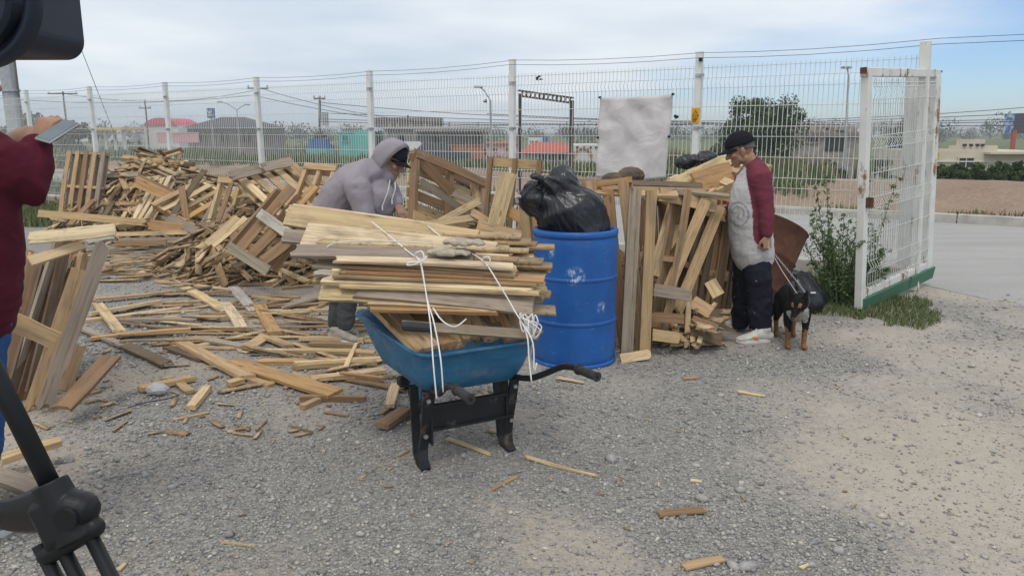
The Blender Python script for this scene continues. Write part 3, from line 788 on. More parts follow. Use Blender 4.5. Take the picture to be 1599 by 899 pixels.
house('block_house', 'long grey concrete block house with flat slab roof across the field', 'house', 603, 755, 202, 62, grey_w, windows=((676, 211, 690, 223),), doors=((622, 211, 632, 236),), roof=slab, extra=grey_extra)
def hip(e, loc, w, h):
    a = [(-w / 2 - .5, -.5, h), (w / 2 + .5, -.5, h), (w / 2 + .5, 9, h), (-w / 2 - .5, 9, h), (-w / 2 + 3, 3, h + 1.3), (w / 2 - 3, 3, h + 1.3)]
    MB().add(a, [(0, 1, 5, 4), (1, 2, 5), (2, 3, 4, 5), (3, 0, 4), (3, 2, 1, 0)]).build('roof', dark_roof, e)
    for i in range(7): MB().box((-w / 2 + (i + .5) * w / 7, -.06, h * .45), (.35, .14, h * .9)).build('pillar', stone_w, e)
house('hall', 'brown stone hall with dark hipped roof beyond the field', 'building', 292, 412, 200, 92, stone_w, depth=9, zb=-1.5, extra=hip, windows=((310, 208, 322, 222), (345, 208, 357, 222), (380, 208, 392, 222)))
def canopy(name, lab, x0, x1, yt, yb, Y, m, zb):
    X0, X1, _, z1 = bx_at(x0, x1, yt, yb, Y); z0 = W(x0, yb, Y).z
    e = empty(name, ((X0 + X1) / 2, Y, zb), lab, 'canopy'); w = X1 - X0
    MB().box((0, 3, (z0 + z1) / 2 - zb), (w, 6, z1 - z0)).build('roof', m, e)
    for sx in (-.42, -.14, .14, .42): MB().box((sx * w, 1.2, (z0 - zb) / 2), (.35, .35, z0 - zb)).build('column', white_w, e)
canopy('canopy', 'flat yellow canopy on pale columns at the far parking lot', 138, 190, 199, 203.5, 105, yellow_p, -1.3)
def redvault():
    X0, X1, _, z1 = bx_at(222, 276, 184, 196, 110); z0 = W(222, 196, 110).z; e = empty('market_hall', ((X0 + X1) / 2, 110, -1.2), 'low market hall with curved crimson roof in the distance', 'building'); w = X1 - X0
    V = []; Fc = []; n = 12
    for i in range(n + 1):
        u = i / n; z = z0 + (z1 - z0) * (math.sin(u * math.pi) ** .6 if 0 < u < 1 else 0) + 1.2
        for yy in (0, 8): V.append((-w / 2 + w * u, yy, z))
        for yy in (0, 8): V.append((-w / 2 + w * u, yy, z0 + 1.2))
    for i in range(n):
        a = i * 4; b = a + 4; Fc += [(a, b, b + 1, a + 1), (a + 2, b + 2, b, a), (a + 3, a + 1, b + 1, b + 3)]
    MB().add(V, Fc).build('roof', pinkroof, e, fix=True); MB().box((0, 4, (z0 + 1.2) / 2), (w, 7.5, z0 + 1.2)).build('wall', white_w, e)
redvault()
def sign_tube():
    p = W(330, 185, 88); e = empty('round_sign', (p.x, p.y, 0), 'round blue sign with white mark above the dark hipped roof', 'sign')
    zc_ = W(330, 177, 88).z; MB().tube([(0, 0, zc_ - .55), (0, 0, zc_ + .55)], .42, 16).build('drum', blue_p, e); MB().tube([(0, 0, 0), (0, 0, zc_ - .5)], .08, 8).build('pole', MAT['pole_grey'], e)
    MB().box((.05, -.42, zc_), (.14, .06, .7), Matrix.Rotation(.5, 3, 'Y')).box((-.05, -.42, zc_), (.14, .06, .7), Matrix.Rotation(-.5, 3, 'Y')).build('mark', white_w, e)
sign_tube()
tag(MB().box((0, 0, 0), (4.2, .25, 1.05)).box((0, -.14, .45), (4.2, .06, .06)).box((0, -.14, -.45), (4.2, .06, .06)).build('boundary_wall', pink_w), 'faded pink boundary wall in front of the dark roofed hall', 'wall').location = W(278, 215, 80)
house('shop', 'white shop under a sloping orange red tiled roof behind the brown frame', 'shop', 817, 888, 236, 70, white_w, zb=-2.0, depth=5, windows=((842, 241, 853, 250), (857, 241, 868, 250), (872, 241, 884, 250)),
      extra=lambda e, loc, w, h: (MB().add([(-w / 2 - .3, -.8, h - .1), (w / 2 + .3, -.8, h - .1), (w / 2 - .2, 3, h + .75), (-w / 2 + .9, 3, h + .75), (-w / 2 - .3, -.8, h - .22), (w / 2 + .3, -.8, h - .22)], [(0, 1, 2, 3), (4, 5, 1, 0), (5, 2, 1), (4, 0, 3), (4, 3, 2, 5)]).build('roof', redroof, e), MB().box((w * .18, -.06, h * .33), (w * .6, .1, .45)).build('blue_band', blue_p, e)))
house('block', 'white and blue two storey block rising behind the orange red roof', 'building', 826, 858, 216, 95, white_w, zb=-1.6, windows=((828, 220, 833, 224), (836, 220, 841, 224)), extra=lambda e, loc, w, h: MB().box((w * .32, -.1, h - 1.0), (w * .3, .4, 2.4)).build('blue_tower', blue_p, e))
def arch(e, loc, w, h):
    pts = [(math.cos(a) * .8 - w * .18, -.08, .9 + math.sin(a) * .8 + .3) for a in np.linspace(0, math.pi, 13)]
    MB().tube(pts, .12, 6).build('arch', orange_w, e)
    for i in range(4): MB().box((-w / 2 + (i + .6) * w / 4.5, -.05, h - .25), (.25, .1, .18)).build('vent', MAT['glass_dark'], e)
house('house', 'white house with small round arch beside the orange red roof', 'house', 896, 940, 226, 72, white_w, zb=-1.9, extra=arch)
house('row_house', 'pale pink low row house behind the block house', 'house', 758, 812, 226, 88, pink_w, zb=-1.6, windows=((770, 231, 776, 236), (790, 231, 796, 236)), roof=redroof)
tag(MB().box((0, 0, 0), (3.2, .3, .95)).box((0, 0, .5), (3.3, .4, .08)).build('garden_wall', orange_w), 'orange painted garden wall in front of the grey block house', 'wall').location = W(722, 238, 57)
house('kiosk', 'small teal kiosk with blue roof among the field grass', 'kiosk', 478, 510, 232, 58, turq, zb=-1.8, depth=2.5, roof=blue_p, roof_over=.05, extra=lambda e, loc, w, h: MB().box((0, 1.0, h + .45), (w * .8, 1.6, .5)).build('tank', blue_p, e))
house('ruin', 'roofless rough stone ruin with dark openings behind the fence', 'ruin', 1248, 1336, 204, 50, ruin_w, zb=-1.6, depth=4, windows=((1262, 208, 1276, 222),), doors=((1290, 210, 1318, 236),),
      extra=lambda e, loc, w, h: [MB().cbox((-w / 2 + (i + .5) * w / 12, random.uniform(0, .4), h + random.uniform(.1, .42) * (.6 + .4 * math.sin(i * 1.7))), (w / 11, .5, random.uniform(.3, .75)), .06, Matrix.Rotation(random.uniform(-.25, .25), 3, 'Y')).build('stone', ruin_w, e) for i in range(12)] + [MB().box((0, -.1, h * .93), (w * 1.02, .3, .22)).build('stone_course', stone_w, e)])
def cream_extra(e, loc, w, h):
    for (x0, x1, up) in ((1470, 1500, .12), (1488, 1560, .30), (1500, 1540, .62)):
        a, b = loc(x0, 225)[0], loc(x1, 225)[0]; MB().box(((a + b) / 2, .2 + up * .1, h + up / 2), (b - a, .3, up)).build('parapet', cream, e)
    for px in (1508, 1518, 1528, 1536): MB().box((loc(px, 220)[0], .05, h + .32), (.16, .12, .12)).build('vent', MAT['glass_dark'], e)
    MB().box((0, -.05, h - .55), (w, .1, .06)).build('ledge', white_w, e)
    a = loc(1545, 238); MB().box((a[0] + 2, -.3, h - .1), (4.6, .6, .1)).build('canopy', cream, e)
house('house', 'long cream house with stepped parapet behind the hedge', 'house', 1452, 1640, 236, 42, cream, zb=-1.8, windows=((1497, 247, 1518, 262), (1542, 256, 1546, 266), (1558, 256, 1574, 266)), extra=cream_extra)
tag(MB().box((0, 0, 0), (1.9, .3, 1.2)).box((0, 0, .63), (2.0, .4, .08)).build('boundary_wall', cream), 'short cream wall below the big dark tree', 'wall').location = W(1200, 244, 45)
tag(MB().cbox((0, 0, 0), (.75, .5, .45), .03).box((0, -.26, .1), (.65, .04, .05)).build('tank', yellow_p), 'yellow roof tank beside the pink dish', 'tank').location = W(1452, 243, 41)
e = empty('satellite_dish', W(1456, 236, 41), 'pink satellite dish on the cream house roof', 'dish')
MB().lathe([(.0, 0), (.15, .02), (.28, .07), (.30, .08)], 16, Matrix.Rotation(1.3, 4, 'Y') @ Matrix.Rotation(.4, 4, 'X')).build('reflector', pink_w, e).location = (0, 0, .26); MB().tube([(0, 0, -.2), (0, 0, .26)], .03, 6).build('mast', MAT['pole_grey'], e)
def billboard():
    p = W(1580, 236, 75); e = empty('billboard', (p.x, p.y, -1.5), 'tall billboard with blue faces on a red mast', 'billboard'); zt, zb = W(1580, 178, 75).z + 1.5, W(1580, 208, 75).z + 1.5
    MB().tube([(0, 0, 0), (0, 0, zb + .3)], .22, 10).build('mast', redroof, e)
    bl = NM('billboard_print', .6); v = bl.coord(); bl.color(bl.mix(bl.ramp(bl.noise(v, 1.6, 3), [(.50, 0.0), (.56, 1.0)]), bl.ramp(bl.noise(v, .8, 2), [(.3, (.04, .12, .36)), (.7, (.10, .24, .52))]), (.42, .50, .60)))
    for sgn, nm in ((-1, 'face'), (1, 'face')):
        M = Matrix.Rotation(R(24) * -sgn, 3, 'Z'); MB().box((sgn * .62, 0, (zt + zb) / 2), (1.25 if sgn > 0 else 1.35, .12, zt - zb), M).build(nm, bl.m if sgn < 0 else dark_roof, e)
    for sx in (-1, 0, 1): MB().box((sx * .5, .25, zb - .05), (.06, .5, .06)).build('catwalk_bar', MAT['pole_grey'], e)
billboard()
# cars far away on the lot
car_me = MB().add([(-2.1, -.85, .35), (2.1, -.85, .35), (2.1, .85, .35), (-2.1, .85, .35), (-2.1, -.85, .85), (2.1, -.85, .8), (2.1, .85, .8), (-2.1, .85, .85), (-1.7, -.75, .88), (1.0, -.75, .86), (1.0, .75, .86), (-1.7, .75, .88), (-1.2, -.65, 1.42), (.35, -.65, 1.42), (.35, .65, 1.42), (-1.2, .65, 1.42)],
                  [(3, 2, 1, 0), (0, 1, 5, 4), (1, 2, 6, 5), (2, 3, 7, 6), (3, 0, 4, 7), (4, 5, 6, 7), (8, 9, 13, 12), (9, 10, 14, 13), (10, 11, 15, 14), (11, 8, 12, 15), (12, 13, 14, 15)]).mesh('body')
for i, (px, py, Y, c, lab, a) in enumerate(((132, 217, 128, (.62, .63, .64), 'white car parked near the yellow canopy', 0), (191, 217, 120, (.60, .61, .62), 'white car with its nose to the pink wall, beside another white one', .5), (217, 217.5, 112, (.66, .66, .66), 'white pickup nearest the pink wall on the lot', 2.6), (648, 236, 56.5, (.64, .64, .63), 'white car parked before the grey block house', .1), (686, 238, 56, (.05, .06, .07), 'dark car parked before the grey block house', .2))):
    p = W(px, py, Y); e = empty('parked_car', (p.x, p.y, p.z - .75), lab, 'car', 'cars parked far off', a)
    link('body', car_me.copy(), paint('car_paint', c, rough=.35, bump=0), e)
    MB().box((-.42, 0, 1.14), (1.5, 1.44, .36), None, .72).build('window', MAT['glass_dark'], e)
    for sx in (-1.3, 1.3):
        for sy in (-.8, .8): MB().tube([(sx, sy - .1, .32), (sx, sy + .1, .32)], .32, 12).build('wheel', MAT['rubber'], e)

# ---- poles and wires
def util_pole(px, ptop, Y, lab, arms=((.1, 1.6),), trafo=False, m='pole_wood', rad=.13, zb=-1.6, lean=0):
    p = W(px, ptop, Y); h = p.z - zb; e = empty('utility_pole', (p.x, Y, zb), lab, 'pole')
    MB().tube([(0, 0, 0), (lean, 0, h)], [rad, rad * .7], 10).build('shaft', MAT[m], e)
    for (dz, L) in arms:
        MB().box((lean, -.1, h - dz), (L, .1, .12)).build('crossarm', MAT['pole_wood'], e)
        for q in (-.45, 0, .45): MB().tube([(lean + q * L, -.1, h - dz + .05), (lean + q * L, -.1, h - dz + .22)], .05, 6).build('insulator', MAT['pole_grey'], e)
    if trafo: MB().tube([(lean + .32, 0, h - 2.2), (lean + .32, 0, h - 1.2)], .26, 12).build('transformer', MAT['pole_grey'], e)
    return e
util_pole(98, 143, 90, 'wooden utility pole with wide crossarm beyond the far parking lot', ((.25, 3.4),))
util_pole(226, 157, 95, 'thin utility pole with small fittings by the crimson roof', ((.9, 1.4),), False, 'pole_wood', .12)
util_pole(403, 134, 60, 'dark utility pole with short crossarm right of the hipped roof hall', ((.2, 1.6),), False, 'pole_wood', .15)
util_pole(494, 150, 60, 'leaning utility pole carrying a grey transformer near the teal kiosk', ((.2, .9),), True, 'pole_wood', .12, lean=.25)
util_pole(637, 180, 66, 'short dark pole rising behind the block house roof', (), False, 'pole_wood', .1)
def street_light(px, ptop, Y, lab, arms, zb=-1.6, lean=0.0):
    p = W(px, ptop, Y); h = p.z - zb; e = empty('street_light', (p.x, Y, zb), lab, 'street light')
    MB().tube([(-lean, 0, 0), (0, 0, h)], [.09, .05], 8).build('pole', MAT['pole_grey'], e)
    for (dx, dz) in arms:
        MB().tube([(0, 0, h), (dx * .6, 0, h + dz * .75), (dx, 0, h + dz)], .04, 6).build('arm', MAT['pole_grey'], e)
        MB().cbox((dx * 1.12, 0, h + dz), (.5, .22, .12), .03).build('lamp_head', MAT['pole_grey'], e)
street_light(370, 172, 75, 'double armed street light above the hipped roof hall', ((-1.4, .75), (.9, .5)))
street_light(766, 157, 45, 'grey street light with one bent arm between the block house and the shop', ((-.62, .75),))
street_light(1325, 120, 40, 'tall street light leaning behind the ruin and gate', ((-.12, .45),), lean=-.25)
def concrete_pole():
    p = W(27, 200, 30); e = empty('concrete_pole', (p.x, 30, -1.4), 'thick pale concrete pole rising behind the maroon jacket', 'pole')
    MB().tube([(0, 0, 0), (-.22, 0, 12)], [.34, .20], 8).build('shaft', MAT['pole_grey'], e); MB().box((.25, -.05, 4.4), (.05, .05, 6)).build('conduit', MAT['pole_wood'], e)
    for z in (4.5, 6.5): MB().tube([(-.08, 0, z), (-.08, 0, z + .08)], .34, 10).build('band', MAT['steel'], e)
    a = Vector((p.x - .2, 30, 8.4)); b = W(131, 88, 29); c = W(161, 165, 28); end = c + (c - b) * 1.2
    b0 = b - (c - b) * 1.2
    tag(MB().tube([b0, b, c, end], .012, 5).build('guy_wire', MAT['cable']), 'thin guy wire slanting down to the fence from the concrete pole', 'wire')
concrete_pole()
lines = [((400, 136), (795, 196), 60, .8, 'power line'), ((400, 150), (790, 200), 60, .5, ''), ((497, 160), (1700, 159), 55, 1.3, ''), ((497, 176), (1700, 182), 55, .6, ''), ((497, 186), (1700, 187.5), 52, .35, ''), ((497, 190), (1700, 172), 50, .5, ''), ((98, 146), (403, 140), 75, .9, ''), ((-40, 150), (403, 148), 75, .7, ''), ((760, 178), (1700, 195), 46, .3, '')]
hints = ('sagging power line from the short crossarm pole down to the block house', 'second lower power line between the crossarm pole and the block house', 'highest thin power line crossing the blue sky beyond the gate', 'power line crossing just above the far billboard', 'thick bundled power line level with the billboard face', 'power line rising towards the billboard side', 'power line between the wide crossarm pole and the dark short crossarm pole', 'lower power line behind the concrete pole', 'lowest power line running over the ruin')
for ((x0, y0), (x1, y1), Y, sag, _), lab in zip(lines, hints):
    a, b = W(x0, y0, Y), W(x1, y1, Y); pts = [a.lerp(b, q) - Vector((0, 0, sag * 4 * q * (1 - q))) for q in np.linspace(0, 1, 17)]
    tag(MB().tube(pts, .022, 4).build('power_line', MAT['cable']), lab, 'cable')
def brown_frame():
    Y = 14; a, b = W(812, 146, Y), W(893, 157, Y); e = empty('metal_frame', (a.x, Y, 0), 'empty brown metal sign frame standing beyond the fence', 'sign frame'); w = b.x - a.x
    MB().box((0, 0, a.z / 2), (.07, .07, a.z)).build('upright', MAT['brown_metal'], e); MB().box((w, 0, b.z / 2), (.07, .07, b.z)).build('upright', MAT['brown_metal'], e)
    d = Vector((w, 0, b.z - a.z)); M = Matrix.Rotation(-math.atan2(d.z, d.x), 3, 'Y')
    MB().box((w / 2, 0, (a.z + b.z) / 2 + .045), (d.length + .07, .06, .03), M).box((w / 2, 0, (a.z + b.z) / 2 - .045), (d.length + .07, .06, .03), M).build('rail', MAT['brown_metal'], e)
    for i in range(12):
        q = (i + .5) / 12; MB().box((w * q, 0, a.z + (b.z - a.z) * q), (.035, .05, .06), M).build('strut', MAT['brown_metal'], e)
brown_frame()

# ---- trees and bushes
def leaf_mesh(name, C, size, mat, parent, nper, spread, up=0.0):
    """many small leaf faces around clump centres C (n,3) with radii spread (n)"""
    n = len(C); idx = np.repeat(np.arange(n), nper); N = len(idx)
    d = rng.normal(0, 1, (N, 3)); d /= np.linalg.norm(d, axis=1)[:, None]; rr = spread[idx] * rng.random(N) ** .45
    P = C[idx] + d * rr[:, None] * np.array([1, 1, .85])
    a = rng.normal(0, 1, (N, 3)); a[:, 2] += up; a /= np.linalg.norm(a, axis=1)[:, None]; b = np.cross(a, rng.normal(0, 1, (N, 3))); b /= np.linalg.norm(b, axis=1)[:, None] + 1e-9
    sz = size * rng.uniform(.6, 1.3, N)[:, None]
    V = np.stack([P - a * sz, P + b * sz * .42, P + a * sz, P - b * sz * .42], 1).reshape(-1, 3)
    return link(name, np_mesh(name, V, np.arange(N * 4).reshape(-1, 4)), mat, parent)
def tree(px, ptop, pw, Y, lab, zb=-1.6, n=70, nper=110, leaf=.11, name='tree', mat='leaf', trunk=.16, low=.15, group=None, shape=None):
    p = W(px, ptop, Y); h = p.z - zb; w = pw / F * Y * 1.02; e = empty(name, (p.x, Y, zb), lab, name.split('_')[-1], group)
    C = []; sp_ = []; lobes = [(rng.uniform(-.55, .55), rng.uniform(-.4, .4), rng.uniform(-.55, .45), rng.uniform(.38, .58)) for _ in range(6)] + [(-.1, 0, -.45, .6), (rng.uniform(-.3, .3), 0, .45, .48)]
    while len(C) < n:
        q = rng.uniform(-1, 1, 3)
        if not any(math.dist(q, b[:3]) < b[3] for b in lobes): continue
        x_, y_, z_ = q[0] * w / 2 * .82, q[1] * w / 2 * .8, h * (low + (1 - low) * (.5 + .5 * q[2] * .88))
        if shape and not shape(q): continue
        C.append((x_, y_, z_)); sp_.append(rng.uniform(.07, .17) * w * (.6 + .3 * (1 - np.linalg.norm(q))))
    C = np.array(C); sp_ = np.array(sp_)
    t = MB(); top = Vector((0, 0, h * .62)); t.tube([(0, 0, 0), (.08, 0, h * .3), top], [trunk, trunk * .75, trunk * .35], 8)
    for c in C[:9]:
        s = Vector((.05, 0, h * rng.uniform(.2, .45))); t.tube([s, s.lerp(Vector(c), .55) + Vector((0, 0, .1)), Vector(c)], [trunk * .4, trunk * .25, trunk * .08], 6)
    t.build('trunk', MAT['bark'], e); c = leaf_mesh('crown', C, leaf, MAT[mat], e, nper, sp_)
    return e
tree(1176, 133, 172, 36, 'big dark green tree standing behind the fence next to the ruin', n=120, nper=150, leaf=.085, low=.10, shape=lambda q: q[2] < .98 - .35 * max(0, -q[0]))
tree(1432, 178, 110, 52, 'dark round tree seen through the open gate leaf', n=60, nper=120, leaf=.14, low=.1)
tree(1235, 204, 44, 40, 'small shrubby tree between the big tree and the ruin', n=22, nper=80, leaf=.09, low=.05)
tree(1075, 232, 60, 30, 'low dark bush behind the banner side of the fence', n=26, nper=90, leaf=.08, low=.02, name='bush', trunk=.06)
tree(30, 168, 130, 55, 'grey green tree behind the concrete pole', n=50, nper=70, leaf=.16, mat='far_leaf', low=.1)
tree(105, 173, 80, 60, 'grey green tree just beside the concrete pole, nearer the lot', n=40, nper=70, leaf=.16, mat='far_leaf', low=.1)
tree(617, 194, 36, 75, 'small rounded tree peeping over the turquoise house', n=20, nper=60, leaf=.16, low=.1)
tree(497, 200, 60, 70, 'dark tree behind the teal kiosk', n=26, nper=70, leaf=.16, low=.05)
tree(750, 214, 26, 60, 'bush at the end of the grey block house', n=14, nper=60, leaf=.13, low=.02, name='bush', trunk=.06)
bh = (('olive', 1456, 246), ('yellowish', 1480, 250), ('dense green', 1504, 250), ('tall dark green', 1530, 247), ('dark green', 1556, 250), ('bushy green', 1580, 248), ('leafy green', 1606, 249), ('spreading green', 1630, 248))
for i, (nm, px, yt) in enumerate(bh):
    tree(px, yt, 52, 19.3 + .4 * (i % 2), '%s shrub of the hedge on the bank, %s from the gate post' % (nm, ('first', 'second', 'third', 'fourth', 'fifth', 'sixth', 'seventh', 'eighth')[i]), zb=.1, n=40, nper=150, leaf=.05, name='hedge_shrub', mat='leaf_bright' if i in (1,) else 'leaf', trunk=.03, low=.0, group='hedge on the bank')
for i, (px, yt, w_, Y) in enumerate(((1240, 240, 60, 23), (1300, 243, 60, 24), (1385, 246, 70, 23), (1190, 250, 40, 24))):
    tree(px, yt, w_, Y, ('green shrub on the bank below the big tree', 'green shrub on the bank below the ruin', 'green shrub on the bank behind the gate leaf', 'low shrub on the bank beside the capped man')[i], zb=-.3, n=22, nper=110, leaf=.06, name='bank_shrub', trunk=.03, low=.0, group='shrubs on the bank')
# far tree belt: one mass on the horizon
n = 420; px_ = rng.uniform(-900, 1000, n); Yd = rng.uniform(150, 320, n); X = (px_ / F) * Yd
zt = rng.uniform(.2, 3.6, n) * (.4 + .9 * fbm(P3(X * .02, Yd * .0), 3)); C = np.stack([X, Yd, zt - .4], 1)
ob = leaf_mesh('far_trees', C, .34, MAT['far_leaf'], None, 130, rng.uniform(1.4, 3.6, n)); tag(ob, kind='stuff')
# tall leafy weed by the gate
def weed():
    e = empty('weed_bush', G(1316, 474), 'tall leafy green weed growing beside the open gate', 'bush')
    st = MB(); C = []; sp_ = []
    for i in range(34):
        a = random.uniform(0, 6.283); r0 = random.uniform(0, .16); h = random.uniform(.55, 1.22) * (1.0 if i < 12 else .62); out = random.uniform(.1, .42)
        b = Vector((math.cos(a) * r0, math.sin(a) * r0, 0)); tip = Vector((math.cos(a) * (r0 + out), math.sin(a) * (r0 + out) * .8, h)); mid = b.lerp(tip, .5) + Vector((0, 0, .1))
        st.tube([b, mid, tip], [.006, .0045, .002], 5)
        for q in np.linspace(.18, 1, 13):
            p = (b.lerp(mid, q * 2) if q < .5 else mid.lerp(tip, q * 2 - 1)); C.append(p + Vector((random.uniform(-.03, .03), random.uniform(-.03, .03), 0))); sp_.append(.09 * (1.25 - q))
    st.build('stem', MAT['leaf_bright'], e); leaf_mesh('foliage', np.array(C), .018, MAT['leaf_bright'], e, 13, np.array(sp_))
weed()
# ================================================================== WOOD
TONE = {'pale': (.58, .44, .26), 'cream': (.66, .53, .355), 'tan': (.44, .305, .17), 'orange': (.44, .265, .125), 'brown': (.27, .17, .095), 'grey': (.30, .25, .195), 'dark': (.14, .10, .07), 'ash': (.46, .43, .385)}
def tone(nm):
    c = TONE[nm]; k = random.uniform(.92, 1.20); j = random.uniform(-.03, .03)
    return (min(1, c[0] * k), min(1, c[1] * k * (1 + j)), min(1, c[2] * k * (1 - j)))
def board_mesh(L, w, t, broken=(0, 0), bow=0.0, segs=3, taper=0.0):
    """one board along x, chamfer-free, with ragged ends where it broke"""
    b0, b1 = broken; cols = 5 if (b0 or b1) else 2
    vs = []; fs = []
    xs = np.linspace(0, L, segs + 1)
    off0 = [random.uniform(0, 1) for _ in range(cols)]; off1 = [random.uniform(0, 1) for _ in range(cols)]
    tw = random.uniform(-.04, .04)
    for i, x in enumerate(xs):
        u = i / segs; ww = w * (1 - taper * u) * random.uniform(.94, 1.04); zb = bow * 4 * u * (1 - u); yb = bow * .4 * math.sin(u * 3.1)
        for side in (0, 1):
            for c in range(cols):
                y = (c / (cols - 1) - .5) * ww; xx = x
                if i == 0 and b0: xx += off0[c] * b0 * (1 if side else .8)
                if i == segs and b1: xx -= off1[c] * b1 * (1 if side else .8)
                vs.append((xx, y + yb, (side - .5) * t + zb + tw * y * u))
    m = 2 * cols
    for i in range(segs):
        a, b = i * m, (i + 1) * m
        for c in range(cols - 1):
            fs.append((a + c + 1, a + c, b + c, b + c + 1)); fs.append((a + cols + c, a + cols + c + 1, b + cols + c + 1, b + cols + c))
        fs.append((a, a + cols, b + cols, b)); fs.append((a + cols - 1, b + cols - 1, b + m - 1, a + m - 1))
    e = segs * m
    for c in range(cols - 1):
        fs.append((c, c + 1, cols + c + 1, cols + c)); fs.append((e + c + 1, e + c, e + cols + c, e + cols + c + 1))
    me = bpy.data.meshes.new('board'); me.from_pydata(vs, [], fs); me.update(); return me
def orient(o, p0, X, Z):
    X = Vector(X).normalized(); Z = Vector(Z); Z = Z - X * Z.dot(X)
    if Z.length < 1e-4: Z = X.orthogonal()
    Z.normalize(); Y = Z.cross(X); o.rotation_mode = 'QUATERNION'
    o.rotation_quaternion = Matrix(((X.x, Y.x, Z.x), (X.y, Y.y, Z.y), (X.z, Y.z, Z.z))).to_quaternion(); o.location = p0
def board(p0, p1, w, t, tn, label=None, group=None, normal=(0, 0, 1), brk=None, bow=None, name='plank', cat='plank', parent=None, taper=0.0, segs=3):
    p0, p1 = Vector(p0), Vector(p1); L = (p1 - p0).length
    if brk is None: brk = tuple(random.choice((0, .02, .05, .10)) * min(1, L) for _ in range(2))
    if bow is None: bow = random.uniform(-.012, .012) * L
    o = link(name, board_mesh(L, w, t, brk, bow, segs, taper), MAT['wood'], parent, tone(tn)); orient(o, p0, p1 - p0, normal)
    if parent is None: tag(o, label, cat, group)
    else: o.location = p0 - parent.location
    return o
ORD = 'first second third fourth fifth sixth seventh eighth ninth tenth eleventh twelfth thirteenth fourteenth fifteenth sixteenth seventeenth eighteenth nineteenth twentieth twenty-first twenty-second twenty-third twenty-fourth twenty-fifth twenty-sixth twenty-seventh twenty-eighth twenty-ninth thirtieth'.split()
WORD = {'pale': 'pale yellow', 'cream': 'fresh cream coloured', 'tan': 'tan', 'orange': 'orange toned', 'brown': 'brown', 'grey': 'weathered grey', 'dark': 'dark stained', 'ash': 'ash grey'}

# ---- pallets: stringers along A->B, slats across along A->C; parts are individual pieces
def pallet(A, B, C, label, n_slats=7, n_str=3, sw=.09, tones=('tan', 'grey', 'pale', 'brown'), back=3, skip=(), depth=.10, flip=1, str_tone=None, group=None, name='pallet'):
    A, B, C = Vector(A), Vector(B), Vector(C); X = (B - A); L = X.length; X.normalize(); Yv = C - A; Yv = Yv - X * Yv.dot(X); Wd = Yv.length; Yv.normalize(); Z = X.cross(Yv) * flip
    e = empty(name, A, label, 'pallet', group)
    for i in range(n_str):
        y = sw * .3 + (Wd - sw * .6) * i / (n_str - 1); p = A + Yv * y - Z * (depth / 2)
        board(p, p + X * L, depth - .02, .042, random.choice(tones) if not str_tone else str_tone, parent=e, normal=Yv, name='stringer', brk=(0, 0), bow=0)
    for i in range(n_slats):
        if i in skip: continue
        x = sw * .5 + (L - sw) * i / (n_slats - 1); p = A + X * x + Z * .001; j = random.uniform(-.012, .012)
        board(p - Yv * .01, p + Yv * (Wd * random.choice((1, 1, 1, .97)) + .01) + X * j, sw * random.uniform(.85, 1.08), .019, random.choice(tones), parent=e, normal=Z, name='slat', brk=(0, random.choice((0, 0, 0, .06))))
    for i in range(back):
        x = sw * .5 + (L - sw) * i / max(1, back - 1); p = A + X * x - Z * (depth - .008)
        board(p, p + Yv * Wd, sw, .018, random.choice(tones), parent=e, normal=Z, name='slat', brk=(0, 0))
    return e

# ---- broken board heaps
def scraps(name, n, fn, Lr=(.15, .6), wr=(.03, .09), tr=(.008, .02), kind='stuff', rag=.12):
    """many splinters joined: below picking out"""
    V = []; Fc = []
    for i in range(n):
        p, d, nr = fn(); L = random.uniform(*Lr); w = random.uniform(*wr); t = random.uniform(*tr)
        X = Vector(d).normalized(); Z = Vector(nr); Z = (Z - X * Z.dot(X)).normalized(); Y = Z.cross(X); o = len(V)
        for sx in (-.5, .5):
            for sy, sz in ((-.5, -.5), (.5, -.5), (.5, .5), (-.5, .5)):
                k = random.uniform(-rag, rag) * min(.5, L)
                V.append(Vector(p) + X * (sx * L + k * (1 if sx > 0 else -1)) + Y * (sy * w * random.uniform(.75, 1.1)) + Z * (sz * t))
        Fc += [(o, o + 3, o + 2, o + 1), (o + 4, o + 5, o + 6, o + 7), (o, o + 1, o + 5, o + 4), (o + 1, o + 2, o + 6, o + 5), (o + 2, o + 3, o + 7, o + 6), (o + 3, o, o + 4, o + 7)]
    return tag(link(name, np_mesh(name, np.array([v[:] for v in V]), np.array(Fc)), MAT['scrap']), kind=kind)
def mound(cx, cy, rx, ry, h, pw=1.3):
    def z(x, y):
        r = math.sqrt(((x - cx) / rx) ** 2 + ((y - cy) / ry) ** 2); return h * max(0, 1 - r ** pw)
    return z
def on_mound(zf, cx, cy, rx, ry, flat=.35, lift=(-.10, .06), front=True):
    while True:
        a = random.uniform(0, 6.283); r = math.sqrt(random.random()); x, y = cx + rx * r * math.cos(a), cy + ry * r * math.sin(a)
        if front and y > cy + ry * .45: continue
        break
    z = zf(x, y); gx = (zf(x + .05, y) - zf(x - .05, y)) / .1; gy = (zf(x, y + .05) - zf(x, y - .05)) / .1
    nr = Vector((-gx, -gy, 1)).normalized(); th = random.uniform(0, 6.283); d = Vector((math.cos(th), math.sin(th), random.gauss(0, flat))); d = (d - nr * d.dot(nr) * .8).normalized()
    nr2 = (nr + Vector((random.gauss(0, .5), random.gauss(0, .5), random.gauss(0, .3)))).normalized()
    return Vector((x, y, max(.02, z + random.uniform(*lift)))), d, nr2
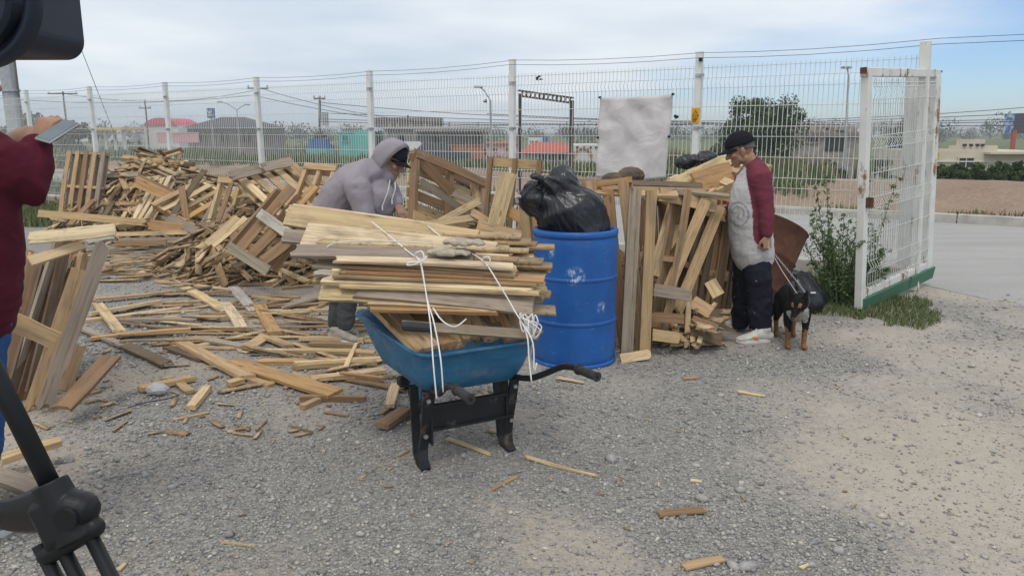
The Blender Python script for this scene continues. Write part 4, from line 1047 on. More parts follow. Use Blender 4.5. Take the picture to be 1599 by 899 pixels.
def heap_boards(n, zf, cx, cy, rx, ry, where, group, tones, Lr=(.4, 1.1), lift=(-.02, .12), flat=.4):
    for i in range(n):
        p, d, nr = on_mound(zf, cx, cy, rx, ry, flat, lift); L = random.uniform(*Lr); tn = random.choice(tones)
        a, b = p - d * L / 2, p + d * L / 2
        for q in (a, b): q.z = max(q.z, .02)
        short = L < (Lr[0] + Lr[1]) / 2
        board(a, b, random.choice((.06, .075, .09, .10)), random.choice((.014, .018, .02)), tn, '%s %s broken board thrown %s' % (WORD[tn], 'short' if short else 'long', where), group, nr)
TN = ('tan', 'pale', 'pale', 'brown', 'grey', 'orange', 'tan', 'cream', 'grey', 'dark')

# far heap by the fence
hx, hy = -5.85, 12.7
zf1 = mound(hx, hy, 1.62, 1.5, 1.18, 1.5)
scraps('far_heap_boards', 150, lambda: on_mound(zf1, hx, hy, 1.5, 1.4, .4, (-.04, .10)), (.4, 1.1), (.06, .10), (.014, .02))
scraps('far_heap_splinters', 1500, lambda: on_mound(zf1, hx, hy, 1.62, 1.5, .4, (-.18, .05)), (.22, .85), (.02, .06), (.007, .016))
heap_boards(34, zf1, hx, hy, 1.45, 1.4, 'on the far heap', 'boards in the far heap', TN)
pallet(W(98, 346, 11.9), W(157, 350, 11.7), W(110, 238, 12.2), 'weathered pallet standing upright beside the far splinter heap', n_slats=8, sw=.08, tones=('tan', 'grey', 'brown', 'grey'), flip=-1, back=5)
pallet(W(196, 262, 13.4), W(287, 236, 13.4), W(222, 300, 12.4), 'skeletal pallet lying on top of the far splinter heap', n_slats=4, sw=.07, tones=('brown', 'grey'), back=0, skip=(2,))
def px_board(x0, y0, Y0, x1, y1, Y1, w, tn, lab, grp=None, normal=(0, -1, .3), t=.02, **k): return board(W(x0, y0, Y0), W(x1, y1, Y1), w, t, tn, lab, grp, normal, **k)
PB = [
 (212, 283, 11.6, 345, 345, 11.3, .16, 'orange', 'wide orange toned board sloping down the front of the far heap'),
 (218, 275, 11.9, 325, 322, 11.4, .05, 'brown', 'narrow brown lath lying above the wide orange board'),
 (283, 290, 11.2, 292, 348, 10.9, .09, 'brown', 'short brown board standing upright in front of the far heap'),
 (270, 335, 11.0, 322, 262, 11.5, .09, 'dark', 'dark stained board slanting up across the far heap'),
 (160, 340, 11.5, 190, 290, 11.9, .05, 'cream', 'thin cream strip leaning beside the black hollow of the far heap'),
 (168, 343, 11.5, 205, 292, 11.9, .05, 'pale', 'second thin pale strip leaning beside the black hollow of the far heap'),
 (108, 352, 11.0, 165, 292, 12.2, .10, 'brown', 'brown board leaning against the upright far pallet'),
 (60, 333, 10.6, 232, 348, 10.4, .10, 'tan', 'long tan board lying level at the foot of the upright far pallet'),
 (230, 350, 10.6, 320, 362, 10.3, .15, 'orange', 'short wide orange board at the foot of the far heap'),
 (262, 338, 10.7, 310, 362, 10.2, .12, 'grey', 'grey board sloping over the short wide orange board'),
 (318, 350, 10.6, 348, 296, 10.9, .10, 'grey', 'grey board leaning to the gate side of the far heap'),
 (332, 355, 10.4, 392, 300, 10.5, .05, 'brown', 'thin brown lath crossing in front of the grey leaning board'),
 (185, 376, 10.3, 300, 374, 10.1, .08, 'grey', 'long grey board lying at the near edge of the far heap'),
 (175, 366, 10.5, 330, 362, 10.3, .06, 'pale', 'long pale board just behind the grey one at the near edge of the far heap'),
 (180, 380, 10.2, 260, 378, 10.0, .07, 'brown', 'short brown board nearest the gravel below the far heap'),
]
for b in PB: px_board(*b)

pallet(W(236, 318, 11.2), W(322, 362, 10.7), W(276, 262, 12.1), 'broken pallet sunk in the gate side slope of the far heap', n_slats=6, sw=.10, tones=('pale', 'tan', 'orange'), back=2, skip=(4,))
pallet(W(180, 352, 11.3), W(232, 340, 11.2), W(200, 290, 12.2), 'small broken pallet lying under the black hollow of the far heap', n_slats=5, sw=.09, tones=('pale', 'cream', 'tan'), back=2, skip=(1,))
pallet(W(322, 372, 9.3), W(348, 280, 9.7), W(392, 372, 9.2), 'leaning broken pallet between the far heap and the tipped big pallet', n_slats=6, sw=.09, tones=('tan', 'pale', 'grey'), back=2, skip=(3,))
pallet(W(455, 330, 8.6), W(480, 262, 9.0), W(505, 340, 8.5), 'half pallet poking up right behind the hooded man', n_slats=5, sw=.09, tones=('pale', 'tan'), back=2)

# centre heap with two big broken pallets
mx_, my_ = -2.75, 9.2
zf2 = mound(mx_, my_, 1.5, 1.15, .85, 1.4)
scraps('broken_pallet_boards', 110, lambda: on_mound(zf2, mx_, my_, 1.4, 1.05, .4, (-.04, .10)), (.35, .9), (.06, .10), (.014, .02))
scraps('broken_pallet_splinters', 1300, lambda: on_mound(zf2, mx_, my_, 1.5, 1.15, .4, (-.15, .05)), (.20, .75), (.018, .055), (.007, .016))
heap_boards(28, zf2, mx_, my_, 1.4, 1.05, 'among the two broken pallets', 'boards among the broken pallets', TN, (.35, .9))
pallet(W(362, 272, 8.9), W(455, 258, 9.4), W(432, 345, 8.1), 'big grey topped pallet tipped against the middle heap', n_slats=5, sw=.10, tones=('tan', 'pale', 'tan'), str_tone='brown', back=2, flip=-1, n_str=3)
pallet(W(362, 398, 7.9), W(440, 305, 8.3), W(432, 428, 7.3), 'broken orange pallet lying on edge with open bays', n_slats=3, sw=.10, tones=('tan', 'brown', 'orange'), str_tone='brown', back=0, depth=.13)
CB = [
 (357, 276, 8.5, 412, 262, 9.0, .13, 'grey', 'grey board capping the top edge of the tipped big pallet'),
 (410, 262, 8.9, 458, 252, 9.3, .12, 'grey', 'second grey board capping the tipped big pallet'),
 (458, 258, 9.1, 492, 292, 8.7, .08, 'tan', 'tan board falling away from the corner of the tipped big pallet'),
 (365, 400, 7.4, 456, 292, 7.9, .10, 'brown', 'thick brown beam rising across the broken orange pallet'),
 (404, 332, 7.6, 470, 378, 7.3, .10, 'ash', 'ash grey board crossing the thick brown beam'),
 (352, 382, 7.3, 420, 424, 7.0, .10, 'grey', 'grey board running down off the broken orange pallet to the gravel'),
 (392, 398, 7.3, 432, 358, 7.5, .10, 'brown', 'short brown bearer inside the broken orange pallet'),
 (410, 408, 7.2, 452, 376, 7.4, .10, 'brown', 'second short brown bearer nearest the tied load'),
 (322, 382, 7.9, 372, 338, 8.2, .07, 'pale', 'pale strip leaning on the broken orange pallet'),
 (332, 384, 7.8, 384, 340, 8.1, .06, 'pale', 'second pale strip leaning on the broken orange pallet'),
 (466, 320, 7.9, 492, 290, 8.1, .08, 'orange', 'orange board end poking out beside the hooded man'),
 (476, 296, 8.2, 492, 318, 8.0, .07, 'pale', 'pale board end poking out beside the hooded man'),
 (452, 345, 7.4, 540, 322, 8.2, .08, 'pale', 'pale board lying behind the tied load'),
 (338, 352, 8.3, 362, 285, 8.8, .05, 'brown', 'brown lath standing at the far edge of the tipped big pallet'),
]
for b in CB: px_board(*b)

# heap behind the hooded man and the tied load
ex, ey = -.55, 8.3
zf3 = mound(ex, ey, 1.35, 1.1, .62, 1.4)
scraps('fence_heap_boards', 70, lambda: on_mound(zf3, ex, ey, 1.25, 1.0, .4, (-.04, .10)), (.35, .9), (.06, .10), (.014, .02))
scraps('fence_heap_splinters', 900, lambda: on_mound(zf3, ex, ey, 1.35, 1.1, .4, (-.15, .05)), (.20, .75), (.018, .055), (.007, .016))
heap_boards(14, zf3, ex, ey, 1.25, 1.0, 'behind the tied load and drum', 'boards behind the load', TN, (.35, .9))
pallet(W(634, 345, 7.4), W(640, 236, 7.7), W(745, 358, 8.2), 'pallet standing on its end beside the hooded man', n_slats=6, sw=.09, tones=('pale', 'tan', 'brown'), back=2, depth=.11)
pallet(W(754, 372, 7.5), W(764, 246, 7.6), W(836, 390, 7.4), 'open pallet frame standing behind the black bag', n_slats=3, sw=.08, tones=('tan', 'grey', 'brown'), str_tone='brown', back=0, n_str=3)
DB = [
 (640, 234, 7.6, 712, 306, 7.9, .10, 'brown', 'reddish brown board along the top of the pallet beside the hooded man'),
 (655, 282, 7.5, 735, 334, 7.8, .07, 'grey', 'grey board sloping across the pallet beside the hooded man'),
 (710, 272, 8.4, 742, 300, 8.6, .10, 'grey', 'short weathered board at the fence behind the load'),
 (738, 285, 8.3, 748, 322, 8.2, .08, 'tan', 'tan board end standing in the heap at the fence'),
 (700, 298, 7.9, 770, 328, 7.7, .08, 'grey', 'grey board sloping toward the open pallet frame'),
 (680, 350, 7.2, 752, 312, 7.5, .07, 'pale', 'pale board rising toward the open pallet frame'),
 (655, 352, 7.1, 750, 338, 7.2, .06, 'pale', 'pale board lying level behind the tied load'),
 (768, 372, 7.0, 795, 268, 7.15, .15, 'pale', 'wide pale board standing in front of the open pallet frame'),
 (735, 330, 7.2, 770, 350, 7.1, .07, 'tan', 'short tan board beside the wide pale standing board'),
 (775, 318, 7.2, 830, 350, 7.0, .10, 'orange', 'orange board sloping behind the black bag'),
 (785, 390, 6.9, 822, 345, 7.0, .07, 'brown', 'brown board crossing low behind the blue drum'),
 (745, 352, 7.0, 830, 372, 6.7, .10, 'tan', 'tan board lying low between the load and the drum'),
 (760, 392, 6.4, 830, 412, 6.2, .08, 'brown', 'brown board lying between the tied load and the drum'),
]
for b in DB: px_board(*b)

# leaning pallets right of the drum
def box_px(*a): return [W(*p) for p in a]
pallet(W(838, 560, 5.95), W(1010, 553, 5.55), W(842, 296, 6.05), 'upright pallet with vertical slats standing right behind the blue drum', n_slats=8, sw=.085, tones=('tan', 'brown', 'tan', 'orange'), back=3, depth=.12)
for (x0, y0, x1, y1, w, tn, lab) in ((978, 553, 992, 294, .085, 'grey', 'thick weathered upright at the corner of the pallet beside the drum'), (1006, 550, 1017, 297, .075, 'tan', 'thick tan upright next to the weathered corner upright')):
    px_board(x0, y0, 5.42, x1, y1, 5.5, w, tn, lab, t=.06, brk=(0, 0), bow=.004)
for (A, B, C, lab, tn) in ((W(1014, 512, 5.62), W(1088, 522, 6.25), W(1066, 300, 5.95), 'front leaning pallet with slanted slats right beside the corner uprights', ('tan', 'brown', 'tan', 'grey', 'brown')),
                           (W(1038, 522, 5.80), W(1108, 524, 6.40), W(1096, 306, 6.12), 'second leaning pallet, its slats slanting behind the front one', ('brown', 'brown', 'orange', 'dark')),
                           (W(1062, 530, 5.95), W(1122, 524, 6.50), W(1118, 318, 6.26), 'third leaning pallet in the slanted row toward the capped man', ('brown', 'tan', 'dark')),
                           (W(1084, 528, 6.15), W(1136, 520, 6.65), W(1134, 338, 6.42), 'last leaning pallet of the slanted row, nearest the capped man', ('brown', 'dark', 'tan'))):
    pallet(A, B, C, lab, n_slats=6, sw=.10, tones=tn, back=3, depth=.11, flip=-1)
pallet(W(1000, 540, 6.3), W(1130, 530, 6.7), W(1010, 310, 6.6), 'dark stained pallet standing deep behind the slanted row', n_slats=8, sw=.10, tones=('brown', 'dark', 'brown'), back=3)
pallet(W(1015, 292, 6.6), W(1142, 240, 7.0), W(1040, 330, 6.1), 'pale pallet thrown on top of the leaning pallets', n_slats=5, sw=.10, tones=('pale', 'pale', 'tan'), back=3, flip=-1, str_tone='pale')
RB = [
 (1034, 472, 5.62, 1104, 308, 5.85, .085, 'tan', 'long slanted tan board leaning on the pallets beside the corner uprights'),
 (1052, 498, 5.66, 1124, 322, 5.95, .085, 'tan', 'long slanted board nearest the capped man, leaning parallel to another tan one'),
 (1020, 430, 5.7, 1056, 306, 5.95, .085, 'pale', 'pale slanted board close to the corner uprights'),
 (1018, 410, 5.8, 1062, 350, 5.9, .12, 'pale', 'short wide pale board wedged between the corner uprights and slanted boards'),
 (1028, 303, 5.75, 1118, 322, 5.9, .10, 'tan', 'level tan rail across the top of the leaning pallets'),
 (1085, 318, 5.95, 1136, 336, 6.1, .13, 'tan', 'short tan board at the top end of the leaning pallets'),
 (1090, 300, 6.25, 1150, 282, 6.6, .34, 'orange', 'square orange plywood sheet propped on top of the leaning pallets'),
 (1025, 300, 6.1, 1150, 242, 6.8, .11, 'pale', 'long pale edge board of the top pallet rising to the capped man'),
 (1074, 455, 6.0, 1120, 366, 6.2, .05, 'dark', 'dark lath leaning in the shadowed end of the stack'),
 (1098, 470, 6.1, 1118, 380, 6.3, .06, 'brown', 'brown lath leaning at the shadowed end of the stack'),
 (1108, 438, 5.95, 1122, 462, 5.9, .10, 'pale', 'pale sawn block end facing outward near the capped man'),
 (1020, 452, 5.55, 1082, 462, 5.6, .09, 'grey', 'grey crosspiece low on the leaning pallets'),
 (1016, 495, 5.5, 1068, 498, 5.5, .075, 'brown', 'brown crosspiece near the foot of the leaning pallets'),
 (1018, 522, 5.45, 1062, 528, 5.45, .085, 'tan', 'broken tan board at the foot of the leaning pallets'),
 (1072, 545, 5.6, 1076, 455, 5.75, .04, 'pale', 'thin pale strip standing at the foot of the leaning pallets'),
 (1080, 470, 5.75, 1110, 488, 5.7, .10, 'tan', 'splintered tan block in the low pile by the white shoes'),
 (1078, 500, 5.7, 1120, 515, 5.65, .09, 'brown', 'brown chunk in the low pile by the white shoes'),
 (1080, 515, 5.6, 1126, 530, 5.6, .10, 'dark', 'dark brown chunk closest to the white shoes'),
 (1088, 486, 5.85, 1130, 492, 5.8, .08, 'dark', 'dark chunk at the back of the low pile by the white shoes'),
 (968, 560, 5.3, 1016, 552, 5.35, .07, 'pale', 'pale broken foot board below the corner uprights'),
]
for b in RB: px_board(*b)
for (x0, y0, x1, y1, Y, w, tn, lab) in ((868, 285, 1098, 291, 6.15, .10, 'dark', 'long dark board lying along the top of the pallet stack'), (880, 292, 1108, 300, 6.0, .10, 'brown', 'long brown board on the pallet stack just below the dark one'), (900, 298, 1060, 304, 5.85, .09, 'tan', 'long tan rail on the front top edge of the pallet stack'), (1040, 296, 1142, 307, 5.9, .05, 'grey', 'thin grey lath overhanging the top of the pallet stack')):
    board(W(x0, y0, Y), W(x1, y1, Y - .1), w, .022, tn, lab, normal=(0, -.35, 1))
scraps('pallet_stack_splinters', 200, lambda: (Vector((random.uniform(.95, 1.50), random.uniform(6.2, 6.9), random.uniform(.03, .5))), (random.gauss(0, .5), random.gauss(0, .6), 1 if random.random() < .5 else random.gauss(0, .4)), (random.gauss(0, 1), random.gauss(-.8, .5), random.gauss(0, .5))), (.2, .6), (.05, .1))
scraps('low_pile_splinters', 150, lambda: (Vector((random.uniform(1.18, 1.50), random.uniform(5.65, 6.2), random.uniform(.02, .22))), (random.gauss(0, 1), random.gauss(0, 1), random.gauss(0, .3)), (random.gauss(0, .4), random.gauss(-.3, .4), 1)), (.18, .5), (.03, .07), (.01, .018))
for k, (px, py) in enumerate(((985, 275), (960, 280))):
    p = W(px, py, 6.5); mb = MB(); mb.ell(p, (.12, .09, .06 if k else .08), n=9, m=6); tag(mb.build('bark_chunk', MAT['bark'], smooth=False), 'brown %s chunk on top of the pallet stack below the white banner' % ('flat bark' if k else 'lumpy bark'), 'bark')

# stack leaning at the edge beside the maroon jacket
GB = [
 (62, 655, 4.25, 166, 368, 4.75, .085, 'grey', 'long grey brown board leaning at the outer edge of the near stack'),
 (46, 652, 4.3, 124, 420, 4.7, .09, 'tan', 'tan board leaning in the near stack second from its outer edge'),
 (95, 612, 4.45, 122, 535, 4.6, .10, 'tan', 'tan board leaning low against the outer edge of the near stack'),
 (95, 640, 4.05, 174, 556, 4.5, .12, 'brown', 'loose brown plank lying on the gravel at the foot of the near stack'),
 (42, 372, 4.2, 182, 358, 4.35, .07, 'cream', 'cream board laid level across the top of the near stack'),
 (45, 408, 4.15, 133, 380, 4.35, .06, 'pale', 'pale board laid across the near stack below the cream one'),
 (18, 500, 4.0, 88, 532, 4.1, .10, 'tan', 'tan crosspiece nailed across the near stack by the jacket hem'),
 (128, 374, 4.7, 170, 366, 4.9, .10, 'ash', 'pale grey board end at the top outer corner of the near stack'),
 (2, 528, 4.0, 26, 478, 4.05, .06, 'tan', 'short tan board end under the jacket hem'),
]
for b in GB: px_board(*b, normal=(.55, -.8, .2) if b[1] > 560 and b[8].find('leaning') > 0 else ((0, -.3, 1) if 'loose' in b[8] else (0, -1, .35)))
tl = ('brown', 'tan', 'brown', 'dark', 'tan', 'grey', 'orange', 'brown')
for i in range(30):
    u = i / 29; x0 = -25 + 100 * u + random.uniform(-8, 8); x1 = 45 + 95 * u + random.uniform(-10, 10); tn = tl[i % 8]; top = random.uniform(372, 425); Yb = 4.45 + random.uniform(-.05, .55)
    px_board(x0, 640 - 25 * random.random(), Yb, x1, top, Yb + .45, random.choice((.05, .07, .09)), tn, '%s board leaning in the near stack, %s out from the maroon jacket' % (WORD[tn], ORD[i]), 'boards in the near stack', normal=(.9, -.35 + random.gauss(0, .25), .1), t=.022)
px_board(0, 718, 3.45, 96, 688, 3.6, .09, 'tan', 'tan board lying on the gravel behind the tripod leg', normal=(0, 0, 1), t=.03)
px_board(-20, 738, 3.3, 58, 765, 3.1, .10, 'grey', 'grey board lying on the gravel right behind the tripod leg', normal=(0, 0, 1), t=.03)

# boards strewn over the gravel: (x0, y0, x1, y1, width, tone, lift, label)
GD = [
 (208, 429, 290, 405, .08, 'pale', .03, 'pale bent lath lying furthest from the load, pointing at the broken pallets'),
 (286, 406, 362, 386, .08, 'pale', .06, 'pale bent lath tucked under the broken orange pallet'),
 (214, 434, 338, 430, .06, 'grey', .02, 'greyish lath just in front of the pale bent lath'),
 (240, 438, 362, 453, .05, 'pale', .02, 'pale lath angled under the greyish lath'),
 (322, 428, 458, 425, .05, 'tan', .03, 'long thin tan lath at the foot of the broken orange pallet'),
 (340, 434, 432, 441, .05, 'pale', .02, 'thin pale lath just in front of the long thin tan one'),
 (266, 459, 334, 447, .06, 'dark', .03, 'dark board end lying between pale laths'),
 (140, 466, 266, 454, .08, 'tan', .05, 'tan board running from the near stack to the dark board end'),
 (140, 488, 252, 468, .09, 'pale', .05, 'thick pale board crossing beside the near stack'),
 (130, 500, 284, 481, .06, 'pale', .02, 'narrow pale board nearest the thick grey one'),
 (288, 448, 354, 486, .10, 'pale', .03, 'pale board lying askew in the middle of the gravel'),
 (350, 472, 378, 514, .10, 'cream', .02, 'short cream board touching the askew pale board'),
 (364, 449, 398, 486, .11, 'ash', .02, 'whitish grey short board on the open gravel'),
 (404, 474, 430, 521, .11, 'orange', .03, 'short orange board lying square to the thin laths'),
 (376, 490, 478, 487, .06, 'tan', .02, 'tan lath passing under the short orange board'),
 (394, 461, 458, 469, .05, 'pale', .02, 'small pale lath beside the whitish grey board'),
 (440, 480, 510, 459, .08, 'grey', .04, 'grey board end near the feet of the hooded man'),
 (474, 488, 516, 467, .08, 'tan', .02, 'tan board end under the grey one near the hooded man'),
 (186, 498, 306, 500, .07, 'grey', .04, 'thick grey beam lying level beside the near stack'),
 (140, 528, 298, 514, .08, 'orange', .03, 'long orange toned board just before the thick grey beam'),
 (150, 470, 188, 518, .09, 'pale', .05, 'pale board slanting from the near stack over other boards'),
 (292, 521, 514, 521, .04, 'tan', .02, 'very long thin tan lath lying level across the gravel'),
 (384, 543, 416, 524, .10, 'tan', .04, 'short split tan block beside a smaller block'),
 (418, 528, 452, 541, .09, 'tan', .03, 'smaller tan block lying next to the short split block'),
 (300, 528, 448, 555, .07, 'grey', .02, 'long grey lath lying across the middle of the gravel'),
 (284, 535, 388, 588, .11, 'tan', .04, 'wide tan plank pointing at the wheelbarrow leg'),
 (358, 560, 524, 613, .12, 'orange', .05, 'thick orange brown plank lying closest to the wheelbarrow'),
 (258, 541, 318, 562, .07, 'dark', .02, 'dark nail studded board end beside the wide tan plank'),
 (196, 538, 262, 568, .09, 'dark', .04, 'dark grey board with bent nails near the near stack'),
 (120, 508, 268, 570, .08, 'grey', .03, 'grey board running down from the near stack'),
 (468, 529, 568, 531, .06, 'pale', .03, 'pale board end lying level before the hooded man'),
 (482, 537, 562, 540, .06, 'brown', .03, 'brown board end lying level below the pale one'),
 (436, 549, 586, 552, .06, 'tan', .02, 'tan lath running under the blue tray'),
 (400, 565, 596, 561, .07, 'orange', .02, 'orange lath running behind the wheelbarrow'),
 (454, 572, 592, 565, .06, 'tan', .03, 'tan lath nearest the wheelbarrow wheel'),
 (540, 572, 557, 534, .04, 'pale', .05, 'small pale splint set across the laths'),
 (486, 590, 602, 576, .08, 'pale', .03, 'pale board half under the tray'),
 (532, 584, 598, 592, .05, 'orange', .03, 'orange splint lying on the pale board beside the tray'),
 (452, 586, 494, 597, .08, 'tan', .02, 'tan block between the thick plank and the pale board'),
 (468, 621, 572, 622, .05, 'brown', .02, 'thin brown lath lying level before the wheelbarrow leg'),
 (216, 606, 304, 588, .08, 'tan', .03, 'tan board with a dark end beside the clear plastic scrap'),
 (280, 597, 297, 612, .06, 'tan', .02, 'small tan chip beside the dark ended board'),
 (297, 635, 324, 603, .06, 'pale', .03, 'small pale board pointing at the wide tan plank'),
 (268, 654, 328, 642, .03, 'tan', .01, 'thin tan splinter in front of the small pale board'),
 (356, 598, 378, 592, .07, 'tan', .03, 'tan block under the end of the wide tan plank'),
 (390, 592, 424, 602, .06, 'tan', .01, 'ragged tan splinter just before the wide plank end'),
 (596, 664, 634, 638, .08, 'brown', .04, 'brown board end beneath the wheelbarrow'),
 (608, 635, 618, 600, .06, 'pale', .03, 'pale splint standing out behind the wheelbarrow leg'),
 (472, 637, 498, 626, .05, 'tan', .01, 'small chip just before the thin brown lath'),
 (505, 642, 545, 649, .025, 'brown', .01, 'reddish bark splinter before the wheelbarrow leg'),
 (360, 376, 410, 398, .08, 'pale', .04, 'pale board lying under the broken orange pallet'),
 (300, 395, 372, 402, .08, 'pale', .04, 'pale board at the foot of the broken orange pallet'),
 (448, 414, 520, 400, .07, 'brown', .06, 'brown board lying just behind the load ends'),
 (452, 437, 500, 420, .09, 'tan', .04, 'tan board lying under the load ends'),
 (440, 450, 490, 446, .05, 'tan', .02, 'tan lath lying below the load ends'),
 (698, 684, 768, 712, .030, 'pale', .012, 'pale splinter lying just beyond the wheelbarrow foot'),
 (818, 713, 938, 744, .028, 'pale', .012, 'long pale splinter lying alone on the gravel'),
 (870, 590, 912, 598, .045, 'cream', .014, 'cream chip lying beneath the far handle grip'),
 (1153, 609, 1195, 617, .035, 'pale', .012, 'pale chip lying alone toward the dog'),
 (1066, 588, 1090, 587, .04, 'tan', .012, 'tan chip below the leaning pallets'),
 (1065, 886, 1132, 873, .048, 'tan', .014, 'split tan chip lying nearest the camera'),
 (1026, 803, 1100, 797, .055, 'brown', .014, 'reddish brown bark strip lying on the sandy lane'),
 (768, 766, 806, 746, .02, 'orange', .008, 'tiny orange splinter near the long pale one'),
 (1078, 750, 1096, 753, .02, 'cream', .008, 'tiny cream chip in the blue gravel'),
 (1250, 888, 1264, 882, .02, 'cream', .008, 'tiny cream chip near the corner of the gravel'),
 (620, 712, 640, 704, .02, 'tan', .008, 'tiny tan chip beside the near wheelbarrow foot'),
 (184, 890, 196, 878, .02, 'pale', .01, 'tiny pale chip near the tripod'),
 (345, 846, 400, 850, .012, 'pale', .006, 'straw thin pale splinter toward the tripod'),
]
for (x0, y0, x1, y1, w, tn, lf, lab) in GD:
    t = .007 if w < .05 or 'bark strip' in lab else .02 if 'splinter' in lab else random.choice((.02, .022, .03))
    a, b = G(x0, y0, lf), G(x1, y1, lf)
    for q in (a, b): q.z = float(ground_z(np.array([q.x]), np.array([q.y]))[0]) + max(lf * .8, t * .55)
    big = w >= .05
    board(a, b, w, t, tn, lab, 'boards strewn on the gravel', (random.gauss(0, .08), random.gauss(0, .08), 1), name='plank' if big else 'wood_chip', cat='plank' if big else 'wood chip', taper=0 if big else random.uniform(.2, .6))
def yard_bits():
    while True:
        px, py = random.uniform(60, 780), 380 + 300 * random.random() ** 1.2
        if random.random() < 1 - abs(px - 380) / 520: break
    p = G(px, py); p.z = float(ground_z(np.array([p.x]), np.array([p.y]))[0]) + .01
    return p, (random.gauss(0, 1), random.gauss(0, 1), 0), (random.gauss(0, .25), random.gauss(0, .25), 1)
def lath_bits():
    px, py = random.uniform(215, 600), 428 + 175 * random.random() ** 1.3
    p = G(px, py); p.z = float(ground_z(np.array([p.x]), np.array([p.y]))[0]) + random.uniform(.012, .035); th = random.gauss(-.05, .45); return p, (math.cos(th), math.sin(th), random.gauss(0, .02)), (random.gauss(0, .15), random.gauss(0, .15), 1)
scraps('strewn_laths', 64, lath_bits, (.28, .95), (.025, .055), (.008, .016))
scraps('yard_splinters', 200, yard_bits, (.03, .16), (.008, .035), (.004, .012))
def edge_bits():
    px, py = random.uniform(120, 640), random.uniform(366, 440)
    p = G(px, py); p.z = random.uniform(.01, .06); th = random.gauss(0, .6); return p, (math.cos(th), math.sin(th), random.gauss(0, .05)), (random.gauss(0, .2), random.gauss(0, .2), 1)
scraps('heap_edge_splinters', 240, edge_bits, (.15, .7), (.03, .08), (.01, .02))
def front_bits():
    p = G(random.uniform(300, 1500), random.uniform(600, 890)); p.z = float(ground_z(np.array([p.x]), np.array([p.y]))[0]) + .006
    return p, (random.gauss(0, 1), random.gauss(0, 1), 0), (random.gauss(0, .25), random.gauss(0, .25), 1)
scraps('front_splinters', 45, front_bits, (.015, .05), (.004, .012), (.003, .006))
for (px, py, r, lab) in ((985, 651, .030, 'pale flat stone lying alone on the gravel'), (953, 720, .034, 'light grey rounded stone on the gravel past the long splinter'), (1156, 770, .026, 'pale egg shaped stone in the blue gravel'), (1096, 783, .030, 'beige rounded stone beside the bark strip'), (1146, 889, .030, 'pale rounded stone nearest the camera'), (1165, 890, .034, 'grey stone beside the pale rounded one nearest the camera'), (1308, 866, .030, 'lone grey stone near the sandy track edge'), (745, 840, .022, 'pale pebble in the dusty foreground patch'), (875, 648, .02, 'flat pale pebble on dusty ground near the drum')):
    p = G(px, py); P = np.array([[p.x, p.y, float(ground_z(np.array([p.x]), np.array([p.y]))[0])]])
    o = link('stone', blobs('stone', P, np.array([r]), np.array([.6])), MAT['stone']); tag(o, lab, 'stone', 'larger stones on the gravel')
def plastic_scrap():
    p = G(247, 612, .02); m = NM('clear_plastic', .25, 0, .5); m.color((.52, .53, .54)); m.b.inputs['Transmission Weight'].default_value = .35
    mb = MB(); mb.ell(p + Vector((0, 0, .02)), (.075, .05, .035), n=11, m=7)
    o = mb.build('plastic_scrap', m.m); tag(o, 'crumpled clear plastic scrap lying on the gravel by the tan dark ended board', 'plastic')
    me = o.data; co = np.array([v.co[:] for v in me.vertices]); co += (fbm(co * 45, 3) - .5)[:, None] * .03; me.vertices.foreach_set('co', co.astype(np.float32).ravel())
    pts = [G(200, 636, .01), G(228, 628, .02), G(262, 622, .03), G(280, 617, .04), G(268, 612, .03)]
    tag(MB().tube(pts, .004, 5).build('wire_scrap', MAT['cable']), 'bent dark wire lying in front of the clear plastic scrap', 'wire')
    q = G(300, 374, .05); mb = MB(); mb.ell(q, (.06, .04, .03), n=9, m=6); tag(mb.build('blue_scrap', paint('blue_scrap', (.04, .22, .62))), 'small bright blue plastic scrap at the foot of the far heap', 'plastic')
plastic_scrap()

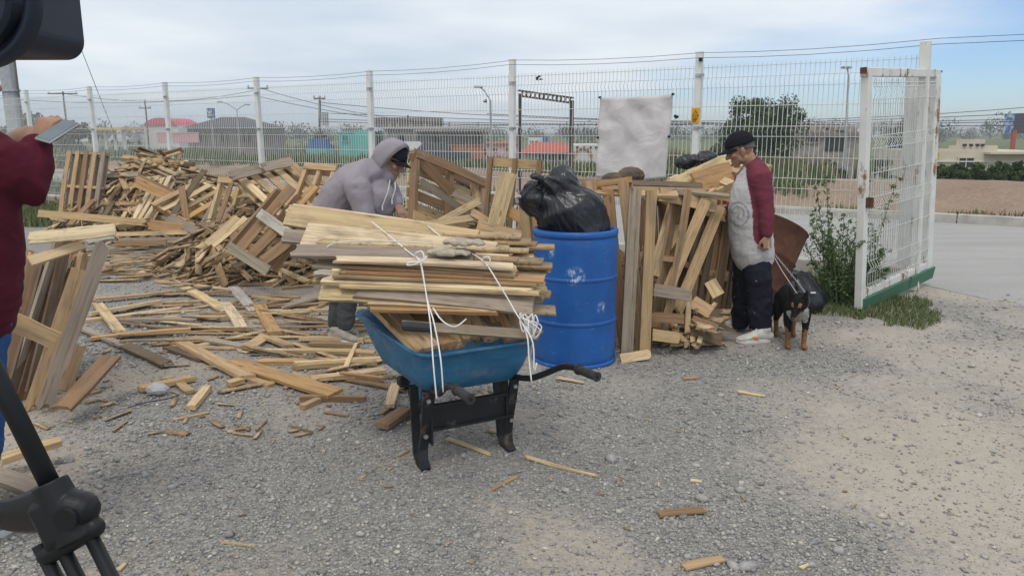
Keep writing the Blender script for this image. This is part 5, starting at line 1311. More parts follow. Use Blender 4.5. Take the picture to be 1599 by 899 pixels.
# ================================================================== WHEELBARROW
OW = Vector((-.225, 3.70, 0)); RW = Vector((.47, -.883, 0)).normalized(); LW = Vector((.883, .47, 0)).normalized()
def B_(r, l, z): return OW + RW * r + LW * l + Vector((0, 0, z))
def BL(r, l, z): return RW * r + LW * l + Vector((0, 0, z))
def wheelbarrow():
    e = empty('wheelbarrow', OW, 'blue steel wheelbarrow with black legs carrying a tied load of boards', 'wheelbarrow')
    # tray: rounded rectangles lofted from floor to rim
    def ring(r0, r1, hw, z, rad, n=7, zslope=0.0):
        out = []
        for (cr, cl, a0) in ((r1 - rad, hw - rad, 0), (r0 + rad, hw - rad, 90), (r0 + rad, -hw + rad, 180), (r1 - rad, -hw + rad, 270)):
            for k in range(n):
                a = R(a0 + 90 * k / (n - 1)); rr = cr + rad * math.cos(a); out.append(BL(rr, (cl + rad * math.sin(a)) * (1 + .20 * (r1 - rr) / (r1 - r0)), z + zslope * (r1 - rr)))
        return out
    def rings(d):
        return [ring(-.45, .06, .23, .385 + d, .07, zslope=.03), ring(-.50, .10, .252, .395 + d, .08, zslope=.04), ring(-.54, .14, .278, .46 + d, .09, zslope=.045), ring(-.63, .176, .303, .565 + d, .09, zslope=.05), ring(-.65, .188, .311, .60 + d, .09, zslope=.05)]
    V = []; Fc = []
    n = 28
    outer = rings(0); inner = rings(.012)
    for rg in outer + [ring(-.665, .203, .326, .603, .095, zslope=.05), ring(-.665, .203, .326, .615, .095, zslope=.05), ring(-.645, .184, .307, .615, .09, zslope=.05)] + inner[::-1][1:]: V += rg
    N = len(V) // n
    for i in range(N - 1):
        for k in range(n): Fc.append((i * n + k, i * n + (k + 1) % n, (i + 1) * n + (k + 1) % n, (i + 1) * n + k))
    Fc.append(tuple(range(n))[::-1]); Fc.append(tuple((N - 1) * n + k for k in range(n)))
    MB().add(V, Fc).build('tray', MAT['tray'], e, smooth=True, fix=True)
    rp = ring(-.665, .203, .326, .609, .095, zslope=.05); MB().tube(rp + [rp[0]], .009, 7, caps=False).build('rim', MAT['tray'], e, smooth=True)
    bs = MAT['black_steel']
    for sgn in (-1, 1):
        l0 = sgn * .20
        pts = [BL(-.68, sgn * .065, .22), BL(-.45, sgn * .12, .32), BL(-.1, l0, .372), BL(.18, sgn * .235, .42), BL(.30, sgn * .265, .47), BL(.42, sgn * .29, .535), BL(.52, sgn * .30, .56), BL(.66, sgn * .305, .565)]
        from mathutils import geometry
        fine = []
        for a in range(len(pts) - 1):
            q0 = pts[max(a - 1, 0)]; q1, q2 = pts[a], pts[a + 1]; q3 = pts[min(a + 2, len(pts) - 1)]
            for u in (0, .25, .5, .75): fine.append(.5 * ((2 * q1) + (q2 - q0) * u + (2 * q0 - 5 * q1 + 4 * q2 - q3) * u * u + (3 * q1 - q0 - 3 * q2 + q3) * u ** 3))
        fine.append(pts[-1])
        MB().tube(fine, .0155, 10).build('handle', bs, e, smooth=True)
        g0, g1 = BL(.56, sgn * .302, .561), BL(.70, sgn * .306, .566)
        g = MB(); q = [g0.lerp(g1, u) for u in np.linspace(0, 1, 15)]; g.tube(q, [.021 if i % 2 else .0195 for i in range(14)] + [.023], 14)
        g.tube([g0 - (g1 - g0) * .06, g0 + (g1 - g0) * .03], .025, 14)
        gr = g.build('grip', MAT['rubber'], e, smooth=False)
        MB().tube([g1 + (g1 - g0).normalized() * .001, g1 + (g1 - g0).normalized() * .003], .007, 10).build('grip_hole', MAT['black_plastic'], gr)
        # leg: channel strip from the handle down, bent foot skid and back brace
        lw = sgn * .235 - .02
        def strip(pts, w, t, name, thick_axis=None):
            mb = MB(); N = len(pts); vs = []; fs = []
            for i, p in enumerate(pts):
                d = (pts[min(i + 1, N - 1)] - pts[max(i - 1, 0)]).normalized(); side = LW; nn = d.cross(side).normalized()
                for sa, sb in ((-1, -1), (1, -1), (1, 1), (-1, 1)): vs.append(p + side * (sa * w / 2) + nn * (sb * t / 2))
            for i in range(N - 1):
                for k in range(4): fs.append((i * 4 + k, i * 4 + (k + 1) % 4, (i + 1) * 4 + (k + 1) % 4, (i + 1) * 4 + k))
            fs += [(3, 2, 1, 0), tuple((N - 1) * 4 + k for k in range(4))]
            return mb.add(vs, fs).build(name, bs, e, fix=True)
        strip([BL(.10, lw, .40), BL(.075, lw, .29), BL(.045, lw - sgn * .004, .17), BL(.04, lw - .008, .09), BL(.06, lw - .014, .04), BL(.105, lw - .018, .012)], .046, .022, 'leg')
        strip([BL(-.10, lw * .98, .37), BL(-.075, lw, .22), BL(-.055, lw - .004, .12), BL(-.03, lw - .01, .05), BL(.02, lw - .014, .016), BL(.105, lw - .018, .008)], .044, .014, 'leg_brace')
        strip([BL(.045, lw - sgn * .03, .40), BL(.04, lw - sgn * .03, .12)], .010, .075, 'leg_flange')
        for z, rb in ((.165, .055), (.36, .10)): MB().tube([BL(rb, lw, z), BL(rb + .016, lw, z)], .011, 8).build('bolt', MAT['steel'], e)
        MB().tube([BL(-.45, sgn * .115, .33), BL(-.30, sgn * .16, .39)], .02, 6).build('riser', bs, e)
    M3 = Matrix(((RW.x, LW.x, 0), (RW.y, LW.y, 0), (0, 0, 1)))
    MB().cbox(BL(.055, 0, .255), (.012, .44, .13), .004, M3).box(BL(.067, 0, .315), (.03, .44, .012), M3).box(BL(.067, 0, .195), (.03, .44, .012), M3).build('cross_brace', bs, e)
    MB().tube([BL(-.66, -.10, .17), BL(-.66, .10, .17)], .012, 8).build('axle', bs, e)
    w = MB(); wc = BL(-.66, 0, .165); rr = []
    for k in range(29):
        a = 2 * math.pi * k / 28; rr.append(wc + RW * (.125 * math.cos(a)) + Vector((0, 0, .125 * math.sin(a))))
    w.tube(rr, .040, 10, side=LW, caps=False); wo_ = w.build('wheel', MAT['rubber'], e, smooth=True)
    MB().tube([wc - LW * .03, wc + LW * .03], .09, 18).build('rim', MAT['tray'], wo_)
    MB().cbox(BL(-.30, -.235, .335), (.06, .05, .05), .008, M3).build('bracket', bs, e)
wheelbarrow()

# boards standing fan-wise in the tray, then the tied stack across it
for i in range(15):
    u = i / 14; l0 = -.255 + .50 * u; tn = ('tan', 'pale', 'brown', 'orange', 'tan', 'pale', 'tan', 'pale')[i % 8]
    r1 = .165 - .02 * (i % 3); z1 = .63 + .014 * (i % 4) - .03 * abs(u - .5); a = B_(-.32 + .06 * (i % 3), l0 - .05 + .05 * u, .90 + .03 * (i % 4) + (.03 if u < .3 else 0)); b = B_(r1 - .01, l0 + .015 * (u - .5), z1 - .01)
    if i < 5: a = B_(-.60, -.345 + .05 * i, .77 + .02 * (i % 2)); b = B_(.135, -.285 + .045 * i, .615 + .012 * (i % 2))
    board(a, b, .085, .02 if i % 3 else .03, tn, '%s board set slantwise in the blue tray, %s counting toward the drum' % (WORD[tn], ORD[i]), 'boards set in the tray', normal=(RW * .8 + Vector((0, 0, 1)) + LW * random.uniform(-.25, .25)), brk=(0, random.choice((0, .02))), bow=0)
SX = Vector((1, -.10, 0)).normalized(); SY = Vector((.10, 1, 0)).normalized()
def tied(x0, y0, Y0, x1, y1, Y1, w, t, tn, lab, nrm=(0, -.25, 1), **k): return board(W(x0, y0, Y0 + .17), W(x1, y1, Y1 + .17), w, t * .82, tn, lab, 'tied boards on the wheelbarrow', nrm, segs=4, **k)
TB = [  # visible boards of the tied stack, from its top back edge down
 (448, 336, 4.05, 748, 378, 3.80, .13, .030, 'pale', 'pale board at the very top back of the tied stack', (0, -.9, .6)),
 (452, 326, 4.15, 700, 362, 3.95, .10, .024, 'cream', 'cream board topping the tied stack behind the pale one', (0, -.35, 1)),
 (476, 366, 3.85, 775, 398, 3.62, .14, .026, 'cream', 'broad cream board under the top back board of the tied stack', (0, -.8, .7)),
 (480, 380, 3.75, 800, 408, 3.55, .12, .022, 'cream', 'flat cream board holding the gloves', (0, -.3, 1)),
 (455, 392, 3.62, 740, 402, 3.50, .10, .022, 'grey', 'long greyish board edge jutting out at the tied stack side', (0, -.5, 1)),
 (560, 408, 3.50, 812, 424, 3.38, .09, .020, 'pale', 'pale board just under the gloves at the front of the stack', (0, -.35, 1)),
 (530, 411, 3.48, 810, 430, 3.37, .09, .018, 'brown', 'reddish brown board under the pale one at the stack front', (0, -.25, 1)),
 (540, 421, 3.46, 850, 437, 3.34, .08, .014, 'orange', 'thin orange board poking out furthest toward the drum', (0, -.2, 1)),
 (505, 432, 3.47, 836, 447, 3.34, .11, .026, 'cream', 'clean cream board across the middle of the stack front', (0, -.5, 1)),
 (545, 446, 3.42, 838, 475, 3.30, .12, .026, 'grey', 'weathered brown grey board sloping across the stack front', (0, -.8, .7)),
 (502, 452, 3.45, 600, 458, 3.40, .12, .024, 'pale', 'short pale board end at the lower stack side', (0, -.8, .7)),
 (578, 464, 3.40, 780, 476, 3.32, .10, .022, 'pale', 'pale wedge shaped board below the weathered one', (0, -.6, .8)),
 (574, 478, 3.38, 790, 483, 3.30, .08, .022, 'orange', 'lowest orange board of the tied stack with a ragged end', (0, -.4, 1)),
 (520, 405, 3.46, 806, 417, 3.36, .07, .015, 'cream', 'thin cream lath edge right below the front glove', (0, -.2, 1)),
 (515, 428, 3.45, 842, 441, 3.335, .07, .014, 'tan', 'thin tan lath between the orange board and the clean cream one', (0, -.15, 1)),
 (520, 444, 3.42, 845, 456, 3.31, .07, .014, 'pale', 'thin pale lath just under the clean cream board', (0, -.15, 1)),
 (560, 470, 3.40, 828, 482, 3.30, .07, .014, 'brown', 'thin brown lath just over the lowest orange board', (0, -.15, 1)),
 (440, 368, 3.95, 520, 374, 3.9, .10, .022, 'grey', 'grey board end jutting from the back of the tied stack', (0, -.6, .8)),
 (490, 408, 3.62, 560, 414, 3.6, .10, .022, 'grey', 'grey board end jutting from the middle of the stack side', (0, -.5, .8)),
 (490, 420, 3.60, 560, 427, 3.55, .10, .022, 'ash', 'ash grey board end below the middle of the stack side', (0, -.5, .8)),
 (488, 432, 3.62, 560, 440, 3.6, .09, .022, 'tan', 'tan board end at the lower middle of the stack side', (0, -.5, .8)),
]
for (x0, y0, Y0, x1, y1, Y1, w, t, tn, lab, nrm) in TB: tied(x0, y0, Y0, x1, y1, Y1, w, t, tn, lab, nrm, brk=(random.choice((0, .03, .06)), random.choice((0, .02, .05))), bow=random.uniform(-.004, .008))
# the boards behind and between them
PK = []
for row in range(4):
    yy = 3.64 + row * .13; ztop = 1.00 + .045 * row; zc_ = .80
    while zc_ < ztop - .03:
        for _ in (0, 1):
            x0 = -.86 + random.uniform(-.12, .14); x1 = min(x0 + random.uniform(.90, 1.12), .15 + random.uniform(-.12, .05)); m_ = Vector(((x0 + x1) / 2, yy + random.uniform(-.03, .03), zc_ + random.uniform(-.004, .004)))
            PK.append((m_, Vector((1, -.10 + random.gauss(0, .02), -.025)), Vector((random.gauss(0, .02), random.gauss(-.06, .03), 1)), x1 - x0)); zc_ += .017
it = iter(PK); cur = [None]
def packed_set(lo, hi):
    sel = [q for q in PK if lo <= q[3] < hi]
    if not sel: return
    g = iter(sel); scraps('packed_boards', len(sel), lambda: next(g)[:3], (lo, hi), (.10, .13), (.012, .018), rag=.02)
for q in (.8, .9, 1.0, 1.1): packed_set(q, q + .1)
o = board(W(628, 508, 3.36), W(848, 524, 3.28), .044, .030, 'grey', 'grey stick with a charred black end tucked under the tied stack', normal=(0, -.9, .5), brk=(0, .05), bow=0, name='stick', cat='stick')
mb = MB(); a = W(628, 508, 3.35); b = W(678, 512, 3.33); mb.tube([a, a.lerp(b, .3), a.lerp(b, .7), b], [.020, .024, .022, .019], 9); mb.build('charred_end', MAT['rubber'], None).parent = o; bpy.data.objects['charred_end'].matrix_parent_inverse = (Matrix.Translation(o.location) @ o.rotation_quaternion.to_matrix().to_4x4()).inverted()

# twine and gloves
def twine(pts, lab, r=.0032, fine=True):
    pts = [Vector(p) for p in pts]; out = []
    for a in range(len(pts) - 1):
        q0 = pts[max(a - 1, 0)]; q1, q2 = pts[a], pts[a + 1]; q3 = pts[min(a + 2, len(pts) - 1)]
        for u in (0, .25, .5, .75): out.append(.5 * ((2 * q1) + (q2 - q0) * u + (2 * q0 - 5 * q1 + 4 * q2 - q3) * u * u + (3 * q1 - q0 - 3 * q2 + q3) * u ** 3))
    out.append(pts[-1]); return tag(MB().tube(out, r, 6).build('twine', MAT['rope'], smooth=True), lab, 'twine')
def wp_(*L): return [W(p[0], p[1], p[2] + (.165 if p[1] < 500 and p[2] < 4.5 else .06 if p[2] < 4.5 else 0)) for p in L]
twine(wp_((580, 346, 3.92), (610, 370, 3.72), (640, 395, 3.52), (656, 408, 3.34), (664, 450, 3.26), (672, 505, 3.17), (676, 560, 3.02), (680, 605, 2.98), (682, 622, 2.98)), 'white twine running over the stack top and down to the near handle')
twine(wp_((656, 408, 3.33), (668, 470, 3.25), (678, 505, 3.16), (688, 560, 3.02), (692, 612, 3.0)), 'second strand of white twine beside the one going down to the near handle')
twine(wp_((660, 346, 3.95), (690, 370, 3.75), (730, 392, 3.55), (757, 410, 3.36), (780, 445, 3.28), (802, 482, 3.22), (822, 520, 3.12), (826, 560, 3.08), (830, 596, 3.05)), 'white twine running down the stack side nearest the drum')
twine(wp_((800, 480, 3.22), (816, 505, 3.14), (832, 535, 3.08), (834, 580, 3.06), (838, 566, 3.06)), 'second strand of white twine at the stack side nearest the drum')
twine(wp_((676, 480, 3.22), (690, 500, 3.14), (710, 510, 3.12), (728, 498, 3.13)), 'loose white twine tail curling under the stack front')
twine(wp_((510, 386, 3.60), (530, 378, 3.62), (600, 376, 3.66), (700, 382, 3.6)), 'faint white twine lying flat across the top boards', .0025)
k_ = twine(wp_((655, 410, 3.33), (648, 398, 3.32), (658, 392, 3.31), (662, 404, 3.30), (650, 412, 3.31), (636, 414, 3.33), (640, 410, 3.33), (660, 408, 3.30), (666, 400, 3.31)), 'knot of white twine on the stack front below the gloves', .0038)
twine(wp_((757, 412, 3.35), (754, 403, 3.34), (764, 402, 3.33), (765, 412, 3.33), (760, 416, 3.34)), 'small loop of white twine at the stack edge near the gloves', .0036)
pts = [W(818, 505, 3.22)]
for i in range(26): pts.append(W(828 + random.uniform(-16, 20), 510 + random.uniform(-22, 20), 3.20 + random.uniform(-.03, .03)))
twine(pts, 'tangle of white twine hanging at the stack corner nearest the drum', .0030)
def gloves():
    for i, (px, py, Y, rotz, lab) in enumerate(((688, 400, 3.47, -.05, 'dirty off white work glove lying flat on the tied stack'), (712, 391, 3.53, -.25, 'second dirty work glove lying crosswise over the first glove'))):
        c = W(px, py, Y + .17) + Vector((.02, 0, .018 + .022 * i)); mb = MB(); Mz = Matrix.Rotation(rotz, 3, 'Z')
        mb.tube([c + Mz @ Vector((-.075, 0, 0)), c + Mz @ Vector((-.02, 0, .008)), c + Mz @ Vector((.05, .0, .0))], [(.030, .012), (.046, .018), (.044, .016)], 12, side=Mz @ Vector((0, 1, 0)), round_caps=True)
        for f in range(4):
            y0 = -.034 + f * .023; mb.tube([c + Mz @ Vector((.045, y0, 0)), c + Mz @ Vector((.085, y0 * 1.1, .006)), c + Mz @ Vector((.12 - .008 * abs(f - 1.5), y0 * 1.15, -.004))], [.0125, .0125, .010], 8, round_caps=True)
        mb.tube([c + Mz @ Vector((-.02, -.04, 0)), c + Mz @ Vector((.02, -.062, .004)), c + Mz @ Vector((.05, -.070, 0))], [.014, .013, .010], 8, round_caps=True)
        o = fused(mb, 'glove', .005, 3, None, MAT['glove'], displace=lambda co, no: (fbm(co * 45, 2) - .5) * .005); tag(o, lab, 'glove')
MAT['glove'] = fabric('glove_cloth', (.40, .355, .29), wr=24, var=.25, bdist=.006)
gloves()

# ================================================================== DRUM, BAGS, RUSTY DRUM
DC = G(898, 578) + Vector((0, .30, 0)); DC.x = (898 - 799.5) / F * 5.45
def drum():
    e = empty('plastic_drum', (DC.x, DC.y, 0), 'blue plastic drum with white scrapes and a black bag in its mouth', 'drum')
    r = .300; H = .955
    prof = [(.0, .02), (r - .04, .015), (r - .015, .01), (r - .005, .03), (r, .06), (r, .10), (r, .27), (r, .297), (r, .30), (r + .004, .305), (r + .007, .315), (r + .004, .325), (r, .33), (r, .333), (r, .37), (r, .57), (r, .607), (r, .61), (r + .004, .615), (r + .007, .625), (r + .004, .635), (r, .64), (r, .643), (r, .68), (r, .82), (r, .85), (r - .004, .89), (r - .012, .915)]
    MB().lathe(prof + [(r - .014, H - .02), (r - .022, H - .02), (r - .022, .5), (0, .5)], 56).build('shell', MAT['drum'], e, smooth=True, fix=True)
    MB().lathe([(r - .015, H - .045), (r - .002, H - .045), (r + .003, H - .035), (r + .003, H - .006), (r - .006, H), (r - .028, H), (r - .030, H - .03)], 56).build('rim', MAT['drum'], e, smooth=True, fix=True)
    MB().lathe([(r - .02, .0), (r + .004, .0), (r + .008, .012), (r + .004, .028), (r - .004, .03)], 56).build('foot_ring', MAT['drum'], e, smooth=True, fix=True)
drum()
def bag_disp(sc, amp, neck=None):
    def f(co, no):
        c = co.mean(0); ax = (np.array(neck[:]) - c) if neck is not None else np.array((0, 0, 1.0)); ax = ax / np.linalg.norm(ax)
        d = co - c; al = d @ ax; pe = d - al[:, None] * ax; pe /= np.linalg.norm(pe, axis=1)[:, None] + 1e-6
        folds = np.abs(fbm(pe * 3.6 + ax * (al * 1.6)[:, None], 2) - .5); folds2 = np.abs(fbm(pe * 7 + ax * (al * 5)[:, None] + 5, 2) - .5)
        return (fbm(co * sc * .6, 2) - .5) * amp * 1.5 - folds * amp * 1.5 - folds2 * amp * .5 + amp * .35
    return f
def bags():
    Y = DC.y; mb = MB()
    mb.tube(wp_((908, 372, Y), (896, 348, Y), (882, 322, Y), (877, 306, Y), (876, 291, Y)), [(.20, .20), (.22, .21), (.215, .22), (.185, .175), (.135, .12)], 22, round_caps=True)
    mb.ell(W(838, 312, Y), (.14, .16, .12)); mb.ell(W(900, 325, Y), (.17, .2, .16))
    mb.tube(wp_((866, 292, Y - .10), (848, 280, Y - .13), (832, 276, Y - .14)), [.07, .026, .035], 14, round_caps=True); mb.ell(W(838, 292, Y - .02), (.10, .10, .06))
    e = empty('rubbish_bag', (DC.x, DC.y, .96), 'shiny black rubbish bag tied at the neck, stuffed in the blue drum mouth', 'bag')
    o = fused(mb, 'film', .012, 6, None, MAT['bag'], displace=bag_disp(9, .05, W(846, 279, Y - .12))); o.parent = e; o.location = -e.location
    t = MB().tube(wp_((812, 306, Y - .2), (806, 308, Y - .18), (808, 316, Y - .17)), .012, 7); q = t.build('torn_corner', paint('pale_film', (.45, .46, .46), rough=.4), None); q.parent = e; q.location = -e.location
    g = Vector((2.05, 6.5, 0)); g = G(1245, 490); mb = MB()
    mb.ell(g + Vector((0, .22, .15)), (.26, .22, .20)); mb.ell(g + Vector((-.18, .2, .14)), (.2, .2, .17)); mb.ell(g + Vector((.16, .18, .1)), (.16, .2, .16)); mb.ell(g + Vector((-.05, .3, .26)), (.2, .16, .12))
    e = empty('rubbish_bag', g + Vector((0, .2, 0)), 'sagging black rubbish bag on the grass behind the dog', 'bag')
    o = fused(mb, 'film', .014, 5, None, MAT['bag'], displace=bag_disp(8, .06)); o.parent = e; o.location = -e.location
    MB().cbox((0, 0, 0), (.05, .012, .014), .004).build('white_scrap', paint('white_film', (.7, .7, .7)), e).location = (.12, -.22, .2)
    p = W(1090, 250, 7.2); mb = MB(); mb.ell(p, (.17, .14, .05)); mb.ell(p + Vector((.08, 0, .03)), (.09, .12, .05)); mb.ell(p + Vector((-.1, 0, -.02)), (.08, .12, .05))
    o = fused(mb, 'tarp_scrap', .014, 4, None, MAT['bag'], displace=bag_disp(14, .07)); tag(o, 'crumpled black plastic lying on top of the pale top pallet', 'bag')
    p = W(712, 288, 8.4); mb = MB(); mb.ell(p, (.11, .10, .06)); mb.ell(p + Vector((.1, 0, -.05)), (.1, .1, .05)); o = fused(mb, 'tarp_scrap', .014, 4, None, MAT['bag'], displace=bag_disp(9, .03)); tag(o, 'small black plastic bag lying on the heap behind the hooded man', 'bag')
bags()
def rusty_drum():
    base = W(1150, 488, 6.75); top = W(1212, 352, 6.95); ax = (top - base).normalized(); L = .88; e = empty('rusty_drum', base, 'open rusty steel drum tilted over behind the capped man', 'drum')
    s, u = frame_from(ax, (1, 0, 0)); M = Matrix((s, u, ax)).transposed().to_4x4(); r = .29
    prof = [(0, .0), (r - .01, 0), (r, .01)] + [(r, .27), (r + .012, .285), (r, .30), (r, .57), (r + .012, .585), (r, .60), (r, L - .01), (r + .010, L), (r + .002, L + .008), (r - .012, L), (r - .012, .05), (0, .04)]
    MB().lathe(prof, 44, M).build('shell', MAT['rust'], e, smooth=True, fix=True)
rusty_drum()
# ================================================================== PEOPLE
def head_into(mb, c, f, u, k=.95):
    """skull, jaw, nose, brow, lips, ears as overlapping shapes; c = centre of the head"""
    f = Vector(f).normalized(); u = Vector(u); u = (u - f * u.dot(f)).normalized(); l = u.cross(f)
    ax = (l, f, u); P = lambda a, b, d: c + l * (a * k) + f * (b * k) + u * (d * k)
    S = lambda *q: tuple(x * k for x in q)
    mb.ell(P(0, -.012, .030), S(.076, .098, .100), ax, 20, 14)
    mb.tube([P(0, .020, .02), P(0, .038, -.04), P(0, .052, -.085), P(0, .058, -.108)], [S(.066, .066), S(.058, .056), S(.043, .036), S(.027, .020)], 16, side=l, round_caps=True)
    mb.tube([P(0, .090, .020), P(0, .104, -.006), P(0, .116, -.026)], S(.010, .013, .017), 10, round_caps=True)
    mb.ell(P(.013, .100, -.030), S(.011, .012, .010), ax); mb.ell(P(-.013, .100, -.030), S(.011, .012, .010), ax)
    mb.ell(P(0, .078, .032), S(.056, .018, .013), ax)
    mb.ell(P(0, .088, -.062), S(.025, .012, .008), ax); mb.ell(P(0, .085, -.076), S(.021, .013, .009), ax)
    mb.ell(P(0, .076, -.104), S(.022, .018, .018), ax)
    for s in (-1, 1):
        mb.ell(P(s * .043, .062, -.018), S(.026, .026, .024), ax)
        mb.ell(P(s * .058, .008, -.065), S(.014, .035, .03), ax)
        mb.ell(P(s * .079, -.008, -.006), S(.010, .022, .034), (l, (f - l * s * .35).normalized(), u))
        mb.ell(P(s * .080, .000, -.036), S(.008, .010, .012), ax)
    return P
def eyes(P, k, parent, off):
    for s in (-1, 1):
        o = MB().ell(P(s * .032, .083, .008), (.010, .007, .006)).build('eye', MAT['eye'], parent, smooth=True); o.location = -off
        o = MB().ell(P(s * .033, .086, .034), (.018, .006, .004)).build('eyebrow', MAT['hair'], parent, smooth=True); o.location = -off
def hand_into(mb, w, d, nrm, thumb, curl=(25, 30, 20), k=1.0, spread=.06):
    """w wrist, d pointing direction, nrm = back of the hand, thumb = side of the thumb (+1/-1 along nrm x d)"""
    d = Vector(d).normalized(); nrm = Vector(nrm); nrm = (nrm - d * nrm.dot(d)).normalized(); s = nrm.cross(d) * thumb
    mb.tube([w - d * .03 * k, w + d * .02 * k, w + d * .06 * k, w + d * .092 * k], [(.028 * k, .022 * k), (.034 * k, .019 * k), (.042 * k, .017 * k), (.040 * k, .013 * k)], 14, side=s, round_caps=True)
    Ls = ((.030, .024, .019), (.036, .028, .021), (.033, .026, .020), (.026, .019, .016))
    for i in range(4):
        y = (.030 - .0205 * i) * k; p = w + d * (.092 - (.006 if i in (0, 3) else 0)) * k + s * y; dd = (d + s * (spread * (1.2 - i * .8))).normalized(); pts = [p - dd * .02 * k, p]; ang = 0
        for q in range(3):
            ang += R(curl[q] * (1 + .12 * i)); v = dd * math.cos(ang) - nrm * math.sin(ang); p = p + v * Ls[i][q] * k; pts.append(p)
        mb.tube(pts, [x * k for x in (.0095, .0092, .0086, .0080, .0068)], 8, round_caps=True)
    p = w + d * .022 * k + s * .030 * k; v1 = (d * .65 + s * .6 - nrm * .35).normalized(); v2 = (d * .9 + s * .15 - nrm * .45).normalized()
    mb.tube([p - v1 * .02 * k, p + v1 * .035 * k, p + v1 * .035 * k + v2 * .028 * k, p + v1 * .035 * k + v2 * .052 * k], [x * k for x in (.013, .0115, .0098, .0080)], 8, round_caps=True)
def capm(P, k, parent, off, visor_drop=.0):
    """baseball cap on a head given by its local point function"""
    V = []; Fc = []; n, m = 28, 9
    for i in range(m + 1):
        th = (math.pi / 2) * (i / m) * 1.0; 
        for q in range(n):
            a = 2 * math.pi * q / n; st = math.sin(th + .02)
            V.append(P(.086 * st * math.cos(a), -.010 + .110 * st * math.sin(a), .045 + .098 * math.cos(th) - (.012 if math.sin(a) < -.2 and i == m else 0)))
    for i in range(m):
        for q in range(n): Fc.append((i * n + q, (i + 1) * n + q, (i + 1) * n + (q + 1) % n, i * n + (q + 1) % n))
    Fc.append(tuple(range(n)))
    o = MB().add(V, Fc).build('cap', MAT['cap_black'], parent, smooth=True, fix=True); o.location = -off; so = o.modifiers.new('t', 'SOLIDIFY'); so.thickness = .006; so.offset = 1
    V = []; Fc = []; nu, nv = 12, 5
    for i in range(nu + 1):
        a = R(22 + 136 * i / nu)
        for j in range(nv + 1):
            r = j / nv; x0, y0 = .088 * math.cos(a), -.010 + .108 * math.sin(a); ext = .072 * (math.sin(math.pi * i / nu) ** .55 if 0 < i < nu else 0)
            V.append(P(x0 * (1 - .04 * r), y0 + ext * r, .046 - .018 * r - .020 * (x0 / .088) ** 2 - visor_drop * r))
    for i in range(nu):
        for j in range(nv): Fc.append((i * (nv + 1) + j, (i + 1) * (nv + 1) + j, (i + 1) * (nv + 1) + j + 1, i * (nv + 1) + j + 1))
    v = MB().add(V, Fc).build('visor', MAT['cap_black'], o, smooth=True, fix=True); so = v.modifiers.new('t', 'SOLIDIFY'); so.thickness = .005
    b = MB().ell(P(0, -.010, .145), (.008, .008, .005)).build('cap_button', MAT['cap_black'], o)
    return o
def fold_disp(sc, amp, st=(1, 1, 1)):
    st = np.array(st)
    def f(co, no): return (np.abs(fbm(co * sc * st, 3) - .5) * -2.2 + .35) * amp + (fbm(co * sc * .5 + 3, 2) - .5) * amp * 1.2
    return f
def seg_dist(co, a, b):
    a, b = np.array(a[:]), np.array(b[:]); ab = b - a; t = np.clip(((co - a) @ ab) / (ab @ ab), 0, 1); return np.linalg.norm(co - a - t[:, None] * ab, axis=1)
def put(o, e): o.parent = e; o.location = -e.location; return o
def shoe(e, heel, toe, mat, sole, name='shoe', h=.085, accents=()):
    heel, toe = Vector(heel), Vector(toe); d = (toe - heel); L = d.length; d.normalize(); up = Vector((0, 0, 1)); s = up.cross(d).normalized()
    P = lambda x, z: heel + d * x * L + up * z
    mb = MB(); mb.tube([P(.04, .052), P(.2, .058), P(.42, .062), P(.62, .050), P(.8, .042), P(.94, .037)], [(.034, .036), (.038, .046), (.038, .046), (.044, .034), (.046, .026), (.034, .018)], 16, side=s, round_caps=True)
    mb.tube([P(.16, .07), P(.17, .115)], [(.036, .042), (.038, .046)], 14, side=s)
    o = put(fused(mb, name, .006, 4, None, mat), e)
    mb = MB(); n = 20; V = []
    for z, g in ((.0, .0), (.010, .004), (.030, .002), (.034, -.004)):
        for k in range(n):
            a = 2 * math.pi * k / n; x = .5 + .515 * math.cos(a); w = (.046 if math.cos(a) > 0 else .039) + g; V.append(P(x, z + .012 * max(0, math.cos(a)) ** 3) + s * (w * math.sin(a)))
    Fc = [(i * n + k, i * n + (k + 1) % n, (i + 1) * n + (k + 1) % n, (i + 1) * n + k) for i in range(3) for k in range(n)] + [tuple(range(n))[::-1], tuple(3 * n + k for k in range(n))]
    so = MB().add(V, Fc).build('sole', sole, o, fix=True)
    for i in range(4):
        p = P(.42 + .07 * i, .108 - .013 * i); MB().tube([p - s * .022, p + s * .022], .0035, 6).build('lace', MAT['rope'], o)
    for (x, z, c) in accents:
        for sg in (-1, 1):
            p = P(x, z) + s * sg * .041; MB().ell(p, (.028, .006, .007), (d, s, up)).build('stripe', c, o)
    return o

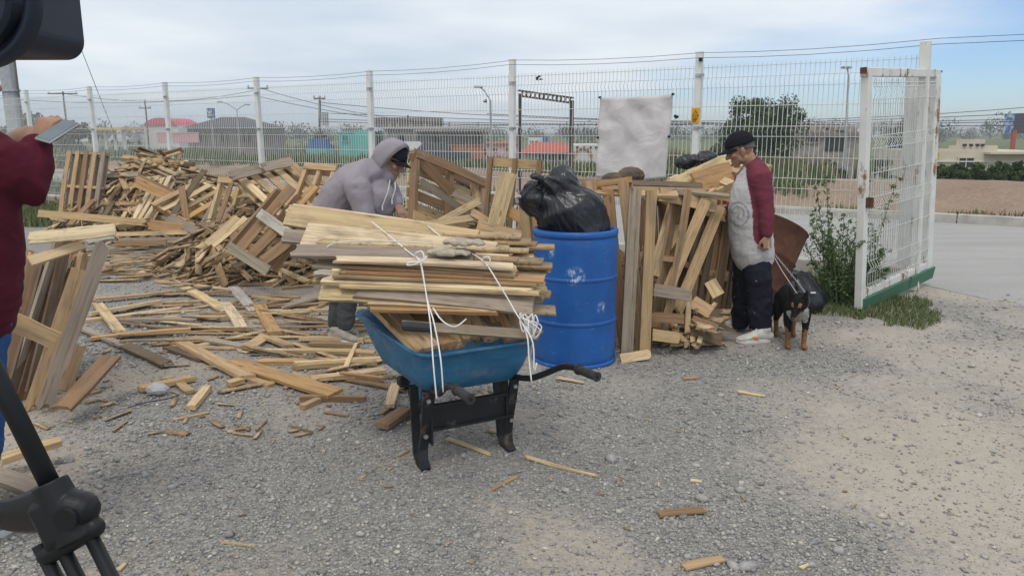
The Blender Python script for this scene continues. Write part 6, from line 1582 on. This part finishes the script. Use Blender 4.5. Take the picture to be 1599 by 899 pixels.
# ---------------- man in the grey hoodie, bending over the load
def hooded_man():
    Y0 = 5.95; p = lambda x, y, dy=0.0: W(x, y, Y0 + dy)
    base = G(540, 519); e = empty('person', (base.x, Y0, 0), 'man in grey hooded sweatshirt and black cap bending over behind the tied load', 'person')
    hc = p(613, 252); f = Vector((.82, -.36, -.44)).normalized(); u = Vector((.44, -.10, .90))
    sh_n, sh_f = p(558, 286, -.20), p(597, 276, .17); el_n, el_f = p(572, 345, -.26), p(616, 312, .14); hd_n, hd_f = p(612, 352, -.16), p(620, 320, -.02)
    lat = (sh_f - sh_n).normalized()
    # body
    mb = MB(); P = head_into(mb, hc, f, u, .96)
    mb.tube([p(575, 275), p(592, 268), p(606, 256)], [.055, .053, .055], 14); mb.tube([p(525, 345), p(548, 305), p(575, 280)], [(.12, .08), (.13, .09), (.14, .08)], 16, side=lat, round_caps=True)
    for s_, el, hd in ((sh_n, el_n, hd_n), (sh_f, el_f, hd_f)): mb.tube([s_, el, hd], [.04, .036, .026], 10, round_caps=True)
    hand_into(mb, hd_f, Vector((.45, -.55, -.62)), Vector((.5, -.45, .65)), 1, (28, 38, 25)); hand_into(mb, hd_n, Vector((.8, -.1, -.5)), Vector((.3, -.3, .9)), -1, (28, 38, 25))
    for s_ in (-.11, .11): mb.tube([p(526, 372, s_), p(546, 440, s_), p(540, 505, s_)], [.07, .05, .035], 10, round_caps=True)
    put(fused(mb, 'body', .0065, 3, None, MAT['skin']), e); eyes(P, .96, e, e.location)
    # sweatshirt
    mb = MB()
    mb.tube([p(506, 372), p(516, 342), p(533, 310), p(556, 285), p(580, 270), p(594, 264)], [(.185, .145), (.195, .160), (.205, .165), (.205, .150), (.165, .115), (.10, .085)], 22, side=lat, round_caps=True)
    for s_, el, hd, k in ((sh_n, el_n, hd_n, 1.0), (sh_f, el_f, hd_f, .95)):
        w = el.lerp(hd, .86); mb.tube([s_ + (p(545, 283) - s_) * .25, s_.lerp(el, .15), s_.lerp(el, .6), el, el.lerp(hd, .35), el.lerp(hd, .7), w], [x * k for x in (.095, .098, .082, .074, .066, .054, .046)], 16, round_caps=True)
        mb.tube([el.lerp(hd, .74), w], .049 * k, 14)
    l_ = u.cross(f).normalized()
    mb.tube([p(578, 272), p(594, 264), p(604, 274)], [.085, .10, .07], 16, round_caps=True); mb.ell(p(588, 312, -.02), (.15, .17, .17)); mb.ell(p(572, 345, 0), (.17, .19, .16))       # cowl round the neck
    put(fused(mb, 'sweatshirt', .011, 5, None, MAT['hoodie'], displace=fold_disp(6.5, .017, (1.3, .8, 1.0))), e)
    # hood: open shell round the head
    V = []; Fc = []; n, m = 32, 14; ax = (f * .92 - u * .18).normalized(); a1 = l_; a2 = ax.cross(a1).normalized(); up_ = -a2 if a2.dot(u) < 0 else a2
    for i in range(m + 1):
        th = R(80 + 98 * i / m)
        for q in range(n):
            a = 2 * math.pi * q / n; st, ct = math.sin(th), math.cos(th); cu = math.sin(a)
            v = hc - f * .012 + u * .004 + a1 * (.118 * st * math.cos(a)) + up_ * ((.158 if cu > 0 else .150) * st * cu) + ax * (.142 * ct)
            if i == 0: v += ax * (.012 * cu)
            V.append(v + (v - hc).normalized() * .010 * (vnoise(np.array([[i * .45, q * .5, 1.0]]))[0] - .5))
    for i in range(m):
        for q in range(n): Fc.append((i * n + q, (i + 1) * n + q, (i + 1) * n + (q + 1) % n, i * n + (q + 1) % n))
    Fc.append(tuple(m * n + q for q in range(n)))
    o = MB().add(V, Fc).build('hood', MAT['hoodie'], e, smooth=True, fix=True); o.location = -e.location; so = o.modifiers.new('t', 'SOLIDIFY'); so.thickness = .014; so.offset = 1
    o2 = MB().tube([V[q] for q in range(n)] + [V[0]], .009, 7, caps=False).build('hood_hem', MAT['hoodie'], o, smooth=True)
    capm(P, .96, e, e.location)
    for (x, y, x2, y2, dy, k) in ((609, 281, 597, 322, -.165, 1), (617, 284, 612, 312, -.12, 2)):
        a, b = p(x, y, dy), p(x2, y2, dy - .02); q = MB().tube([a, a.lerp(b, .4) + Vector((.012, -.01, 0)), b], .0042, 6).tube([b, b + Vector((0, 0, -.03))], .006, 6).build('drawstring', MAT['rope'], e); q.location = -e.location
    # trousers and shoes
    mb = MB(); mb.tube([p(518, 356), p(522, 385)], [(.175, .14), (.17, .15)], 18, side=lat, round_caps=True)
    for s_, kx in ((-.10, 0), (.11, -14)): mb.tube([p(522 + kx * .3, 378, s_), p(548 + kx, 430, s_), p(544 + kx, 470, s_), p(540 + kx, 504, s_)], [.10, .080, .072, .066], 16, round_caps=True)
    put(fused(mb, 'trousers', .011, 5, None, MAT['grey_trousers'], displace=fold_disp(12, .02)), e)
    for s_, kx in ((-.10, 0), (.12, -16)):
        h = G(528 + kx * .6, 520); h.y = Y0 + s_; h.z = 0; shoe(e, h, h + Vector((.24, -.10, 0)), MAT['shoe_grey'], MAT['sole'])
hooded_man()

# ---------------- man in the raglan shirt with the dog
def capped_man():
    Y0 = 6.0; p = lambda x, y, dy=0.0: W(x, y, Y0 + dy)
    e = empty('person', (p(1172, 400).x, Y0, 0), 'man in white and maroon raglan shirt and dark cap holding a leash', 'person')
    hc = p(1156, 234, .02); f = Vector((-.88, .18, -.38)).normalized(); u = Vector((-.36, 0, .93))
    sh_n, el_n, wr_n = p(1186, 268, -.17), p(1196, 326, -.20), p(1198, 368, -.22)
    sh_f, el_f, wr_f = p(1166, 276, .17), p(1152, 322, .22), p(1136, 324, .12)
    mb = MB(); P = head_into(mb, hc, f, u, .97)
    mb.tube([p(1182, 270), p(1174, 256), p(1165, 243)], [.062, .056, .058], 14); mb.tube([p(1175, 385), p(1172, 330), p(1174, 280)], [(.12, .08), (.12, .085), (.13, .07)], 16, side=(0, 1, 0), round_caps=True)
    mb.tube([sh_n, el_n, wr_n], [.04, .034, .026], 10, round_caps=True); mb.tube([sh_f, el_f, wr_f], [.04, .034, .026], 10, round_caps=True)
    hand_into(mb, wr_n, Vector((.06, -.08, -1)), Vector((.35, -.95, 0)), -1, (48, 62, 40)); hand_into(mb, wr_f, Vector((-1, -.05, .05)), Vector((0, .4, .9)), 1, (12, 18, 12))
    for s_ in (-.10, .11): mb.tube([p(1176, 400, s_), p(1178, 460, s_), p(1178, 515, s_)], [.07, .05, .036], 10, round_caps=True)
    put(fused(mb, 'body', .0065, 3, None, MAT['skin']), e); eyes(P, .97, e, e.location); capm(P, .97, e, e.location)
    # short grey hair below the cap
    V = []; Fc = []; n, m = 26, 5
    for i in range(m + 1):
        for q in range(n + 1):
            a = R(170 + 200 * q / n); r = .081 + .003 * math.sin(q * 2.1); zz_ = .046 - .075 * i / m * (1 - .35 * abs(math.cos(a)))
            V.append(P(.081 * math.cos(a), -.012 + .104 * math.sin(a), zz_))
    for i in range(m):
        for q in range(n): Fc.append((i * (n + 1) + q, (i + 1) * (n + 1) + q, (i + 1) * (n + 1) + q + 1, i * (n + 1) + q + 1))
    o = MB().add(V, Fc).build('hair', MAT['hair'], e, smooth=True, fix=True); o.location = -e.location; so = o.modifiers.new('t', 'SOLIDIFY'); so.thickness = .006
    # shirt with maroon raglan sleeves
    mb = MB()
    mb.tube([p(1176, 397), p(1175, 390), p(1171, 360), p(1170, 325), p(1172, 295), p(1176, 272), p(1177, 258)], [(.186, .158), (.188, .162), (.190, .165), (.195, .160), (.200, .135), (.150, .098), (.075, .070)], 24, side=(0, 1, 0), round_caps=True)
    mb.tube([sh_n + (p(1176, 268) - sh_n) * .35, sh_n.lerp(el_n, .15), sh_n.lerp(el_n, .6), el_n, el_n.lerp(wr_n, .45), el_n.lerp(wr_n, .93)], [.082, .088, .074, .064, .058, .045], 16, round_caps=True)
    mb.tube([sh_f + (p(1172, 272) - sh_f) * .35, sh_f.lerp(el_f, .15), sh_f.lerp(el_f, .6), el_f, el_f.lerp(wr_f, .45), el_f.lerp(wr_f, .95)], [.085, .09, .078, .066, .060, .046], 16, round_caps=True)
    neck_pt = p(1180, 252, -.07); neck_f = p(1172, 256, .07)
    def cols(co):
        d = np.minimum(np.minimum(seg_dist(co, sh_n, el_n), seg_dist(co, el_n, wr_n)), np.minimum(seg_dist(co, sh_f, el_f), seg_dist(co, el_f, wr_f)))
        d = np.minimum(d, np.minimum(seg_dist(co, neck_pt, sh_n + (el_n - sh_n) * .2) + .012, seg_dist(co, neck_f, sh_f) + .012))
        arm = d < .099; white = np.array((.52, .50, .505)); mar = np.array((.165, .038, .058)); c = np.where(arm[:, None], mar, white)
        # printed emblem on the chest: ring with rays, seen in profile
        cen = np.array(p(1150, 335, -.13)[:]); q = co - cen; rr = np.hypot(q[:, 0] * .70 - q[:, 1] * .71, q[:, 2]); front = (q[:, 0] + q[:, 1] < .10) & ~arm
        ink = ((np.abs(rr - .090) < .0065) | ((np.abs(rr - .058) < .006) & (q[:, 2] > -.01)) | ((rr < .05) & (vnoise(co * 40) > .70)) | ((np.abs(q[:, 2] - .16) < .014) & (np.abs(q[:, 0] + .02) < .05) & (vnoise(co * 45) > .6))) & front
        c = np.where(ink[:, None], np.array((.31, .30, .31)), c); return c
    put(fused(mb, 'shirt', .0085, 6, None, MAT['shirt'], displace=fold_disp(7, .014, (.8, .8, 1.6)), colors=cols), e)
    mb = MB(); rr = [p(1175, 391) + Vector((0, 0, 0))]
    # trousers
    mb = MB(); mb.tube([p(1176, 378), p(1177, 405)], [(.135, .105), (.150, .125)], 18, side=(0, 1, 0), round_caps=True)
    mb.tube([p(1182, 414, -.08), p(1186, 455, -.10), p(1187, 490, -.10), p(1188, 516, -.10)], [.105, .092, .088, .078], 18, round_caps=True)
    mb.tube([p(1168, 414, .09), p(1163, 455, .14), p(1158, 485, .16), p(1156, 502, .18)], [.105, .090, .085, .074], 18, round_caps=True)
    mb.ell(p(1186, 432, -.17), (.075, .035, .085)); mb.ell(p(1195, 436, -.14), (.05, .06, .085))           # cargo pocket
    put(fused(mb, 'trousers', .011, 5, None, MAT['navy_trousers'], displace=fold_disp(11, .024)), e)
    oc = [paint('accent_orange', (.75, .20, .05)), paint('accent_green', (.10, .55, .25)), paint('accent_red', (.6, .05, .06))]
    h = G(1203, 534); shoe(e, h, h + Vector((-.28, -.045, 0)), MAT['shoe'], MAT['sole'], accents=((.55, .055, oc[0]), (.66, .045, oc[1]), (.5, .03, oc[2])))
    h = G(1170, 514); shoe(e, h, h + Vector((-.27, .02, 0)), MAT['shoe'], MAT['sole'])
    return wr_n
wr_n = capped_man()

# ---------------- person with the phone at the edge
def phone_person():
    Y0 = 2.70; p = lambda x, y, dy=0.0: W(x, y, Y0 + dy)
    e = empty('person', (p(-70, 400).x, Y0, 0), 'person in maroon jacket and blue jeans holding up a phone', 'person')
    hc = p(-62, 118); f = Vector((.55, .82, -.1)); u = Vector((0, 0, 1)); lat = Vector((.83, -.55, 0)).normalized()
    sh_r, el_r, wr_r = p(-8, 238, -.05), p(38, 292, -.02), p(58, 228, .08); sh_l, el_l, wr_l = p(-120, 235, .1), p(-100, 330, .2), p(10, 225, .2)
    mb = MB(); P = head_into(mb, hc, f, u, .97); mb.tube([p(-62, 200), p(-62, 150)], .058, 14)
    mb.tube([p(-64, 470), p(-62, 330), p(-62, 225)], [(.13, .09), (.14, .1), (.15, .08)], 16, side=lat, round_caps=True)
    for a in ((sh_r, el_r, wr_r), (sh_l, el_l, wr_l)): mb.tube(a, [.04, .036, .028], 10, round_caps=True)
    hand_into(mb, wr_r, Vector((.22, .25, .72)), Vector((-.25, -.9, .25)), -1, (38, 52, 40), 1.05); hand_into(mb, wr_l, Vector((.8, .2, .4)), Vector((-.2, -.8, .5)), 1, (40, 50, 30))
    for s_ in (-.10, .10): mb.tube([p(-64, 470) + lat * s_, p(-62, 640) + lat * s_, G(-60, 835) + Vector((0, 0, .08)) + lat * s_], [.08, .055, .04], 10, round_caps=True)
    put(fused(mb, 'body', .0065, 3, None, MAT['skin']), e); eyes(P, .97, e, e.location)
    V = []; mbh = MB(); mbh.ell(P(0, -.018, .045), (.085, .105, .098)); put(fused(mbh, 'hair', .01, 3, None, MAT['hair']), e)
    mb = MB()
    mb.tube([p(-64, 478), p(-63, 440), p(-62, 380), p(-62, 310), p(-62, 250), p(-62, 205), p(-62, 185)], [(.242, .17), (.25, .175), (.245, .175), (.235, .165), (.21, .14), (.13, .10), (.08, .075)], 24, side=lat, round_caps=True)
    mb.tube([sh_r - lat * .06, sh_r.lerp(el_r, .3), sh_r.lerp(el_r, .8), el_r, el_r.lerp(wr_r, .35), el_r.lerp(wr_r, .75), el_r.lerp(wr_r, .92)], [.088, .088, .080, .078, .074, .063, .052], 18, round_caps=True)
    mb.tube([sh_l, sh_l.lerp(el_l, .5), el_l, el_l.lerp(wr_l, .5), el_l.lerp(wr_l, .9)], [.088, .082, .074, .066, .05], 16, round_caps=True)
    put(fused(mb, 'jacket', .0095, 5, None, MAT['maroon'], displace=fold_disp(8, .016, (.8, .8, 1.8))), e)
    mb = MB(); mb.tube([p(-64, 445), p(-64, 500)], [(.20, .14), (.205, .15)], 18, side=lat, round_caps=True)
    for s_ in (-.115, .115): mb.tube([p(-64, 490) + lat * s_, p(-62, 640) + lat * s_, G(-60, 835) + Vector((0, 0, .09)) + lat * s_], [.115, .088, .078], 16, round_caps=True)
    put(fused(mb, 'jeans', .011, 5, None, MAT['jeans'], displace=fold_disp(12, .018)), e)
    for s_ in (-.115, .115): h = G(-60, 838) + lat * s_ - f * .08; h.z = 0; shoe(e, h, h + Vector((.14, .22, 0)), MAT['shoe_grey'], MAT['sole'])
    c = p(90, 205, .06); e2 = empty('phone', c, 'grey phone held up by the person in the maroon jacket', 'phone')
    lg = Vector((.33, .70, .42)).normalized(); sh = Vector((.60, -.65, -.42)); sh = (sh - lg * sh.dot(lg)).normalized(); M = Matrix((sh, lg.cross(sh), lg)).transposed()
    MB().cbox((0, 0, 0), (.070, .009, .140), .0035, M).build('case', simple('phone_case', (.33, .34, .35), .35), e2)
    MB().cbox(M @ Vector((0, -.0052, 0)), (.063, .002, .131), .0008, M).build('screen', simple('phone_screen', (.10, .13, .15), .12, spec=.6, bump=0), e2)
    MB().cbox(M @ Vector((0, .0046, 0)), (.064, .002, .134), .0008, M).build('back_plate', simple('phone_back', (.055, .065, .075), .22, bump=0), e2)
    MB().cbox(M @ Vector((.018, .006, .055)), (.024, .004, .028), .001, M).build('camera_bump', MAT['black_plastic'], e2)
phone_person()

# ---------------- dog on its leash
def dog():
    o = G(1236, 537); yaw = math.atan2(-1, -.12); c, s = math.cos(yaw), math.sin(yaw); F3 = Vector((c, s, 0)); S3 = Vector((-s, c, 0))      # S3 = dog's left
    D = lambda x, y, z: o + F3 * x + S3 * y + Vector((0, 0, z))
    e = empty('dog', o, 'black and tan dog on a white leash standing by the capped man', 'dog')
    k = 1.0; mb = MB(); L = S3
    mb.tube([D(-.26, 0, .335), D(-.14, 0, .33), D(0, 0, .315), D(.10, 0, .31), D(.17, 0, .325)], [(.075, .085), (.085, .082), (.092, .105), (.088, .112), (.06, .075)], 18, side=L, round_caps=True)
    mb.tube([D(.13, 0, .36), D(.20, -.01, .385), D(.26, -.03, .385)], [(.062, .07), (.055, .062), (.05, .05)], 14, side=L, round_caps=True)
    hx = D(.285, -.045, .375); hf = (F3 * .80 + S3 * -.45 + Vector((0, 0, -.55))).normalized(); hu = Vector((0, 0, 1)); hu = (hu - hf * hu.dot(hf)).normalized(); hl = hu.cross(hf); hax = (hl, hf, hu)
    H = lambda a, b, d: hx + hl * a + hf * b + hu * d
    mb.ell(H(0, 0, 0), (.058, .066, .055), hax); mb.tube([H(0, .04, -.01), H(0, .09, -.018), H(0, .125, -.022)], [.036, .028, .021], 12, round_caps=True)
    mb.ell(H(.03, .025, -.015), (.022, .03, .025), hax); mb.ell(H(-.03, .025, -.015), (.022, .03, .025), hax); mb.ell(H(0, .135, -.012), (.013, .010, .010), hax)
    for sg in (-1, 1):
        mb.tube([H(sg * .040, -.015, .030), H(sg * .054, -.03, .072), H(sg * .062, -.045, .115)], [(.028, .012), (.022, .009), (.006, .005)], 10, side=hl, round_caps=True)
        mb.tube([D(.12, sg * .062, .32), D(.095, sg * .068, .22), D(.12, sg * .062, .145), D(.115, sg * .060, .06), D(.12, sg * .060, .028)], [(.042, .055), (.032, .040), (.023, .026), (.018, .020), (.021, .022)], 12, side=L, round_caps=True)
        mb.ell(D(.145, sg * .060, .018), (.024, .038, .018), (S3, F3, Vector((0, 0, 1))))
        mb.tube([D(-.22, sg * .058, .33), D(-.16, sg * .075, .235), D(-.27, sg * .07, .135), D(-.255, sg * .066, .06), D(-.25, sg * .066, .028)], [(.048, .075), (.036, .050), (.022, .027), (.017, .020), (.021, .022)], 12, side=L, round_caps=True)
        mb.ell(D(-.225, sg * .066, .018), (.023, .038, .018), (S3, F3, Vector((0, 0, 1))))
    mb.tube([D(-.31, 0, .35), D(-.37, -.04, .27), D(-.38, -.07, .18), D(-.40, -.09, .12)], [.026, .028, .026, .012], 12, round_caps=True)
    front = np.array(D(.17, 0, .27)[:])
    def cols(co):
        q = co - np.array(o[:]); x = q @ np.array(F3[:]); y = q @ np.array(S3[:]); z = q[:, 2]; n = fbm(co * 28, 3) - .5
        blk = np.array((.010, .010, .011)); tan = np.array((.24, .125, .055)); wht = np.array((.42, .40, .37)); c = np.tile(blk, (len(co), 1))
        leg = (z + n * .12 < .155) & ~((x < -.33)); c[leg] = tan
        hind_out = leg & (x < -.1) & (z > .13) ; c[hind_out] = blk
        chest = (np.linalg.norm(co - front, axis=1) + n * .05 < .085); c[chest] = wht
        belly = (np.abs(y) < .05) & (z < .25) & (x > -.2) & (x < .1); c[belly] = tan * .9
        h = co - np.array(hx[:]); ha, hb, hd = h @ np.array(hl[:]), h @ np.array(hf[:]), h @ np.array(hu[:])
        mz = (hb > .045) & (hd < -.012) & (np.abs(h).max(1) < .2); c[mz] = tan
        br = (hb > .02) & (hb < .07) & (np.hypot(np.abs(ha) - .026, hd - .030) < .012); c[br] = tan
        return c
    put(fused(mb, 'body', .006, 4, None, MAT['dog'], displace=lambda co, no: (fbm(co * 70, 2) - .5) * .007, colors=cols), e)
    for sg in (-1, 1):
        q = MB().ell(H(sg * .030, .050, .018), (.008, .008, .008)).build('eye', MAT['eye'], e, smooth=True); q.location = -e.location
    q = MB().ell(H(0, .140, -.010), (.013, .009, .010), hax).build('nose', MAT['eye'], e, smooth=True); q.location = -e.location
    nk = D(.185, -.008, .382); ringp = []
    d0 = (D(.26, -.03, .385) - D(.13, 0, .36)).normalized(); a, b = frame_from(d0, (0, 0, 1))
    for i in range(21): t = 2 * math.pi * i / 20; ringp.append(nk + a * (.072 * math.cos(t)) + b * (.066 * math.sin(t)))
    q = MB().tube(ringp, [(.010, .004)] * 21, 8, side=d0, caps=False).build('collar', simple('collar', (.10, .09, .085), .8), e, smooth=True); q.location = -e.location
    h0 = wr_n + Vector((.006, -.03, -.085)); end = nk + Vector((-.03, -.01, .06))
    e2 = empty('leash', h0, 'white strap leash with chain end running from the capped man to the dog', 'leash')
    m1 = h0.lerp(end, .5) + Vector((-.004, 0, -.004))
    MB().tube([h0 + Vector((0, .01, .05)) - h0, Vector((0, 0, 0)), m1 - h0, end - h0], [(.0036, .0018)] * 4, 8, side=(1, 0, 0)).build('strap', simple('leash_strap', (.36, .35, .32), .9), e2)
    end2 = nk + Vector((.035, -.01, .06)); n = 30
    for i in range(n):
        u = i / (n - 1); c0 = h0.lerp(end2, u) + Vector((.05, 0, -.04)) * 4 * u * (1 - u) * .5 - h0; ax = (Vector((1, 0, 0)), Vector((0, 1, 0)))[i % 2]; dd = (end2 - h0).normalized(); ss, uu = frame_from(dd, ax)
        MB().tube([c0 + dd * (.010 * math.cos(t)) + ss * (.006 * math.sin(t)) for t in np.linspace(0, 2 * math.pi, 9)], .0018, 5, caps=False).build('chain_link', MAT['steel'], e2)
    MB().tube([end - h0, nk + Vector((0, -.02, .045)) - h0, end2 - h0], .004, 6).build('clip', MAT['cable'], e2)
dog()

# ================================================================== VIDEO CAMERA ON ITS TRIPOD
def video_kit():
    Yc = 1.12; hub = Vector((-.93, 1.15, 1.47)); a = W(-170, 20, Yc); lo = W(139, 95, Yc + .15)
    e = empty('video_camera', (lo.x - .15, Yc + .08, lo.z), 'dark video camera body jutting in over the pole and jacket', 'camera')
    x1 = lo.x; z0 = lo.z; w, h, dp = .52, .17, .15; npl = MAT['navy_plastic']
    # body outline with a rounded lower corner, extruded in depth
    prof = [(-w, 0)]; rad = .030
    for k in range(9): t = R(-90 + 90 * k / 8); prof.append((-rad + rad * math.cos(t) - .0, rad + rad * math.sin(t)))
    for k in range(9): t = R(90 * k / 8); prof.append((-rad + rad * math.cos(t), h - rad + rad * math.sin(t)))
    prof.append((-w, h)); n = len(prof); V = []; Fc = []
    layers = ((.0, .008), (.003, .003), (.008, 0), (dp - .008, 0), (dp, .008)); cx_, cz_ = -w / 2, h / 2
    for (d, ins) in layers:
        for (x, z) in prof: V.append(Vector((x1 + x - ins * (1 if x > cx_ else -1), Yc + d, z0 + z - ins * (1 if z > cz_ else -1) )))
    for i in range(len(layers) - 1):
        for k in range(n): Fc.append((i * n + k, i * n + (k + 1) % n, (i + 1) * n + (k + 1) % n, (i + 1) * n + k))
    Fc += [tuple(range(n))[::-1], tuple((len(layers) - 1) * n + k for k in range(n))]
    put(MB().add(V, Fc).build('body', npl, None, fix=True, smooth=False), e)
    lc = W(-58, -8, Yc - .01); M = Matrix.Translation(lc) @ Matrix.Rotation(math.pi / 2, 4, 'X')
    put(MB().lathe([(.075, -.02), (.075, .012), (.070, .020), (.062, .020), (.060, .004), (.0, .002)], 40, M).build('lens_hood', npl, None, smooth=False, fix=True), e)
    put(MB().lathe([(.098, -.02), (.098, .002), (.094, .007), (.088, .007), (.087, -.01)], 48, M).build('hand_ring', npl, None, smooth=True, fix=True), e)
    put(MB().cbox((x1 - .024, Yc - .0005, z0 + h * .55), (.002, .004, h * .82), .0006).build('seam', MAT['black_plastic'], None), e)
    put(MB().cbox((x1 - .062, Yc - .001, z0 + .09), (.035, .006, .135), .002, Matrix.Rotation(.06, 3, 'Y')).build('side_panel', MAT['black_plastic'], None), e)
    bp = MAT['black_plastic']; t = empty('tripod', (hub.x, hub.y, 0), 'black camera tripod with its leg clamp standing at the very front', 'tripod')
    put(MB().cbox(hub + Vector((0, 0, .05)), (.11, .11, .10), .015).build('hub', bp, None), t)
    top = Vector((-.95, Yc + .06, z0)); put(MB().tube([hub + Vector((0, 0, .08)), Vector((hub.x, hub.y, z0 - .06))], .032, 14).cbox((top.x, top.y, z0 - .035), (.16, .12, .06), .012).build('fluid_head', bp, None), t)
    jt = W(98, 795, 1.06)
    for i, (q0, q1) in enumerate(((hub + Vector((.04, 0, .02)), jt),)):
        d = (q1 - q0).normalized()
        put(MB().tube([q0, q1], .0145, 16).build('leg', bp, None, smooth=True), t)
        s, u = frame_from(d, (1, 0, 0)); M = Matrix((s, u, d)).transposed()
        cl = MB(); cl.tube([q1 - d * .045, q1 + d * .05], [(.027, .024), (.032, .026)], 20, side=s, round_caps=False); cl.tube([q1 + s * .012, q1 + s * .026 + d * .012], .026, 18, round_caps=True); cl.tube([q1 + d * .05 - s * .05, q1 + d * .045 + s * .03], .016, 14, round_caps=True); cl.cbox(q1 - s * .02 + d * .01, (.04, .045, .075), .008, M); put(fused(cl, 'leg_clamp', .0022, 3, None, bp), t)
        put(MB().tube([q1 + d * .01 - Vector((0, .024, 0)) + s * .018, q1 + d * .01 - Vector((0, .031, 0)) + s * .018], .017, 18).build('clamp_knob', bp, None), t)
        foot = q1 + d * ((q1.z - .02) / -d.z)
        for off in (.020, -.026, -.055): put(MB().tube([q1 + d * .03 + s * off, foot + s * off * .8], .0105, 12).build('leg_tube', bp, None, smooth=True), t)
        put(MB().cbox(foot + Vector((0, 0, .0)), (.10, .06, .04), .01).build('rubber_foot', MAT['rubber'], None), t)
        mid = Vector((hub.x + .05, hub.y, q1.z - .03)); sd_ = (mid - q1).normalized(); s2, u2 = frame_from(sd_, (0, 0, 1))
        V = []; N = 10
        for k in range(N + 1):
            f_ = k / N; c_ = q1.lerp(mid, f_ * .96) + Vector((0, -.004, .012 - .03 * math.sin(f_ * 2.4))); hh = .028 - .010 * f_; V.append(c_); 
        put(MB().tube(V, [(.040 - .022 * k / N, .014) for k in range(N + 1)], 8, side=(0, 0, 1)).build('spreader', bp, None, smooth=True), t)
    for ang in (130, 215):
        dv = Vector((math.cos(R(ang)) * .42, math.sin(R(ang)) * .30, -1)).normalized(); f0 = hub + dv * ((hub.z - .01) / -dv.z)
        put(MB().tube([hub, f0], .0145, 12).build('leg', bp, None, smooth=True), t); put(MB().cbox(f0 + Vector((0, 0, .02)), (.07, .06, .04), .01).build('rubber_foot', MAT['rubber'], None), t)
    put(MB().tube([hub, Vector((hub.x, hub.y, .95))], .016, 12).build('centre_column', bp, None, smooth=True), t)
video_kit()

# ================================================================== AIR
hz = MB().box((0, 0, 5), (10400, 10400, 16)).build('haze', None); tag(hz, kind='stuff')
hm = bpy.data.materials.new('air'); hm.use_nodes = True; hn = hm.node_tree; hn.nodes.clear()
pv = hn.nodes.new('ShaderNodeVolumePrincipled'); pv.inputs['Color'].default_value = (.86, .90, .95, 1); pv.inputs['Density'].default_value = .0013; pv.inputs['Anisotropy'].default_value = 0.0
ho = hn.nodes.new('ShaderNodeOutputMaterial'); hn.links.new(pv.outputs[0], ho.inputs['Volume']); hz.data.materials.append(hm)
